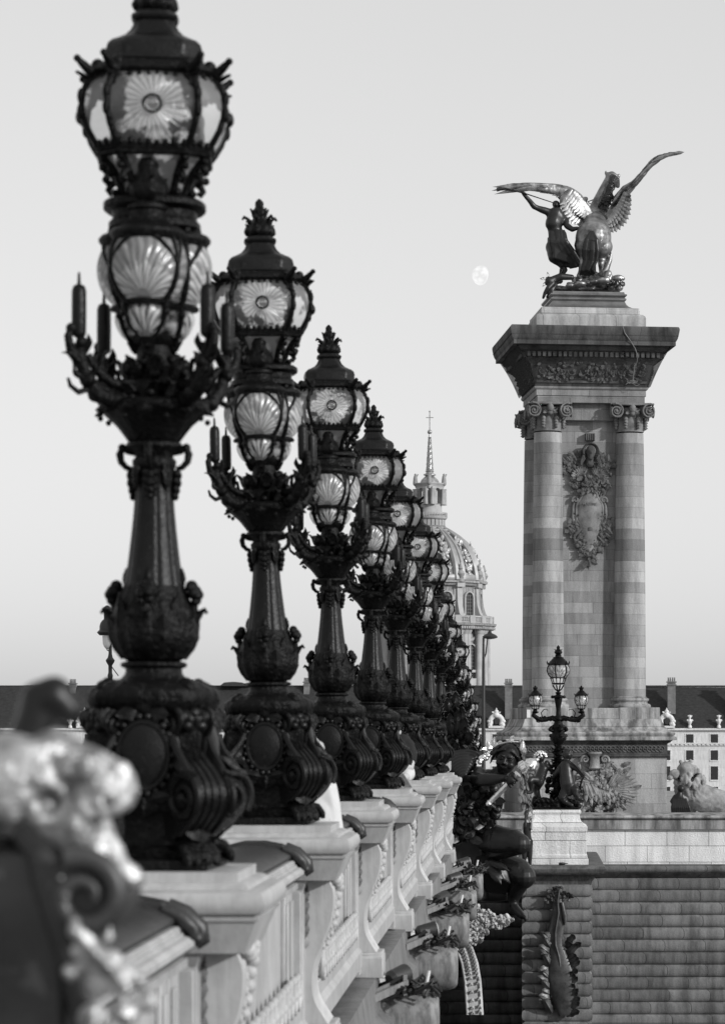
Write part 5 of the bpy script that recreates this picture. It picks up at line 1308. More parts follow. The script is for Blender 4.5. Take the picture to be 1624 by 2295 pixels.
# urns
for i in range(NW):
    a = 2*pi*i/NW; r = dr(122); m = MB()
    m.lathe([(1.1,dz(1309)),(1.1,dz(1304)),(.5,dz(1301)),(.9,dz(1296)),(1.2,dz(1291)),(.8,dz(1285)),(.4,dz(1282)),(.7,dz(1279)),(.5,dz(1275)),(.15,dz(1266))], 12, (r*cos(a), r*sin(a), 0)); m.build('roof_urn', mat('urn_stone', .25, .8) if 'urn_stone' not in MATS else MATS['urn_stone'], attic, 50)
# dome shell
prof = dense([(0,118),(8,117.5),(40,110),(73,92),(98,66),(112,46),(118,36)], 30)   # (height px, radius px)
R_ = lambda h: [r for r, z in [(0,0)]]
m = MB(); m.lathe([(dr(121),dz(1306)),(dr(121),dz(1302)),(dr(118.5),dz(1300))], 96); m.lathe([(dr(r), dz(1304)+dr(h)) for r, h in prof], 120); shell = DB('dome', m, lead, None, 60)
m = MB()
for i in range(NW):
    for s in (-.075,.075,0):
        a = 2*pi*i/NW+s; pts = [(dr(r+.6)*cos(a), dr(r+.6)*sin(a), dz(1304)+dr(h)) for r, h in prof]
        m.tube(pts, [(.95 if s else .55)*(.45+.55*r/118) for r, h in prof], 6)
m.lathe([(dr(120),dz(1306)),(dr(121.5),dz(1304)),(dr(121.5),dz(1294)),(dr(119.5),dz(1292))], 96, cap=False)
m.lathe([(dr(58),dz(1204)),(dr(60),dz(1202)),(dr(56),dz(1199)),(dr(54),dz(1199))], 60, cap=False)
DB('dome_ribs', m, mat('pale_gilding', .26, .45, .2, .5, .2, .5, .3, 3), shell, 50)
m = MB(); rnd = random.Random(6)
def pr(h):
    for (r0,h0),(r1,h1) in zip(prof[:-1], prof[1:]):
        if h0 <= h <= h1: return r0+(r1-r0)*(h-h0)/(h1-h0)
    return prof[-1][0]
for i in range(NW):
    for k in range(58):
        h = rnd.uniform(12, 92); a = 2*pi*(i+.5)/NW+rnd.uniform(-.075,.075)*(1.0 if h > 30 else .7); r = dr(pr(h)+1)
        p = Vector((r*cos(a), r*sin(a), dz(1304)+dr(h)))
        if k % 3: 
            t = rnd.uniform(0,6.28); m.leaf(p, p+Vector((-1.9*cos(t)*sin(a),1.9*cos(t)*cos(a),1.9*sin(t))), 1.1, .25, (cos(a),sin(a),.4), lobes=3, n=5, thick=.1)
        else: m.ball(p, rnd.uniform(.35,.7), 7, 5)
for i in range(64):
    a = 2*pi*i/64; r = dr(52); m.leaf((r*cos(a),r*sin(a),dz(1194)), (r*1.06*cos(a),r*1.06*sin(a),dz(1202)), .9, .2, (cos(a),sin(a),.5), lobes=3, n=5, thick=.1)
    r = dr(46); m.ball((r*cos(a+.05),r*sin(a+.05),dz(1191)), .5, 6, 5)
DB('gilded_trophies', m, gold, shell, 50)
# lantern
m = MB()
m.lathe([(dr(38),dz(1190)),(dr(36),dz(1184)),(dr(34),dz(1182)),(dr(36),dz(1180)),(dr(34),dz(1179)),(dr(29),dz(1178)),(dr(29),dz(1166)),(dr(36),dz(1165)),(dr(39),dz(1162)),(dr(39.5),dz(1160)),(dr(38),dz(1159)),(dr(30),dz(1158)),(dr(28),dz(1150)),(dr(27),dz(1132)),(dr(29),dz(1130))], 48)
m.lathe([(dr(38.5),dz(1152)),(dr(39.5),dz(1152)),(dr(39.5),dz(1149.5)),(dr(38.5),dz(1149.5))], 48, cap=False)
for i in range(40):
    a = 2*pi*i/40; r = dr(39); m.tube([(r*cos(a),r*sin(a),dz(1160)),(r*cos(a),r*sin(a),dz(1150))], .13, 5)
for i in range(24):
    m.M = RZ(2*pi*i/24); m.box(dr(28),dr(35),-.45,.45,dz(1179),dz(1166)); m.M = Matrix.Identity(4)
lan = DB('lantern', m, dst_w, None, 40); lan.rotation_euler = (0,0,radians(-6))
m = MB()
for i in range(4):                # four open arches
    for s in (-1,1):
        m.M = RZ(pi/4*0+i*pi/2+pi/4)
        m.box(dr(15),dr(26),s*dr(12.5)-dr(3.2),s*dr(12.5)+dr(3.2),dz(1132),dz(1102))
        m.lathe([(.55,dz(1132)),(.45,dz(1100)),(.6,dz(1097))], 10, (dr(29),s*dr(13),0)); m.lathe([(.55,dz(1132)),(.45,dz(1100)),(.6,dz(1097))], 10, (dr(29),s*dr(19),0))
    N_ = 10; hw = dr(9.3); zt_ = dz(1103); vs = []; fs = []
    for k in range(N_+1):
        t = pi*k/N_; x, z = hw*cos(t), zt_+hw*.9*sin(t); Z = dz(1092)
        vs += [(dr(15),x,z),(dr(15),x,Z),(dr(26),x,Z),(dr(26),x,z)]
    for j in range(N_):
        for k in range(4): fs.append((j*4+k, j*4+(k+1)%4, j*4+4+(k+1)%4, j*4+4+k))
    m.add(vs, fs)
    m.box(dr(15),dr(26),-dr(16),-hw,zt_-.01,dz(1092)-.02); m.box(dr(15),dr(26),hw,dr(16),zt_-.01,dz(1092)-.02)
m.M = RZ(pi/4)
m.sq([(dr(21.5),dz(1096)),(dr(22),dz(1094)),(dr(23),dz(1092)),(dr(24),dz(1087)),(dr(26),dz(1085)),(dr(26),dz(1083)),(dr(19),dz(1082))])
m.M = Matrix.Identity(4); DB('lantern_arcade', m, dst_w, lan, 35)
m = MB(); m.lathe([(dr(22),dz(1083)),(dr(19),dz(1076)),(dr(13),dz(1070)),(dr(9),dz(1067)),(dr(14),dz(1065)),(dr(14),dz(1063)),(dr(9),dz(1061)),(dr(8),dz(1058)),(dr(10),dz(1056)),(dr(7.6),dz(1054)),(dr(6.8),dz(1050)),(dr(5.6),dz(1030)),(dr(2),dz(976)),(dr(1.2),dz(972))], 20)
for k in range(22):
    z = dz(1052-3.4*k); r = dr(7.2-.235*k)
    for q in range(6): a = q*pi/3+k*.3; m.ball((r*cos(a),r*sin(a),z), .22, 5, 4)
m.ball((0,0,dz(968)), dr(5.2), 14, 10); sp = DB('spire', m, mat('spire_gilding', .33, .35, .6, .5, .4, 1.5, .4, 4), lan, 50)
m = MB(); m.box(-.13,.13,-.13,.13,dz(964),dz(922)); m.box(-dr(8.5)*cos(.3),dr(8.5)*cos(.3),-.12,.12,dz(936.5),dz(935)); 
m.ball((0,0,dz(922)),.25,6,5); c = m.build('cross', MATS['spire_gilding'], sp, None); c.rotation_euler = (0,0,0)
for i in range(4):
    a = pi/4+i*pi/2+pi/4; r = dr(32); m = MB(); c3 = Vector((r*cos(a), r*sin(a), dz(1084)))
    limb(m, [(c3+Vector((0,0,0)),.7),(c3+Vector((0,0,1.3)),.6),(c3+Vector((0,0,1.9)),.5)], 8); m.ball(c3+Vector((0,0,2.55)),.34,8,6); limb(m, [(c3+Vector((.3,0,1.8)),.22),(c3+Vector((.7,0,2.6)),.18)],6)
    m.build('lantern_statue', MATS['urn_stone'], lan, 60)

# ------------------------------------------------------------------ river wall, pier, terrace
QD = 92.0; QP = QD/F
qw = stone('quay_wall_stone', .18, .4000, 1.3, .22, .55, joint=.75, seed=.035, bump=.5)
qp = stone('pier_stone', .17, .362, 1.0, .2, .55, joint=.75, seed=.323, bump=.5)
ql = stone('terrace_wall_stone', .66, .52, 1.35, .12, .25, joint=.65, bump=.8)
def rows(m, x0, x1, y0, y1, zt, n, h, bul=.10):
    # rounded courses on the front and both sides
    pr = []
    for k in range(n):
        for j in range(7):
            u = j/6; pr.append((bul*(sin(pi*u)**.32 if 0 < u < 1 else 0), zt-h*(k+u*.999)))
    vs = []; fs = []
    for e, z in pr: vs += [(x0-e,y0-e,z),(x1+e,y0-e,z),(x1+e,y1,z),(x0-e,y1,z)]
    for j in range(len(pr)-1):
        for k in range(4): fs.append((j*4+k, j*4+(k+1)%4, j*4+4+(k+1)%4, j*4+4+k))
    m.add(vs, fs)
zq = EYE+(VY-1938)*QP
m = MB(); rows(m, -40, 45, QD, QD+.5, zq-.42, 17, .40)
m.box(-40,45,QD-.02,QD+.5,zq-.45,zq-.40)
m.prism([(QD-.22,zq-.28),(QD-.36,zq-.20),(QD-.38,zq-.10),(QD-.30,zq),(QD+.5,zq),(QD+.5,zq-.42),(QD-.05,zq-.42)], -40, 45, 'x')
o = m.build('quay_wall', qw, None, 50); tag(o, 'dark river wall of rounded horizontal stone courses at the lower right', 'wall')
m = MB(); zt1 = EYE+(VY-1862)*QP; m.box(-1.6,45,QD+.25,QD+1.2,zq-.1,zt1); m.box(-1.7,45,QD+.16,QD+1.25,zt1,zt1+.02)
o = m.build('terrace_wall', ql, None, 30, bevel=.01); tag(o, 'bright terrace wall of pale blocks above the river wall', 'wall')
m = MB(); zt2 = zt1+.03
m.prism([(QD+.30,zt2),(QD+.30,zt2+.30),(QD+.24,zt2+.33),(QD+.20,zt2+.38),(QD+.24,zt2+.44),(QD+.45,zt2+.48),(QD+2.5,zt2+.48),(QD+2.5,zt2)], -2.2, 45, 'x')
o = m.build('terrace_coping', st_lm, None, 30); tag(o, 'stained coping with a rounded lip on top of the terrace wall', 'coping')
m = MB(); m.box(-40,-2.0,QD+.3,QD+1.5,zq-.1,zq+2.0); o = m.build('side_wall', qw, None, 30); tag(o, 'dark wall behind the bridge end, left of the terrace', 'wall')
m = MB(); m.box(-3,45,QD+2.0,PD+40,zt1-2,zt1+.2); o = m.build('terrace', deck_m, None, None); tag(o, kind='structure')
# pier
ID = 83.2; IP = ID/F
def I(x, y): return ((x-VX)*IP, EYE+(VY-y)*IP)
pierm = MB(); xa, xb = I(1171,0)[0], I(1325,0)[0]; zp = I(0,1940)[1]
pier = empty('stone_pier', (0,ID,0), 0, 'dark stone pier with rounded courses carrying the small lamp pedestal', 'pier')
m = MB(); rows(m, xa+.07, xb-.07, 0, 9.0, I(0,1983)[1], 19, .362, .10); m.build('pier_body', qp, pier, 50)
m = MB(); vs=[]; fs=[]
pr = [(-.02,I(0,1985)[1]),(.02,I(0,1975)[1]),(.10,I(0,1968)[1]),(.12,I(0,1964)[1]),(.30,I(0,1960)[1]),(.40,I(0,1953)[1]),(.42,I(0,1947)[1]),(.36,I(0,1941)[1]),(.30,zp)]
for e, z in pr: vs += [(xa-e*.3,-e,z),(xb+e,-e,z),(xb+e,9,z),(xa-e*.3,9,z)]
for j in range(len(pr)-1):
    for k in range(4): fs.append((j*4+k, j*4+(k+1)%4, j*4+4+(k+1)%4, j*4+4+k))
fs += [(3,2,1,0), tuple(len(vs)-4+k for k in range(4))]
m.add(vs, fs); m.build('pier_cornice', mat('pier_cornice_stone', .11, .8, 0, .2, .4, 2, .5, 18, streak=.4), pier, 35)
m = MB(); xc = I(1252,0)[0]       # bronze trophy hung on the pier
zz = lambda y: I(0,y)[1]
tp = [(xc-.05,-.25,zz(1985)),(xc-.02,-.30,zz(2010)),(xc+.0,-.32,zz(2050)),(xc-.06,-.30,zz(2090)),(xc+.02,-.30,zz(2140)),(xc+.06,-.28,zz(2200)),(xc+.1,-.25,zz(2290))]
cz7 = lambda y: S(0,1900+y/2.8,ID)[2]; cx7 = lambda x: S(1040+x/2.8,0,ID)[0]
m.tube([(cx7(x),-.26,cz7(y)) for x,y in ((785,545),(770,640),(788,720),(762,850),(762,930),(778,1010),(800,1125),(820,1260),(830,1400))], [.10,.15,.20,.24,.20,.28,.44,.40,.2], 16, .35, up=(0,1,0))
m.tube([(cx7(x),-.36,cz7(y)) for x,y in ((790,560),(775,640),(782,720),(760,850),(762,930),(785,1010),(800,1125),(820,1260))], .035, 8); m.tube([(cx7(x),-.34,cz7(y)) for x,y in ((805,650),(822,740),(825,800))], [.05,.09,.03], 8)
rnd = random.Random(3)
for i in range(34):
    s = 1 if i % 2 else -1; y_ = 2110+i*5; m.leaf((xc+s*.2,-.2,zz(y_)),(xc+s*(.40+.35*rnd.random()),-.40,zz(y_-45+30*rnd.random())), .24, .45, (0,-1,0), lobes=3, thick=.02)
for i in range(34):
    a = rnd.uniform(0,6.28); x_ = xc+.34*rnd.uniform(-1,1); z5 = zz(2004)+.16*rnd.uniform(-1,1); m.leaf((x_,-.22,z5),(x_+.17*cos(a),-.34,z5+.17*sin(a)), .12, .3, (0,-1,0), lobes=3, thick=.02)
m.spiral((xc+.3,-.3,zz(2185)), .22, 1.7, .05, (1,0,0),(0,0,1),8,30,start=1)
o = m.build('bronze_oar_trophy', mat('patina_bronze', .06, .42, .3, .5, .6, 2.5, .4, 14), None, 50, loc=(0,ID,0)); tag(o, 'long bronze relief of leaves and an oar blade on the front of the dark pier', 'relief')
# pedestal of the small candelabrum
pc = I(1248,0)[0]
ped = empty('stone_pedestal', (pc, ID+1.2, 0), 0, 'pale stone pedestal on the pier carrying the three lantern candelabrum', 'pedestal')
m = MB(); z0_ = zp
m.sq([(.91,z0_),(.91,z0_+.17),(.88,z0_+.185),(.88,z0_+.28),(.855,z0_+.30),(.86,z0_+.86),(.855,z0_+.96)]); m.build('dado', ql, ped, 30, bevel=.01)
m = MB(); m.sq([(.87,z0_+.955),(.89,z0_+.97),(.89,z0_+1.10),(.86,z0_+1.13),(.80,z0_+1.16),(.72,z0_+1.24),(.675,z0_+1.34),(.665,z0_+1.46),(.70,z0_+1.49),(.715,z0_+1.53),(.70,z0_+1.58),(.64,z0_+1.60)])
m.build('cap_moulding', ql, ped, 30)
zl = z0_+1.60
# bottle and scrap on the pier
m = MB(); m.lathe([(.035,0),(.04,.02),(.04,.16),(.015,.20),(.014,.26)], 12); o = m.build('bottle', bronze_s, None, 50, loc=(I(1252,0)[0],ID-.1,zp+.05)); o.rotation_euler = (0,pi/2,.3); tag(o, 'dark bottle lying on the pier cornice in front of the pale pedestal', 'bottle')

# ------------------------------------------------------------------ small candelabrum with children
KD = ID+1.2; ku = 1/5.337
def K(cx, cy, dy=0.0): return W((1230+cx*ku)/1.0548, (1500+cy*ku)/1.0548, KD) + Vector((0,dy,0))
KU = KD/F/1.0548*ku
cd = empty('candelabrum', (0,0,0), 0, 'small bronze candelabrum with three glass lanterns and two bronze children at its foot', 'street lamp')
cx0 = K(475,0)[0]
def kz(y): return K(0,y)[2]
m = MB(); c = (cx0, KD, 0)
m.lathe([(.05,kz(2180)),(.16,kz(2100)),(.14,kz(1800)),(.10,kz(1560)),(.10,kz(1400)),(.16,kz(1375)),(.22,kz(1340)),(.25,kz(1290)),(.24,kz(1270)),(.19,kz(1250)),(.16,kz(1210)),(.20,kz(1170)),(.16,kz(1150)),(.12,kz(1110)),(.15,kz(1070)),(.13,kz(1045)),(.075,kz(1020)),(.065,kz(960)),(.07,kz(930)),(.10,kz(860)),(.12,kz(810)),(.19,kz(795)),(.19,kz(775)),(.10,kz(768)),(.06,kz(755)),(.09,kz(740)),(.09,kz(732)),(.04,kz(724)),(.02,kz(700))], 20, c)
for k in range(4):
    a = k*pi/2+.3; ca, sa = cos(a), sin(a); Q = lambda r, y: (cx0+r*ca, KD+r*sa, kz(y))
    m.tube([Q(.03,715),Q(.10,690),Q(.15,655),Q(.17,640)], [.02,.02,.025,.02], 7); m.ball(Q(.18,790),.05,8,6)
    m.tube([Q(.13,1150),Q(.24,1180),Q(.26,1210),Q(.18,1230)], [.04,.045,.04,.03], 7); m.ball(Q(.24,1200),.07,8,6); m.ball(Q(.23,1280),.06,8,6)
for k in range(8):
    a = k*pi/4; ca, sa = cos(a), sin(a); m.leaf((cx0+.1*ca,KD+.1*sa,kz(1100)),(cx0+.25*ca,KD+.25*sa,kz(1050)),.12,.3,(ca,sa,0)); m.leaf((cx0+.1*ca,KD+.1*sa,kz(1390)),(cx0+.24*ca,KD+.24*sa,kz(1300)),.14,.2,(ca,sa,0))
rnd = random.Random(71)
for k in range(110):
    a = rnd.uniform(0,6.28); y_ = rnd.uniform(1420,2110); r_ = .10+.14*((y_-1420)/690); ca, sa = cos(a), sin(a)
    m.leaf((cx0+r_*.6*ca,KD+r_*.6*sa,kz(y_)),(cx0+(r_+.10)*ca,KD+(r_+.10)*sa,kz(y_-rnd.uniform(-30,60))),.16,.4,(ca,sa,0),lobes=3,n=6)
m.build('stem', bronze, cd, 50)
def lantern(parent, lx, ly, rr, ytop, ybot, yfin, nrib=6, roof=True):
    h = kz(ytop)-kz(ybot)
    g = MB(); g.lathe(dense([(0,rr*.62),(h*.25,rr*.86),(h*.55,rr*.98),(h*.8,rr*.93),(h,rr*.80)], 12), 36, (0,0,0), cap=False)
    gl_ = g.build('lantern_globe', glass_far, parent, 60, loc=(lx,ly,kz(ybot)))
    f = MB(); top = kz(ytop)-kz(ybot)
    for k in range(nrib):
        a = k*2*pi/nrib+.26; ca, sa = cos(a), sin(a)
        f.tube([(r*ca,r*sa,z) for z, r in ((-.02,rr*.62),(h*.25,rr*.90),(h*.55,rr*1.02),(h*.8,rr*.97),(h*1.02,rr*.85))], rr*.05, 6)
        f.tube([(rr*.62*ca,rr*.62*sa,0),(rr*.66*ca,rr*.66*sa,-rr*.15),(rr*.48*ca,rr*.48*sa,-rr*.6)], rr*.045, 6)
        f.ball((rr*.68*ca,rr*.68*sa,-rr*.08), rr*.07, 6, 5)
        f.tube([(rr*.9*ca,rr*.9*sa,h+rr*.05),(rr*1.0*ca,rr*1.0*sa,h+rr*.22),(rr*1.0*ca,rr*1.0*sa,h+rr*.38)], [rr*.08,rr*.06,rr*.02], 6)
    f.lathe([(rr*.60,-.01),(rr*.66,0),(rr*.64,.015)], 30, cap=False)
    f.lathe([(rr*.30,-rr*.62),(rr*.56,-rr*.60),(rr*.58,-rr*.5),(rr*.5,-rr*.46)], 24)
    f.lathe([(rr*.8,h-.005),(rr*.98,h+rr*.06),(rr*.95,h+rr*.14),(rr*.78,h+rr*.26),(rr*.60,h+rr*.48),(rr*.45,h+rr*.62),(rr*.46,h+rr*.68),(rr*.30,h+rr*.72),(rr*.26,h+rr*.84),(rr*.30,h+rr*.88),(rr*.2,h+rr*.95)], 30)
    zt = h+rr*.95; fh = kz(yfin)-kz(ybot)-zt
    f.lathe(dense([(0,rr*.2),(fh*.12,rr*.30),(fh*.3,rr*.30),(fh*.48,rr*.16),(fh*.58,rr*.12),(fh*.75,rr*.15),(fh*.9,rr*.07),(fh,rr*.02)], 12), 16, (0,0,zt), fn=lambda a, z: 1+.1*cos(a*6))
    for k in range(6):
        a = k*pi/3; ca, sa = cos(a), sin(a); f.tube([(rr*.22*ca,rr*.22*sa,zt+fh*.4),(rr*.30*ca,rr*.30*sa,zt+fh*.52),(rr*.36*ca,rr*.36*sa,zt+fh*.5)], [rr*.05,rr*.04,rr*.02], 6)
    f.build('lantern_frame', bronze, gl_, 50)
    return gl_
lantern(cd, cx0, KD, 145*KU, 388, 545, 135)
for lxp, sgn in ((185,-1),(765,1)):
    lx = K(lxp,0)[0]; lantern(cd, lx, KD, 88*KU, 775, 893, 645)
    m = MB(); e = K(lxp,980)[0]
    m.tube([K(475+sgn*20,1060),K(475+sgn*90,1050),K(475+sgn*150,1080),K(475+sgn*215,1085),K(475+sgn*262,1060),K(lxp+sgn*25,1020),K(lxp+sgn*8,985),K(lxp,945)], [.08,.06,.06,.065,.07,.075,.07,.06], 10)
    for t in range(9):
        p = K(475+sgn*(60+25*t), 1055+8*sin(t)+3*t); m.leaf(p, p+Vector((.06*sgn,-.06,.09*(-1)**t)), .10, .4, (0,-1,0)); m.ball(p, .06, 7, 5)
    m.tube([K(475+sgn*200,1050),K(475+sgn*215,990),K(475+sgn*180,945),K(475+sgn*140,945),K(475+sgn*132,965)], [.02,.018,.015,.012,.008], 6)
    m.lathe([(.05,kz(1000)),(.10,kz(985)),(.12,kz(978)),(.06,kz(970)),(.05,kz(945)),(.09,kz(935))], 14, (lx,KD,0))
    m.build('branch', bronze, cd, 50)
m = MB(); rnd = random.Random(19)
for i in range(70): m.ball(K(rnd.uniform(180,730), rnd.uniform(2080,2190), rnd.uniform(-.5,.5)), rnd.uniform(.05,.13), 8, 6)
for i in range(40): m.ball(K(rnd.uniform(330,600), rnd.uniform(1800,2120), rnd.uniform(-.3,.3)), rnd.uniform(.05,.12), 8, 6)
m.box(K(150,0)[0],K(740,0)[0],KD-.62,KD+.62,zl,zl+.06)
for i in range(8): m.tube([K(180+60*i,2120,-.5),K(210+60*i,2080,-.55),K(240+60*i,2130,-.5)], [.05,.06,.04], 8)
organic(m, 'rocky_base', bronze, cd, .022, 2, .01, 8)
def hand(m, w, d, up, L=.11, r=.016):
    """small hand: palm plus four curled fingers and a thumb"""
    w = Vector(w); d = Vector(d).normalized(); up = Vector(up).normalized(); sd = d.cross(up).normalized()
    m.tube([w, w+d*L*.45], [r*2.1, r*2.4], 10, .6)
    for k, l in enumerate((.9,1.0,.95,.75)):
        o_ = w+d*L*.42+sd*r*(1.5-k)*1.35
        m.tube([o_, o_+d*L*.28*l+up*L*.03, o_+d*L*.48*l-up*L*.06, o_+d*L*.60*l-up*L*.16], [r*.9,r*.85,r*.75,r*.6], 7)
    m.tube([w+d*L*.1+sd*r*2, w+d*L*.28+sd*r*3.6, w+d*L*.42+sd*r*3.4-up*L*.08], [r,r*.9,r*.65], 7)
# right child, seen from behind, pointing down to the right
m = MB()
m.ball(K(590,1520,-.35), .155, 14, 10, (1,1,1.1))
for i in range(26): a = rnd.uniform(0,6.28); b = rnd.uniform(-.3,1.3); m.ball(K(590,1515,-.35)+Vector((.14*cos(a)*cos(b),.14*sin(a)*cos(b),.155*sin(b))), .035, 7, 5)
limb(m, [(K(585,1580,-.38),.08),(K(570,1660,-.42),.19),(K(575,1760,-.45),.21),(K(590,1880,-.48),.23),(K(600,1960,-.48),.20)], 16)
limb(m, [(K(560,1640,-.45),.11),(K(640,1660,-.5),.095),(K(715,1700,-.55),.08),(K(750,1750,-.62),.06),(K(775,1785,-.65),.045)], 12); hand(m, K(775,1785,-.65), Vector((.9,-.1,-.45)), (0,0,1), .16, .02)
limb(m, [(K(520,1660,-.35),.10),(K(440,1760,-.3),.085),(K(420,1800,-.25),.06)], 12)
limb(m, [(K(640,1930,-.52),.15),(K(690,1960,-.62),.12),(K(690,2010,-.65),.09),(K(720,2060,-.6),.07),(K(765,2080,-.62),.05)], 12)
limb(m, [(K(570,1960,-.5),.16),(K(520,2050,-.55),.12),(K(560,2110,-.5),.09),(K(640,2150,-.55),.06)], 12)
organic(m, 'bronze_child', bronze_n, cd, .020, 3)
m = MB()                          # left child leaning on the stem, one leg lifted
m.ball(K(245,1555,-.2), .14, 14, 10, (1,1,1.1))
limb(m, [(K(265,1630,-.2),.08),(K(285,1700,-.2),.15),(K(250,1790,-.2),.165),(K(230,1860,-.2),.16)], 16)
limb(m, [(K(210,1840,-.25),.13),(K(130,1830,-.35),.10),(K(120,1850,-.38),.095),(K(130,1930,-.3),.07),(K(140,1985,-.28),.055),(K(90,2000,-.34),.04)], 12)
limb(m, [(K(220,1890,-.15),.14),(K(195,1950,-.1),.11),(K(215,2030,-.1),.085),(K(250,2090,-.1),.06),(K(210,2110,-.2),.045)], 12)
limb(m, [(K(310,1660,-.15),.09),(K(370,1700,-.1),.07),(K(430,1750,-.05),.055)], 12); limb(m, [(K(330,1620,-.1),.08),(K(370,1680,0),.07),(K(420,1660,0),.05)], 10)
hand(m, K(430,1750,-.05), Vector((1,0,-.3)), (0,0,1), .14, .018)
organic(m, 'bronze_child', bronze_n, cd, .018, 3)
m = MB()
for i in range(60):
    a = rnd.uniform(0,6.28); b = rnd.uniform(-.2,1.4); p = K(250,1540,-.25)+Vector((.17*cos(a)*cos(b),.14*sin(a)*cos(b),.15*sin(b))); m.spiral(p, .035, 1.2, .018, (1,0,0),(0,0,1),6,8,start=a)
m.build('curly_hair', gilt_b, cd, 60)
m = MB(); m.tube([K(600,1580,-.55),K(680,1650,-.62),K(800,1790,-.7)], [.012,.018,.03], 8); m.tube([K(795,1780,-.7),K(760,1850,-.7),K(745,1930,-.6),K(770,1990,-.6)], [.02,.03,.03,.02], 7); m.build('pipe', bronze_s, cd, 50)
# ================================================================== seated bronze nymph beyond the seventh lamp
ND = 67.5; nu = 1/4.4154
def Nn(cx, cy, dy=0.0): return W((1020+cx*nu)/1.0548, (1680+cy*nu)/1.0548, ND) + Vector((0,dy,0))
NU = ND/F/1.0548*nu
bn = mat('nymph_bronze', .010, .38, 0, .32, .4, 2.2, .12, 14)
ny = empty('nymph_statue', (0,0,0), 0, 'large dark bronze nymph seated on the side of the bridge holding out a torch', 'statue')
m = MB()
# head: skull, jaw, nose, lips, brow, cheeks in a tilted frame
hc = Nn(790,500,-.15); Hm = T(hc) @ Matrix.Scale(1.12,4) @ R(radians(16),4,'Y') @ R(radians(-8),4,'Z') @ R(radians(12),4,'X')
h = MB(); h.M = Hm
h.ball((0,.06,.04),.27,22,16,(.92,1.05,1.02)); h.ball((0,-.05,-.10),.215,20,14,(.92,1,1.05)); h.ball((0,-.13,-.245),.085,14,10,(1.1,1,.8))
h.tube([(0,-.255,.06),(0,-.30,-.02),(0,-.325,-.065)],[.028,.034,.045],10); h.ball((-.035,-.285,-.075),.028,8,6); h.ball((.035,-.285,-.075),.028,8,6)
h.tube([(-.075,-.235,-.150),(-.03,-.262,-.142),(0,-.258,-.147),(.03,-.262,-.142),(.075,-.235,-.150)],[.010,.022,.02,.022,.010],8)
h.tube([(-.065,-.235,-.158),(0,-.262,-.178),(.065,-.235,-.158)],[.010,.024,.010],8)
for s in (-1,1):
    h.ball((s*.115,-.175,-.085),.085,12,9); h.tube([(s*.045,-.250,.075),(s*.10,-.245,.092),(s*.165,-.20,.072)],[.02,.024,.016],8)
    h.ball((s*.245,.04,-.02),.05,10,8,(.5,1,1.4))
head_v = h
m.v += h.v; m.f += h.f
limb(m, [(Nn(740,620,-.02),.16),(Nn(660,690,.05),.19),(Nn(600,730,.1),.26)], 18)
limb(m, [(Nn(590,760,.12),.34),(Nn(570,880,.15),.34),(Nn(540,1010,.2),.30),(Nn(520,1150,.2),.36),(Nn(520,1290,.15),.40)], 22)
m.ball(Nn(640,820,-.12),.17,14,10); m.ball(Nn(540,830,-.18),.17,14,10)
limb(m, [(Nn(500,680,0),.20),(Nn(475,715,-.25),.175),(Nn(520,720,-.5),.155),(Nn(640,715,-.62),.135),(Nn(720,705,-.68),.105),(Nn(770,700,-.70),.085)], 18)
limb(m, [(Nn(560,1320,.1),.36),(Nn(700,1345,-.25),.33),(Nn(850,1360,-.5),.30),(Nn(920,1385,-.6),.255)], 20)
limb(m, [(Nn(920,1385,-.6),.24),(Nn(820,1440,-.4),.19),(Nn(660,1500,-.1),.16),(Nn(560,1520,.1),.1)], 16)
limb(m, [(Nn(600,1560,.3),.33),(Nn(760,1640,.2),.34),(Nn(900,1690,.0),.34),(Nn(960,1735,-.1),.29)], 20)
limb(m, [(Nn(950,1760,-.1),.22),(Nn(900,1850,.05),.20),(Nn(860,1930,.15),.165),(Nn(850,2000,.15),.12),(Nn(858,2055,.12),.10)], 18)
limb(m, [(Nn(858,2060,.1),.115),(Nn(905,2110,-.02),.105),(Nn(945,2145,-.12),.085)], 14)
for k in range(5): m.tube([Nn(935+4*k,2125+7*k,-.12-.01*k),Nn(965+5*k-3*k*k*.3,2148+7*k,-.22),Nn(985+4*k-1.2*k*k,2165+8*k,-.26)],[.05-.003*k,.045-.003*k,.034-.003*k],8)
body = organic(m, 'nymph_body', bn, ny, .017, 3)
h = MB(); h.M = Hm                # eyes and lids
for s in (-1,1):
    h.ball((s*.10,-.205,.030),.042,12,9); h.tube([(s*.055,-.243,.028),(s*.10,-.256,.055),(s*.15,-.225,.035)],[.008,.011,.008],6); h.tube([(s*.06,-.240,.022),(s*.10,-.247,.004),(s*.148,-.222,.022)],[.006,.008,.006],6)
h.build('eyes', bn, body, 60)
h = MB(); h.M = Hm; rnd = random.Random(23)
for i in range(170):
    a = rnd.uniform(-.3,pi+.3); b = rnd.uniform(.15,1.5) ; r = .30
    p = Vector((r*cos(a)*cos(b)*.95, .08+r*sin(a)*cos(b)*.9, .06+.29*sin(b)))
    q = p*1.0+Vector((.09*cos(a+1), .02, -.10)); e = p+Vector((.14*cos(a), .02, -.16))
    h.tube([p*.97,q,e],[.026,.034,.012],7)
for s in (-1,1):
    for i in range(16):
        t = i/15; h.tube([(s*(.05+.10*t),-.19-.02*(1-t),.22-.03*t),(s*(.17+.08*t),-.17+.06*t,.16-.05*t),(s*(.26+.05*t),-.06+.05*t,.06-.12*t),(s*(.28+.05*t),.0,-.05-.16*t)],[.018,.026,.028,.012],7)
organic(h, 'hair', bn, body, .012, 0)
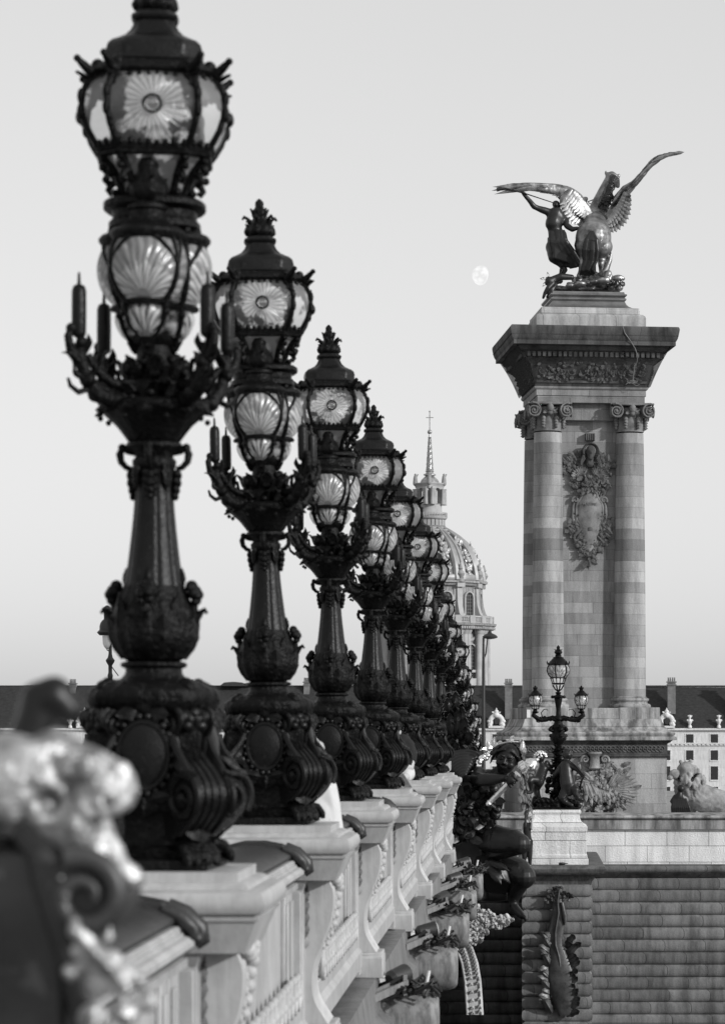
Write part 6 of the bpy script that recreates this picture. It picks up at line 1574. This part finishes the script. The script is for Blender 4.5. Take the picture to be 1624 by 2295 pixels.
# hand closed round the torch: shaft axis
ta = Nn(600,960,-.55); tb = Nn(940,615,-.85); ax = (tb-ta).normalized()
m = MB(); wpt = Nn(775,702,-.70); c_ = ta+ax*((wpt-ta).dot(ax)+.10)
prp = (Vector((0,-1,0))-ax*Vector((0,-1,0)).dot(ax)).normalized(); sid = ax.cross(prp)
m.tube([wpt, c_+prp*.09+sid*-.02*0, ],[.085,.10],12,.8); m.ball(c_+prp*.10,.095,14,10,(1.1,.7,1))
for k, l in enumerate((0,1,2,3)):
    o_ = c_+ax*(.13-.075*l); r = .034-.002*l; pts = []
    for j in range(7):
        t = -.9+j*.48; pts.append(o_+ (prp*cos(t)+sid*sin(t))*(.105 if j else .085) - ax*.012*j)
    m.tube(pts, [r*1.1,r*1.1,r,r*.95,r*.9,r*.8,r*.6], 9)
    m.ball(pts[0], r*1.15, 8, 6)
m.tube([c_+prp*.08-ax*.10, c_+prp*.10-sid*.08-ax*.02, c_+prp*.04-sid*.12+ax*.08, c_-sid*.11+ax*.14],[.04,.04,.034,.024],9)
organic(m, 'hand', bn, body, .0095, 2)
m = MB(); m.tube([ta+ax*t for t in (0,.02,.05,.3,.9,1.0)], [.05,.085,.06,.072,.085,.09], 20); m.tube([tb, tb+ax*.05, tb+ax*.10, tb+ax*.16],[.10,.15,.16,.13],20); m.ball(ta-ax*.02,.07,10,8)
for k in range(10):
    a = k*2*pi/10; u_ = (prp*cos(a)+sid*sin(a)); m.tube([tb+u_*.10-ax*.02, tb+ax*.08+u_*.17, tb+ax*.17+u_*.14],[.015,.02,.015],6)
m.build('torch', gilt_b, ny, 45)
m = MB(); kc = Nn(1040,560,-.95); m.ball(kc,.155,20,14,(1,1,1)); 
for k in range(9):
    a = k*2*pi/9; u_ = (prp*cos(a)+sid*sin(a)); m.tube([kc-ax*.13+u_*.06, kc+u_*.155, kc+ax*.13+u_*.05],[.03,.035,.03],7)
for k in range(4): 
    b0 = kc+ax*.10+Vector((rnd.uniform(-.05,.05),rnd.uniform(-.05,.05),0)); m.tube([b0, b0+Vector((.03+rnd.uniform(-.03,.03),-.02,.05)), b0+Vector((.05,-.02,.09))],[.04,.035,.01],8)
organic(m, 'flame', gilt_b, ny, .014, 2)
m = MB()                          # crown of reeds
m.tube([Nn(545,455,-.1),Nn(600,410,-.3),Nn(700,355,-.42),Nn(820,325,-.42),Nn(915,330,-.35),Nn(935,350,-.2)],[.035,.045,.04,.036,.034,.02],10,.6)
for (a,b,c,d,w_) in ((610,390,585,315,.13),(640,390,655,265,.12),(665,370,640,300,.1),(700,355,730,315,.1),(820,330,860,255,.12),(790,330,800,300,.1),(930,330,945,290,.1),(945,450,955,295,.12),(960,470,980,380,.1),(590,420,525,400,.12),(560,480,540,500,.12),(540,470,500,520,.12),(620,350,600,400,.14)):
    m.leaf(Nn(a,b,-.35), Nn(c,d,-.42), w_, .15, (0,-1,0), lobes=0, thick=.02, bow=.1)
for (x,y) in ((565,430),(590,470),(545,480),(570,500),(510,500),(505,540)): m.ball(Nn(x,y,-.2),.06,10,7)
m.build('crown', gilt_b, body, 50)
# foliage drapery around the waist, and the wave scroll behind her
m = MB(); rnd = random.Random(30)
for i in range(150):
    x = rnd.uniform(190,660); y = rnd.uniform(880,1330); 
    if x > 560 and y > 1150: continue
    a = rnd.uniform(0,6.28); l = rnd.uniform(.25,.45)
    m.leaf(Nn(x,y,-.15+rnd.uniform(-.2,.2)), Nn(x,y,-.35+rnd.uniform(-.2,.1))+Vector((l*cos(a),0,l*sin(a))), .26, .3, (0,-1,.2), lobes=3, n=7, thick=.03)
for i in range(26): m.ball(Nn(rnd.uniform(560,690), rnd.uniform(960,1120), -.3), rnd.uniform(.06,.11), 10, 7)
m.build('leaf_girdle', bn, ny, 55)
m = MB()
for i in range(9):
    r = (300-28*i)*NU*1.05; c3 = Nn(345,745,.1-.04*i); m.tube([c3+Vector((-r*cos(t)*(1-.05*i), -.15-.03*i, r*sin(t))) for t in [-.5+.22*k for k in range(13)]], [.05]+[.062]*11+[.03], 9)
for i in range(12): m.tube([Nn(200+18*i,640+5*i,.0),Nn(230+16*i,760,-.15),Nn(200+22*i,900,-.2),Nn(230+25*i,1010,-.1)],[.05,.07,.06,.03],8)
organic(m, 'hair_scroll', bn, ny, .02, 0)
m = MB()                          # skirt folds under the knees
for i in range(16):
    m.tube([Nn(470+18*i,1480,.1),Nn(500+20*i,1620+6*i,-.1),Nn(470+22*i,1780,.05),Nn(480+20*i,1900,.2)],[.09,.13,.12,.06],9)
for i in range(7): m.tube([Nn(560,1560+20*i,-.2),Nn(680+12*i,1620+22*i,-.32),Nn(790+5*i,1680+20*i,-.25)],[.05,.06,.03],8)
m.leaf(Nn(600,1560,-.3),Nn(830,1680,-.45),.2,.1,(0,-1,.2),lobes=0,thick=.03); m.leaf(Nn(600,1650,-.3),Nn(745,1830,-.42),.2,.1,(0,-1,.2),lobes=0,thick=.03)
organic(m, 'skirt', bn, ny, .026, 2)
m = MB(); m.box(Nn(120,0)[0]-.3,Nn(560,0)[0],ND-.1,ND+2.5,Nn(0,1950)[2],Nn(0,1250)[2]); m.box(Nn(500,0)[0],Nn(900,0)[0],ND+.5,ND+1.8,Nn(0,1980)[2],Nn(0,1500)[2])
organic(m, 'rock_seat', bn, ny, .08, 3, .12, 1.6)
# tall cartouche of bronze leaves left of her
lf = MB(); rnd = random.Random(33)
def LW(x, y, dy=0): return W(x, y, ND+1.5+dy)
for i in range(260):
    u = rnd.random(); y = 1572+195*u; xc_ = 1012+12*u; wd = 10+36*u; x = xc_+rnd.uniform(-wd,wd*.9); a = rnd.uniform(.3,2.6)
    l = rnd.uniform(.2,.42); m0 = LW(x,y,rnd.uniform(-.5,.3)); lf.leaf(m0, m0+Vector((l*cos(a)*.8,-.18,l*sin(a))), .17, .45, (0,-1,.2), lobes=4, n=8, thick=.03)
for (x0,y0,x1,y1) in ((1000,1650,985,1605),(1012,1650,1006,1590),(1022,1650,1026,1580),(1034,1655,1046,1600),(1044,1670,1060,1635),(1008,1610,1000,1555),(1018,1600,1022,1540),(1000,1680,980,1630),(1050,1700,1068,1668),(1030,1640,1038,1575)):
    lf.leaf(LW(x0,y0,-.5), LW(x1,y1,-.7), .26, .35, (0,-1,.2), lobes=7, n=14, thick=.04)
lf.tube([LW(1028,1770),LW(1024,1690),LW(1016,1630),LW(1012,1585)],[.45,.36,.22,.08],12,.5)
o = lf.build('leaf_cartouche', bn, None, 55); tag(o, 'tall dark bronze acanthus ornament rising behind the nymph left of the dome', 'ornament')
# pale garland under the nymph and pendant band
m = MB(); rnd = random.Random(40)
def GW(x, y, dy=0): return W((1040+x/2.8)/1.0548, (1900+y/2.8)/1.0548, 71+dy)
def clus(x, y, r, n_):
    for i in range(n_):
        a = rnd.uniform(0,6.28); q = r*sqrt(rnd.random()); p = GW(x+q*cos(a), y+q*sin(a), -.1*rnd.random())
        if i % 2: m.ball(p, rnd.uniform(.03,.06), 7, 5)
        else: m.leaf(p, p+Vector((.13*cos(a),-.08,.13*sin(a))), .1, .4, (0,-1,0), lobes=3, n=5, thick=.015)
for (x,y,r,n_) in ((215,700,45,60),(240,780,60,90),(250,850,55,80),(235,900,35,40),(300,740,40,60),(340,770,45,70),(390,790,45,70),(430,770,35,50),(320,800,30,40)): clus(x,y,r,n_)
m.tube([GW(200,700,.1),GW(250,800,.1),GW(330,790,.1),GW(440,760,.1)],[.12,.2,.15,.1],10)
o = m.build('stone_garland', mat('garland_paint', .42, .7, 0, .2, .3, 3, .5, 20), None, 50); tag(o, 'pale carved garland of fruit and leaves hanging below the nymph', 'garland')
m = MB()
a_ = [GW(60,880),GW(110,960),GW(145,1060),GW(165,1180),GW(180,1400)]; 
for k in (0,1): m.tube([p+Vector((k*.42-.06*k,0,0)) for p in a_],.04,8)
for t in range(20):
    p = cpoly(a_, t/19)
    for s in range(4): q = p+Vector((.08+.09*s,-.03,.02*s)); m.leaf(q, q+Vector((.05*(-1)**s,-.05,.10)), .08, .4, (0,-1,0), lobes=0, n=5)
vs = []; 
for p in a_: vs += [tuple(p), tuple(p+Vector((.40,0,0))), tuple(p+Vector((.40,.2,0))), tuple(p+Vector((0,.2,0)))]
fs = []
for j in range(4):
    for k in range(4): fs.append((j*4+k, j*4+(k+1)%4, j*4+4+(k+1)%4, j*4+4+k))
m.add(vs, fs)
o = m.build('scaled_band', MATS['garland_paint'], None, 50); tag(o, 'pale scale patterned band running down below the garland', 'ornament')

# ================================================================== people
def person(label, parts):
    r = empty('person', (0,0,0), 0, label, 'person'); return r
# woman with long hair beside the pale pedestal
WD = 83.0
def Pw(cx, cy, dy=0.0): return W((1040+cx/2.8)/1.0548, (1480+cy/2.8)/1.0548, WD)+Vector((0,dy,0))
u_ = WD/F/1.0548/2.8
wo = person('woman with long dark hair and black top standing left of the pale stone pedestal', None)
hx_, hz_ = Pw(582,1250)[0], Pw(582,1250)[2]
m = MB(); h0 = Vector((hx_+.01, WD, hz_))
m.ball(h0+Vector((-.01,0,.015)),.095,16,12,(.9,.9,1.1)); m.ball(h0+Vector((.025,-.01,-.05)),.06,12,9,(1,.9,1)); m.tube([h0+Vector((.075,-.02,.02)),h0+Vector((.105,-.02,-.015)),h0+Vector((.085,-.02,-.025))],[.012,.016,.012],7)
m.tube([h0+Vector((.070,-.025,-.045)),h0+Vector((.085,-.02,-.052))],[.014,.012],6); m.ball(h0+Vector((.06,-.015,-.085)),.03,8,6)
m.ball(h0+Vector((.055,-.07,.02)),.016,8,6)
limb(m, [(h0+Vector((0,0,-.08)),.045),(h0+Vector((-.02,.02,-.19)),.055)], 12)
b = h0+Vector((-.04,.02,-.26))
limb(m, [(b,.12),(b+Vector((-.01,0,-.18)),.11),(b+Vector((0,0,-.34)),.10),(b+Vector((.0,0,-.48)),.13)], 16)
limb(m, [(b+Vector((-.09,0,.01)),.055),(b+Vector((-.14,-.02,-.25)),.042),(b+Vector((-.06,-.08,-.44)),.032)], 12); hand(m, b+Vector((-.06,-.08,-.44)), Vector((1,-.2,-.2)), (0,0,1), .17, .012)
limb(m, [(b+Vector((.10,0,.01)),.055),(b+Vector((.14,-.10,-.15)),.042),(b+Vector((.14,-.12,.10)),.032)], 12); hand(m, b+Vector((.14,-.12,.10)), Vector((.2,0,1)), (0,-1,0), .17, .012)
for s in (-1,1): limb(m, [(b+Vector((s*.07,0,-.52)),.09),(b+Vector((s*.08,-.02,-.92)),.06),(b+Vector((s*.08,.02,-1.22)),.04),(b+Vector((s*.08,-.08,-1.28)),.035)], 14)
wb = organic(m, 'body', skin, wo, .011, 3)
m = MB(); limb(m, [(b+Vector((0,0,-.02)),.128),(b+Vector((-.01,0,-.18)),.122),(b+Vector((0,0,-.34)),.112),(b+Vector((0,0,-.5)),.145)], 18)
for s in (-1,1): limb(m, [(b+Vector((s*.07,0,-.52)),.102),(b+Vector((s*.08,-.02,-.92)),.072),(b+Vector((s*.08,.02,-1.20)),.05)], 14)
organic(m, 'black_dress', cloth_k, wb, .012, 3, .004, 9)
m = MB(); m.ball(h0+Vector((-.035,.01,.03)),.105,16,12,(.95,1,1.05))
for i in range(30): a = i/29*2.4+.4; m.tube([h0+Vector((-.05-.05*sin(a)*.5,.09*cos(a),.04)),h0+Vector((-.09,.10*cos(a),-.12)),h0+Vector((-.08+.02*sin(i),.09*cos(a),-.34)),h0+Vector((-.05+.02*sin(i*2),.07*cos(a),-.48))],[.03,.034,.03,.012],6)
organic(m, 'long_hair', hair_m, wb, .011, 2)
# seated man between the fourth and fifth candelabra, leaning on his knee
MDp = 38.6
def Pm(cx, cy, dy=0.0): return W((700+cx/3.824)/1.0548, (1500+cy/3.824)/1.0548, MDp)+Vector((0,dy,0))
mn = person('person in dark shirt and white trousers sitting on the parapet behind the fourth candelabrum', None)
m = MB()
hh = Pm(875,880,.1)
m.ball(hh,.10,18,13,(.9,1,1.15)); m.ball(hh+Vector((.005,-.05,-.07)),.065,12,9); m.tube([hh+Vector((.03,-.095,.02)),hh+Vector((.035,-.12,-.02)),hh+Vector((.03,-.11,-.03))],[.012,.018,.014],7); m.ball(hh+Vector((.02,-.10,-.06)),.022,8,6); m.ball(hh+Vector((.095,.01,-.01)),.026,8,6,(.5,1,1.3))
limb(m, [(hh+Vector((0,.02,-.08)),.055),(hh+Vector((.02,.06,-.18)),.065)], 12)
limb(m, [(Pm(960,1010,.15),.13),(Pm(960,1090,.1),.14),(Pm(940,1180,.1),.14)], 14)
limb(m, [(Pm(1015,1010,.1),.07),(Pm(1035,1120,.05),.062),(Pm(1030,1205,-.05),.052),(Pm(960,1190,-.15),.045),(Pm(905,1170,-.2),.034)], 14); hand(m, Pm(905,1170,-.2), Vector((-1,-.1,.1)), (0,0,1), .17, .012)
limb(m, [(Pm(900,1010,.1),.07),(Pm(860,1120,.0),.06),(Pm(850,1200,-.1),.045)], 12)
limb(m, [(Pm(930,1200,.1),.12),(Pm(880,1260,-.2),.10),(Pm(900,1290,-.35),.07),(Pm(960,1310,-.5),.055),(Pm(985,1312,-.55),.05)], 14)
limb(m, [(Pm(960,1220,.15),.12),(Pm(1010,1260,0),.09),(Pm(1000,1285,-.2),.06),(Pm(960,1300,-.4),.05)], 14)
mb_ = organic(m, 'body', skin, mn, .012, 3)
m = MB(); limb(m, [(Pm(955,985,.16),.13),(Pm(965,1060,.12),.16),(Pm(955,1150,.1),.165),(Pm(945,1215,.1),.15)], 18); limb(m, [(Pm(1010,1005,.1),.09),(Pm(1035,1090,.06),.085),(Pm(1036,1130,.04),.082)], 14); limb(m, [(Pm(900,1005,.1),.09),(Pm(875,1090,.04),.082)], 12)
organic(m, 'dark_shirt', cloth_k, mb_, .012, 3, .008, 8)
m = MB(); limb(m, [(Pm(935,1215,.1),.135),(Pm(880,1262,-.2),.115),(Pm(905,1290,-.33),.085),(Pm(945,1305,-.47),.07)], 16); limb(m, [(Pm(965,1225,.15),.13),(Pm(1010,1262,0),.10),(Pm(1000,1285,-.18),.075)], 14)
organic(m, 'white_trousers', cloth_w, mb_, .012, 3, .008, 8)
m = MB(); c0_ = Pm(985,1310,-.62); m.M = T(c0_) @ R(radians(58),4,'Y') ; m.box(-.075,.14,-.05,.03,-.048,.048); m.ball((.13,-.01,0),.05,12,8,(1,.8,1)); m.ball((-.07,-.01,0),.046,12,8,(1,.8,1)); 
for k in range(5): m.box(-.06+.045*k,-.04+.045*k,-.058,-.045,-.046,.046)
m.M = Matrix.Identity(4); m.build('shoe', rubber, mb_, 40)
m = MB(); m.ball(hh+Vector((.0,.03,.05)),.105,16,12,(.95,1,.9)); organic(m, 'hair', hair_m, mb_, .012, 2, .006, 30)
# person in white between the second and third candelabra
VD = 24.3
def Pv(x, y, dy=0.0): return W(x, y, VD)+Vector((0,dy,0))
vn = person('person in a long white dress sitting on the parapet behind the second candelabrum', None)
m = MB(); hh = Pv(668,1600,.1)
m.ball(hh,.10,16,12,(.9,1,1.15)); m.ball(hh+Vector((.02,-.05,-.06)),.065,12,9); m.tube([hh+Vector((.03,-.10,.01)),hh+Vector((.035,-.125,-.025))],[.012,.016],7)
limb(m, [(hh+Vector((0,.02,-.08)),.05),(hh+Vector((.02,.05,-.2)),.06)], 12)
limb(m, [(Pv(685,1685,.1),.12),(Pv(690,1730,.1),.11),(Pv(690,1770,.1),.14)], 14)
limb(m, [(Pv(712,1675,.05),.055),(Pv(722,1730,.0),.045),(Pv(700,1775,-.1),.035)], 12); hand(m, Pv(700,1775,-.1), Vector((-1,-.3,-.1)), (0,0,1), .16, .012)
limb(m, [(Pv(655,1675,.05),.055),(Pv(640,1730,0),.045),(Pv(660,1775,-.1),.035)], 12)
limb(m, [(Pv(700,1800,0),.11),(Pv(730,1830,-.15),.085),(Pv(742,1870,-.2),.05)], 12)
vb_ = organic(m, 'body', skin, vn, .012, 3)
m = MB(); limb(m, [(Pv(690,1672,.1),.10),(Pv(695,1720,.1),.13),(Pv(698,1780,.05),.17),(Pv(715,1830,-.08),.17),(Pv(720,1862,-.1),.16)], 18)
limb(m, [(Pv(715,1700,.1),.06),(Pv(738,1770,0),.07),(Pv(752,1850,-.1),.07),(Pv(762,1880,-.1),.05)], 12)
for k in range(9): m.tube([Pv(690+4*k,1720,-.02),Pv(695+6*k,1790,-.14),Pv(692+8*k,1872,-.2)],[.025,.035,.03],8)
organic(m, 'white_dress', cloth_w, vb_, .014, 2, .008, 7)
m = MB(); m.ball(hh+Vector((-.01,.03,.04)),.108,16,12); limb(m, [(hh+Vector((-.03,.08,0)),.08),(hh+Vector((-.03,.12,-.2)),.07)], 12); organic(m, 'hair', hair_m, vb_, .014, 2, .006, 25)

# ================================================================== other street lamps
LD = 112.0; lp = LD/F
def L_(x, y): return ((x-VX)*lp, (VY-y)*lp)
sl_ = empty('street_lamp', (L_(247,0)[0], LD, EYE), 0, 'distant old street lamp with a domed hood, left of the nearest candelabrum bulb', 'street lamp')
z = lambda y: L_(0,y)[1]
m = MB(); m.lathe([(.16,-2.2),(.16,-1.2),(.11,-1.0),(.085,z(1520)),(.11,z(1515)),(.075,z(1508)),(.075,z(1492)),(.16,z(1484)),(.18,z(1480)),(.10,z(1474)),(.07,z(1466)),(.06,z(1440)),(.06,z(1410))], 16)
m.tube([(.0,0,z(1490)),(.32,0,z(1515))],.02,6); m.tube([(0,0,z(1460)),(-.12,0,z(1457)),(-.14,0,z(1452)),(-.08,0,z(1449))],.025,6); m.build('pole', iron_d, sl_, 45)
m = MB(); hx2 = -.12
m.lathe([(.30,z(1424)),(.40,z(1418)),(.36,z(1415)),(.30,z(1412)),(.30,z(1404)),(.27,z(1397)),(.20,z(1391)),(.13,z(1388)),(.13,z(1372)),(.20,z(1365)),(.13,z(1361)),(.04,z(1357))], 24, (hx2,0,0)); m.build('hood', iron_d, sl_, 40)
m = MB(); m.lathe([(.04,z(1455)),(.12,z(1450)),(.17,z(1443)),(.19,z(1425))], 20, (hx2,0,0)); m.build('glass_bowl', mat('opal_glass', .75, .3, 0, .5, .1, 3, .05, 10), sl_, 50)
MD2 = 150.0; q_ = MD2/F
ml = empty('street_lamp', ((1083-VX)*q_, MD2, EYE), 0, 'slim modern street lamp with a flat saucer shade in front of the dome drum', 'street lamp')
zz2 = lambda y: (VY-y)*q_
m = MB(); m.tube([(0,0,-5),(0,0,zz2(1660)),(0,0,zz2(1500)),(0,0,zz2(1430))],[.12,.11,.085,.055],10); m.tube([(0,0,zz2(1478)),(.12,0,zz2(1466)),(.19,0,zz2(1440)),(.25,0,zz2(1418)),(.32,0,zz2(1412)),(.36,0,zz2(1418))],.035,7); m.build('pole', iron_d, ml, 50)
m = MB(); m.lathe([(.05,zz2(1414)),(.10,zz2(1419)),(.30,zz2(1423)),(.40,zz2(1427)),(.38,zz2(1430)),(.20,zz2(1432)),(.02,zz2(1433))], 24, (.34,0,0)); m.build('saucer_shade', iron_d, ml, 45)

# ================================================================== moon
MN = 5200.0
mo = bpy.data.materials.new('moon_glow'); mo.use_nodes = True; n = mo.node_tree.nodes; L = mo.node_tree.links; n.clear()
tc = n.new('ShaderNodeTexCoord'); nz = n.new('ShaderNodeTexNoise'); nz.inputs['Scale'].default_value = .09; nz.inputs['Detail'].default_value = 6
L.new(tc.outputs['Object'], nz.inputs[0]); mr = n.new('ShaderNodeMapRange'); mr.inputs[1].default_value = .38; mr.inputs[2].default_value = .62; mr.inputs[3].default_value = .82; mr.inputs[4].default_value = 1.02
L.new(nz.outputs[0], mr.inputs[0]); em = n.new('ShaderNodeEmission'); L.new(mr.outputs[0], em.inputs[0]); om = n.new('ShaderNodeOutputMaterial'); L.new(em.outputs[0], om.inputs[0])  # emission stands in for sunlight on the moon
m = MB(); m.ball((0,0,0), 22*MN/F, 48, 32)
for i, v in enumerate(m.v):
    if v[0] > 0: m.v[i] = (v[0]*.66, v[1], v[2])  # phase put into the shape: the unlit side is squashed away
o = m.build('moon', mo, None, 60, loc=W(1079,617,MN)); tag(o, 'pale gibbous moon high in the sky left of the winged horse', 'moon')
o.rotation_euler = (0, radians(12), 0)

# ================================================================== near gilded scroll ornament (out of focus)
FD = 5.6
def Fg(x, y, dy=0.0): return W(x, y, FD)+Vector((0,dy,0))
fo = empty('gilded_ornament', (0,0,0), 0, 'large blurred gilded scroll and shell ornament at the lower left edge', 'ornament')
m = MB(); rnd = random.Random(51)
px_ = FD/F
limb(m, [(Fg(20,1760),.10),(Fg(100,1740),.095),(Fg(180,1745),.07),(Fg(245,1765),.055)], 16)
for (x,y,r) in ((215,1695,22),(190,1720,30),(160,1700,26),(270,1735,28),(285,1770,26),(250,1740,30),(230,1775,22),(130,1730,30),(285,1795,16),(180,1770,34),(120,1670,22),(205,1740,26),(60,1700,40)): m.ball(Fg(x,y,-.03*rnd.random()), r*px_, 14, 10)
for k in range(7): a = -1.2+k*.42; m.leaf(Fg(150,1770,-.06), Fg(150+125*cos(a),1770-110*sin(a),-.10), .07, .3, (0,-1,0), lobes=3, thick=.012)
m.tube([Fg(125+38*cos(t),1800+38*sin(t),-.08) for t in [k*pi/8 for k in range(17)]], .012, 8); m.ball(Fg(125,1800,-.07),.014,10,8)
m.tube([Fg(240+48*cos(t),1795+26*sin(t),-.09) for t in [k*pi/8 for k in range(17)]], .011, 8)
m.tube([Fg(100,1840),Fg(170,1850,-.04),Fg(220,1890,-.05),Fg(262,1940,-.05),Fg(300,1965,-.04),Fg(305,1985,-.03)],[.05,.045,.04,.036,.026,.014],12)
m.tube([Fg(235,1830,-.05),Fg(250,1880,-.06),Fg(280,1930,-.06),Fg(300,1960,-.05)],[.02,.02,.018,.01],10)
g_ = organic(m, 'shell_scroll', gilt_f, fo, .006, 3, .008, 26)
m = MB()
m.spiral(Fg(205,2005,-.10), 95*px_, 1.35, .024, (1,0,0), (0,0,-1), 10, 44, start=-2.0, shrink=.75)
m.prism([(Fg(205,0)[0]+88*px_*cos(t), Fg(0,2005)[2]+92*px_*sin(t)) for t in [k*pi/12 for k in range(24)]], FD-.07, FD+.16, 'y')
m.tube([Fg(60,1830),Fg(110,1900),Fg(125,1990),Fg(150,2080),Fg(175,2180),Fg(200,2330)],[.05,.05,.045,.04,.035,.03],12)
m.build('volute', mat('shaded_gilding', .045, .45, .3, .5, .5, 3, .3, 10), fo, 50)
m = MB()
for (x,y,r) in ((190,2060,16),(215,2100,20),(240,2125,18),(262,2090,14),(270,2140,20),(300,2160,22),(225,2150,24),(195,2120,18),(170,2000,10),(330,2185,20),(290,2200,26),(240,2200,30),(180,2170,22),(265,2070,10),(160,1960,8),(350,2230,24),(300,2260,30),(230,2270,34)): m.ball(Fg(x,y,-.12), r*px_, 12, 9)
for k in range(9): m.leaf(Fg(175+12*k,2080+14*k,-.12), Fg(215+14*k,2070+16*k,-.17), .05, .4, (0,-1,0), lobes=3, thick=.01)
organic(m, 'leaf_spray', gilt_f, fo, .006, 2, .006, 30)
m = MB(); limb(m, [(Fg(155,1590),.030),(Fg(120,1560),.040),(Fg(90,1570),.040),(Fg(70,1640),.04),(Fg(60,1740),.05)], 14)
organic(m, 'rounded_boss', bn, fo, .007, 3, .004, 20)
m = MB(); m.box(Fg(-160,0)[0], Fg(150,0)[0], FD+.0, FD+.3, EYE-1.6, Fg(0,1900)[2]); m.tube([Fg(-80,1900,.1),Fg(-60,1760,.1),Fg(20,1700,.05)],[.12,.12,.08],12)
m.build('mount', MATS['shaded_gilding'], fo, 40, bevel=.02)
# stone lion and its draped boy at the right edge
LDp = 96.5
def Lw(x, y, dy=0): return W(x, y, LDp)+Vector((0,dy,0))
ln_ = empty('stone_lion', (0,0,0), 0, 'pale stone lion statue at the right edge in front of the pylon base', 'statue')
m = MB(); rnd = random.Random(61)
limb(m, [(Lw(1540,1770),.42),(Lw(1575,1790,.1),.48),(Lw(1640,1810,.2),.46),(Lw(1690,1822,.2),.42)], 18)
m.ball(Lw(1535,1728,-.1),.30,18,13,(1,1,1.05)); m.ball(Lw(1510,1735,-.25),.17,14,10); m.ball(Lw(1500,1743,-.3),.10,10,8); m.ball(Lw(1524,1708,-.2),.07,8,6); m.ball(Lw(1546,1706,-.1),.07,8,6)
for i in range(190):
    a = rnd.uniform(0,6.28); b = rnd.uniform(-1.4,1.4); p = Lw(1545,1752)+Vector((.46*cos(a)*cos(b),.42*sin(a)*cos(b),.56*sin(b)))
    if (p-Lw(1505,1738,-.3)).length < .2: continue
    m.tube([p,p+Vector((.06*cos(i),-.04,-.10)),p+Vector((.02,-.05,-.2)),p+Vector((.08*sin(i),-.02,-.28))],[.07,.075,.055,.012],7)
for x, y in ((1520,-.35),(1548,.2)): limb(m, [(Lw(x+8,1795,y),.19),(Lw(x,1828,y),.13),(Lw(x-2,1850,y),.12),(Lw(x-14,1856,y-.1),.11)], 12)
limb(m, [(Lw(1690,1815,-.1),.38),(Lw(1670,1845,-.3),.24),(Lw(1640,1856,-.35),.13)], 12)
organic(m, 'lion_body', mat('lion_stone', .24, .85, 0, .2, .5, 2.5, .6, 16), ln_, .022, 1, .015, 7)
m = MB(); c4 = Lw(1512,1795,-.75)
m.ball(c4+Vector((.16,0,.42)),.13,14,10); limb(m, [(c4+Vector((.12,0,.25)),.10),(c4+Vector((.08,0,.05)),.19),(c4+Vector((.05,0,-.25)),.21),(c4+Vector((.15,0,-.50)),.20)], 16)
limb(m, [(c4+Vector((-.02,0,.15)),.09),(c4+Vector((-.14,-.1,.0)),.075),(c4+Vector((-.05,-.2,-.15)),.055)],12)
for i in range(9): m.tube([c4+Vector((-.1+.05*i,-.17,.1)),c4+Vector((-.14+.07*i,-.22,-.2)),c4+Vector((-.12+.08*i,-.2,-.75))],[.04,.055,.04],8)
organic(m, 'dark_drape', bn, ln_, .02, 1)
m = MB(); m.box(Lw(1490,0)[0],Lw(1790,0)[0],LDp-1.0,LDp+.9,zt2+.40,Lw(0,1850)[2]); m.build('plinth', ql, ln_, None, bevel=.02)

bpy.data.scenes.remove(WORK)
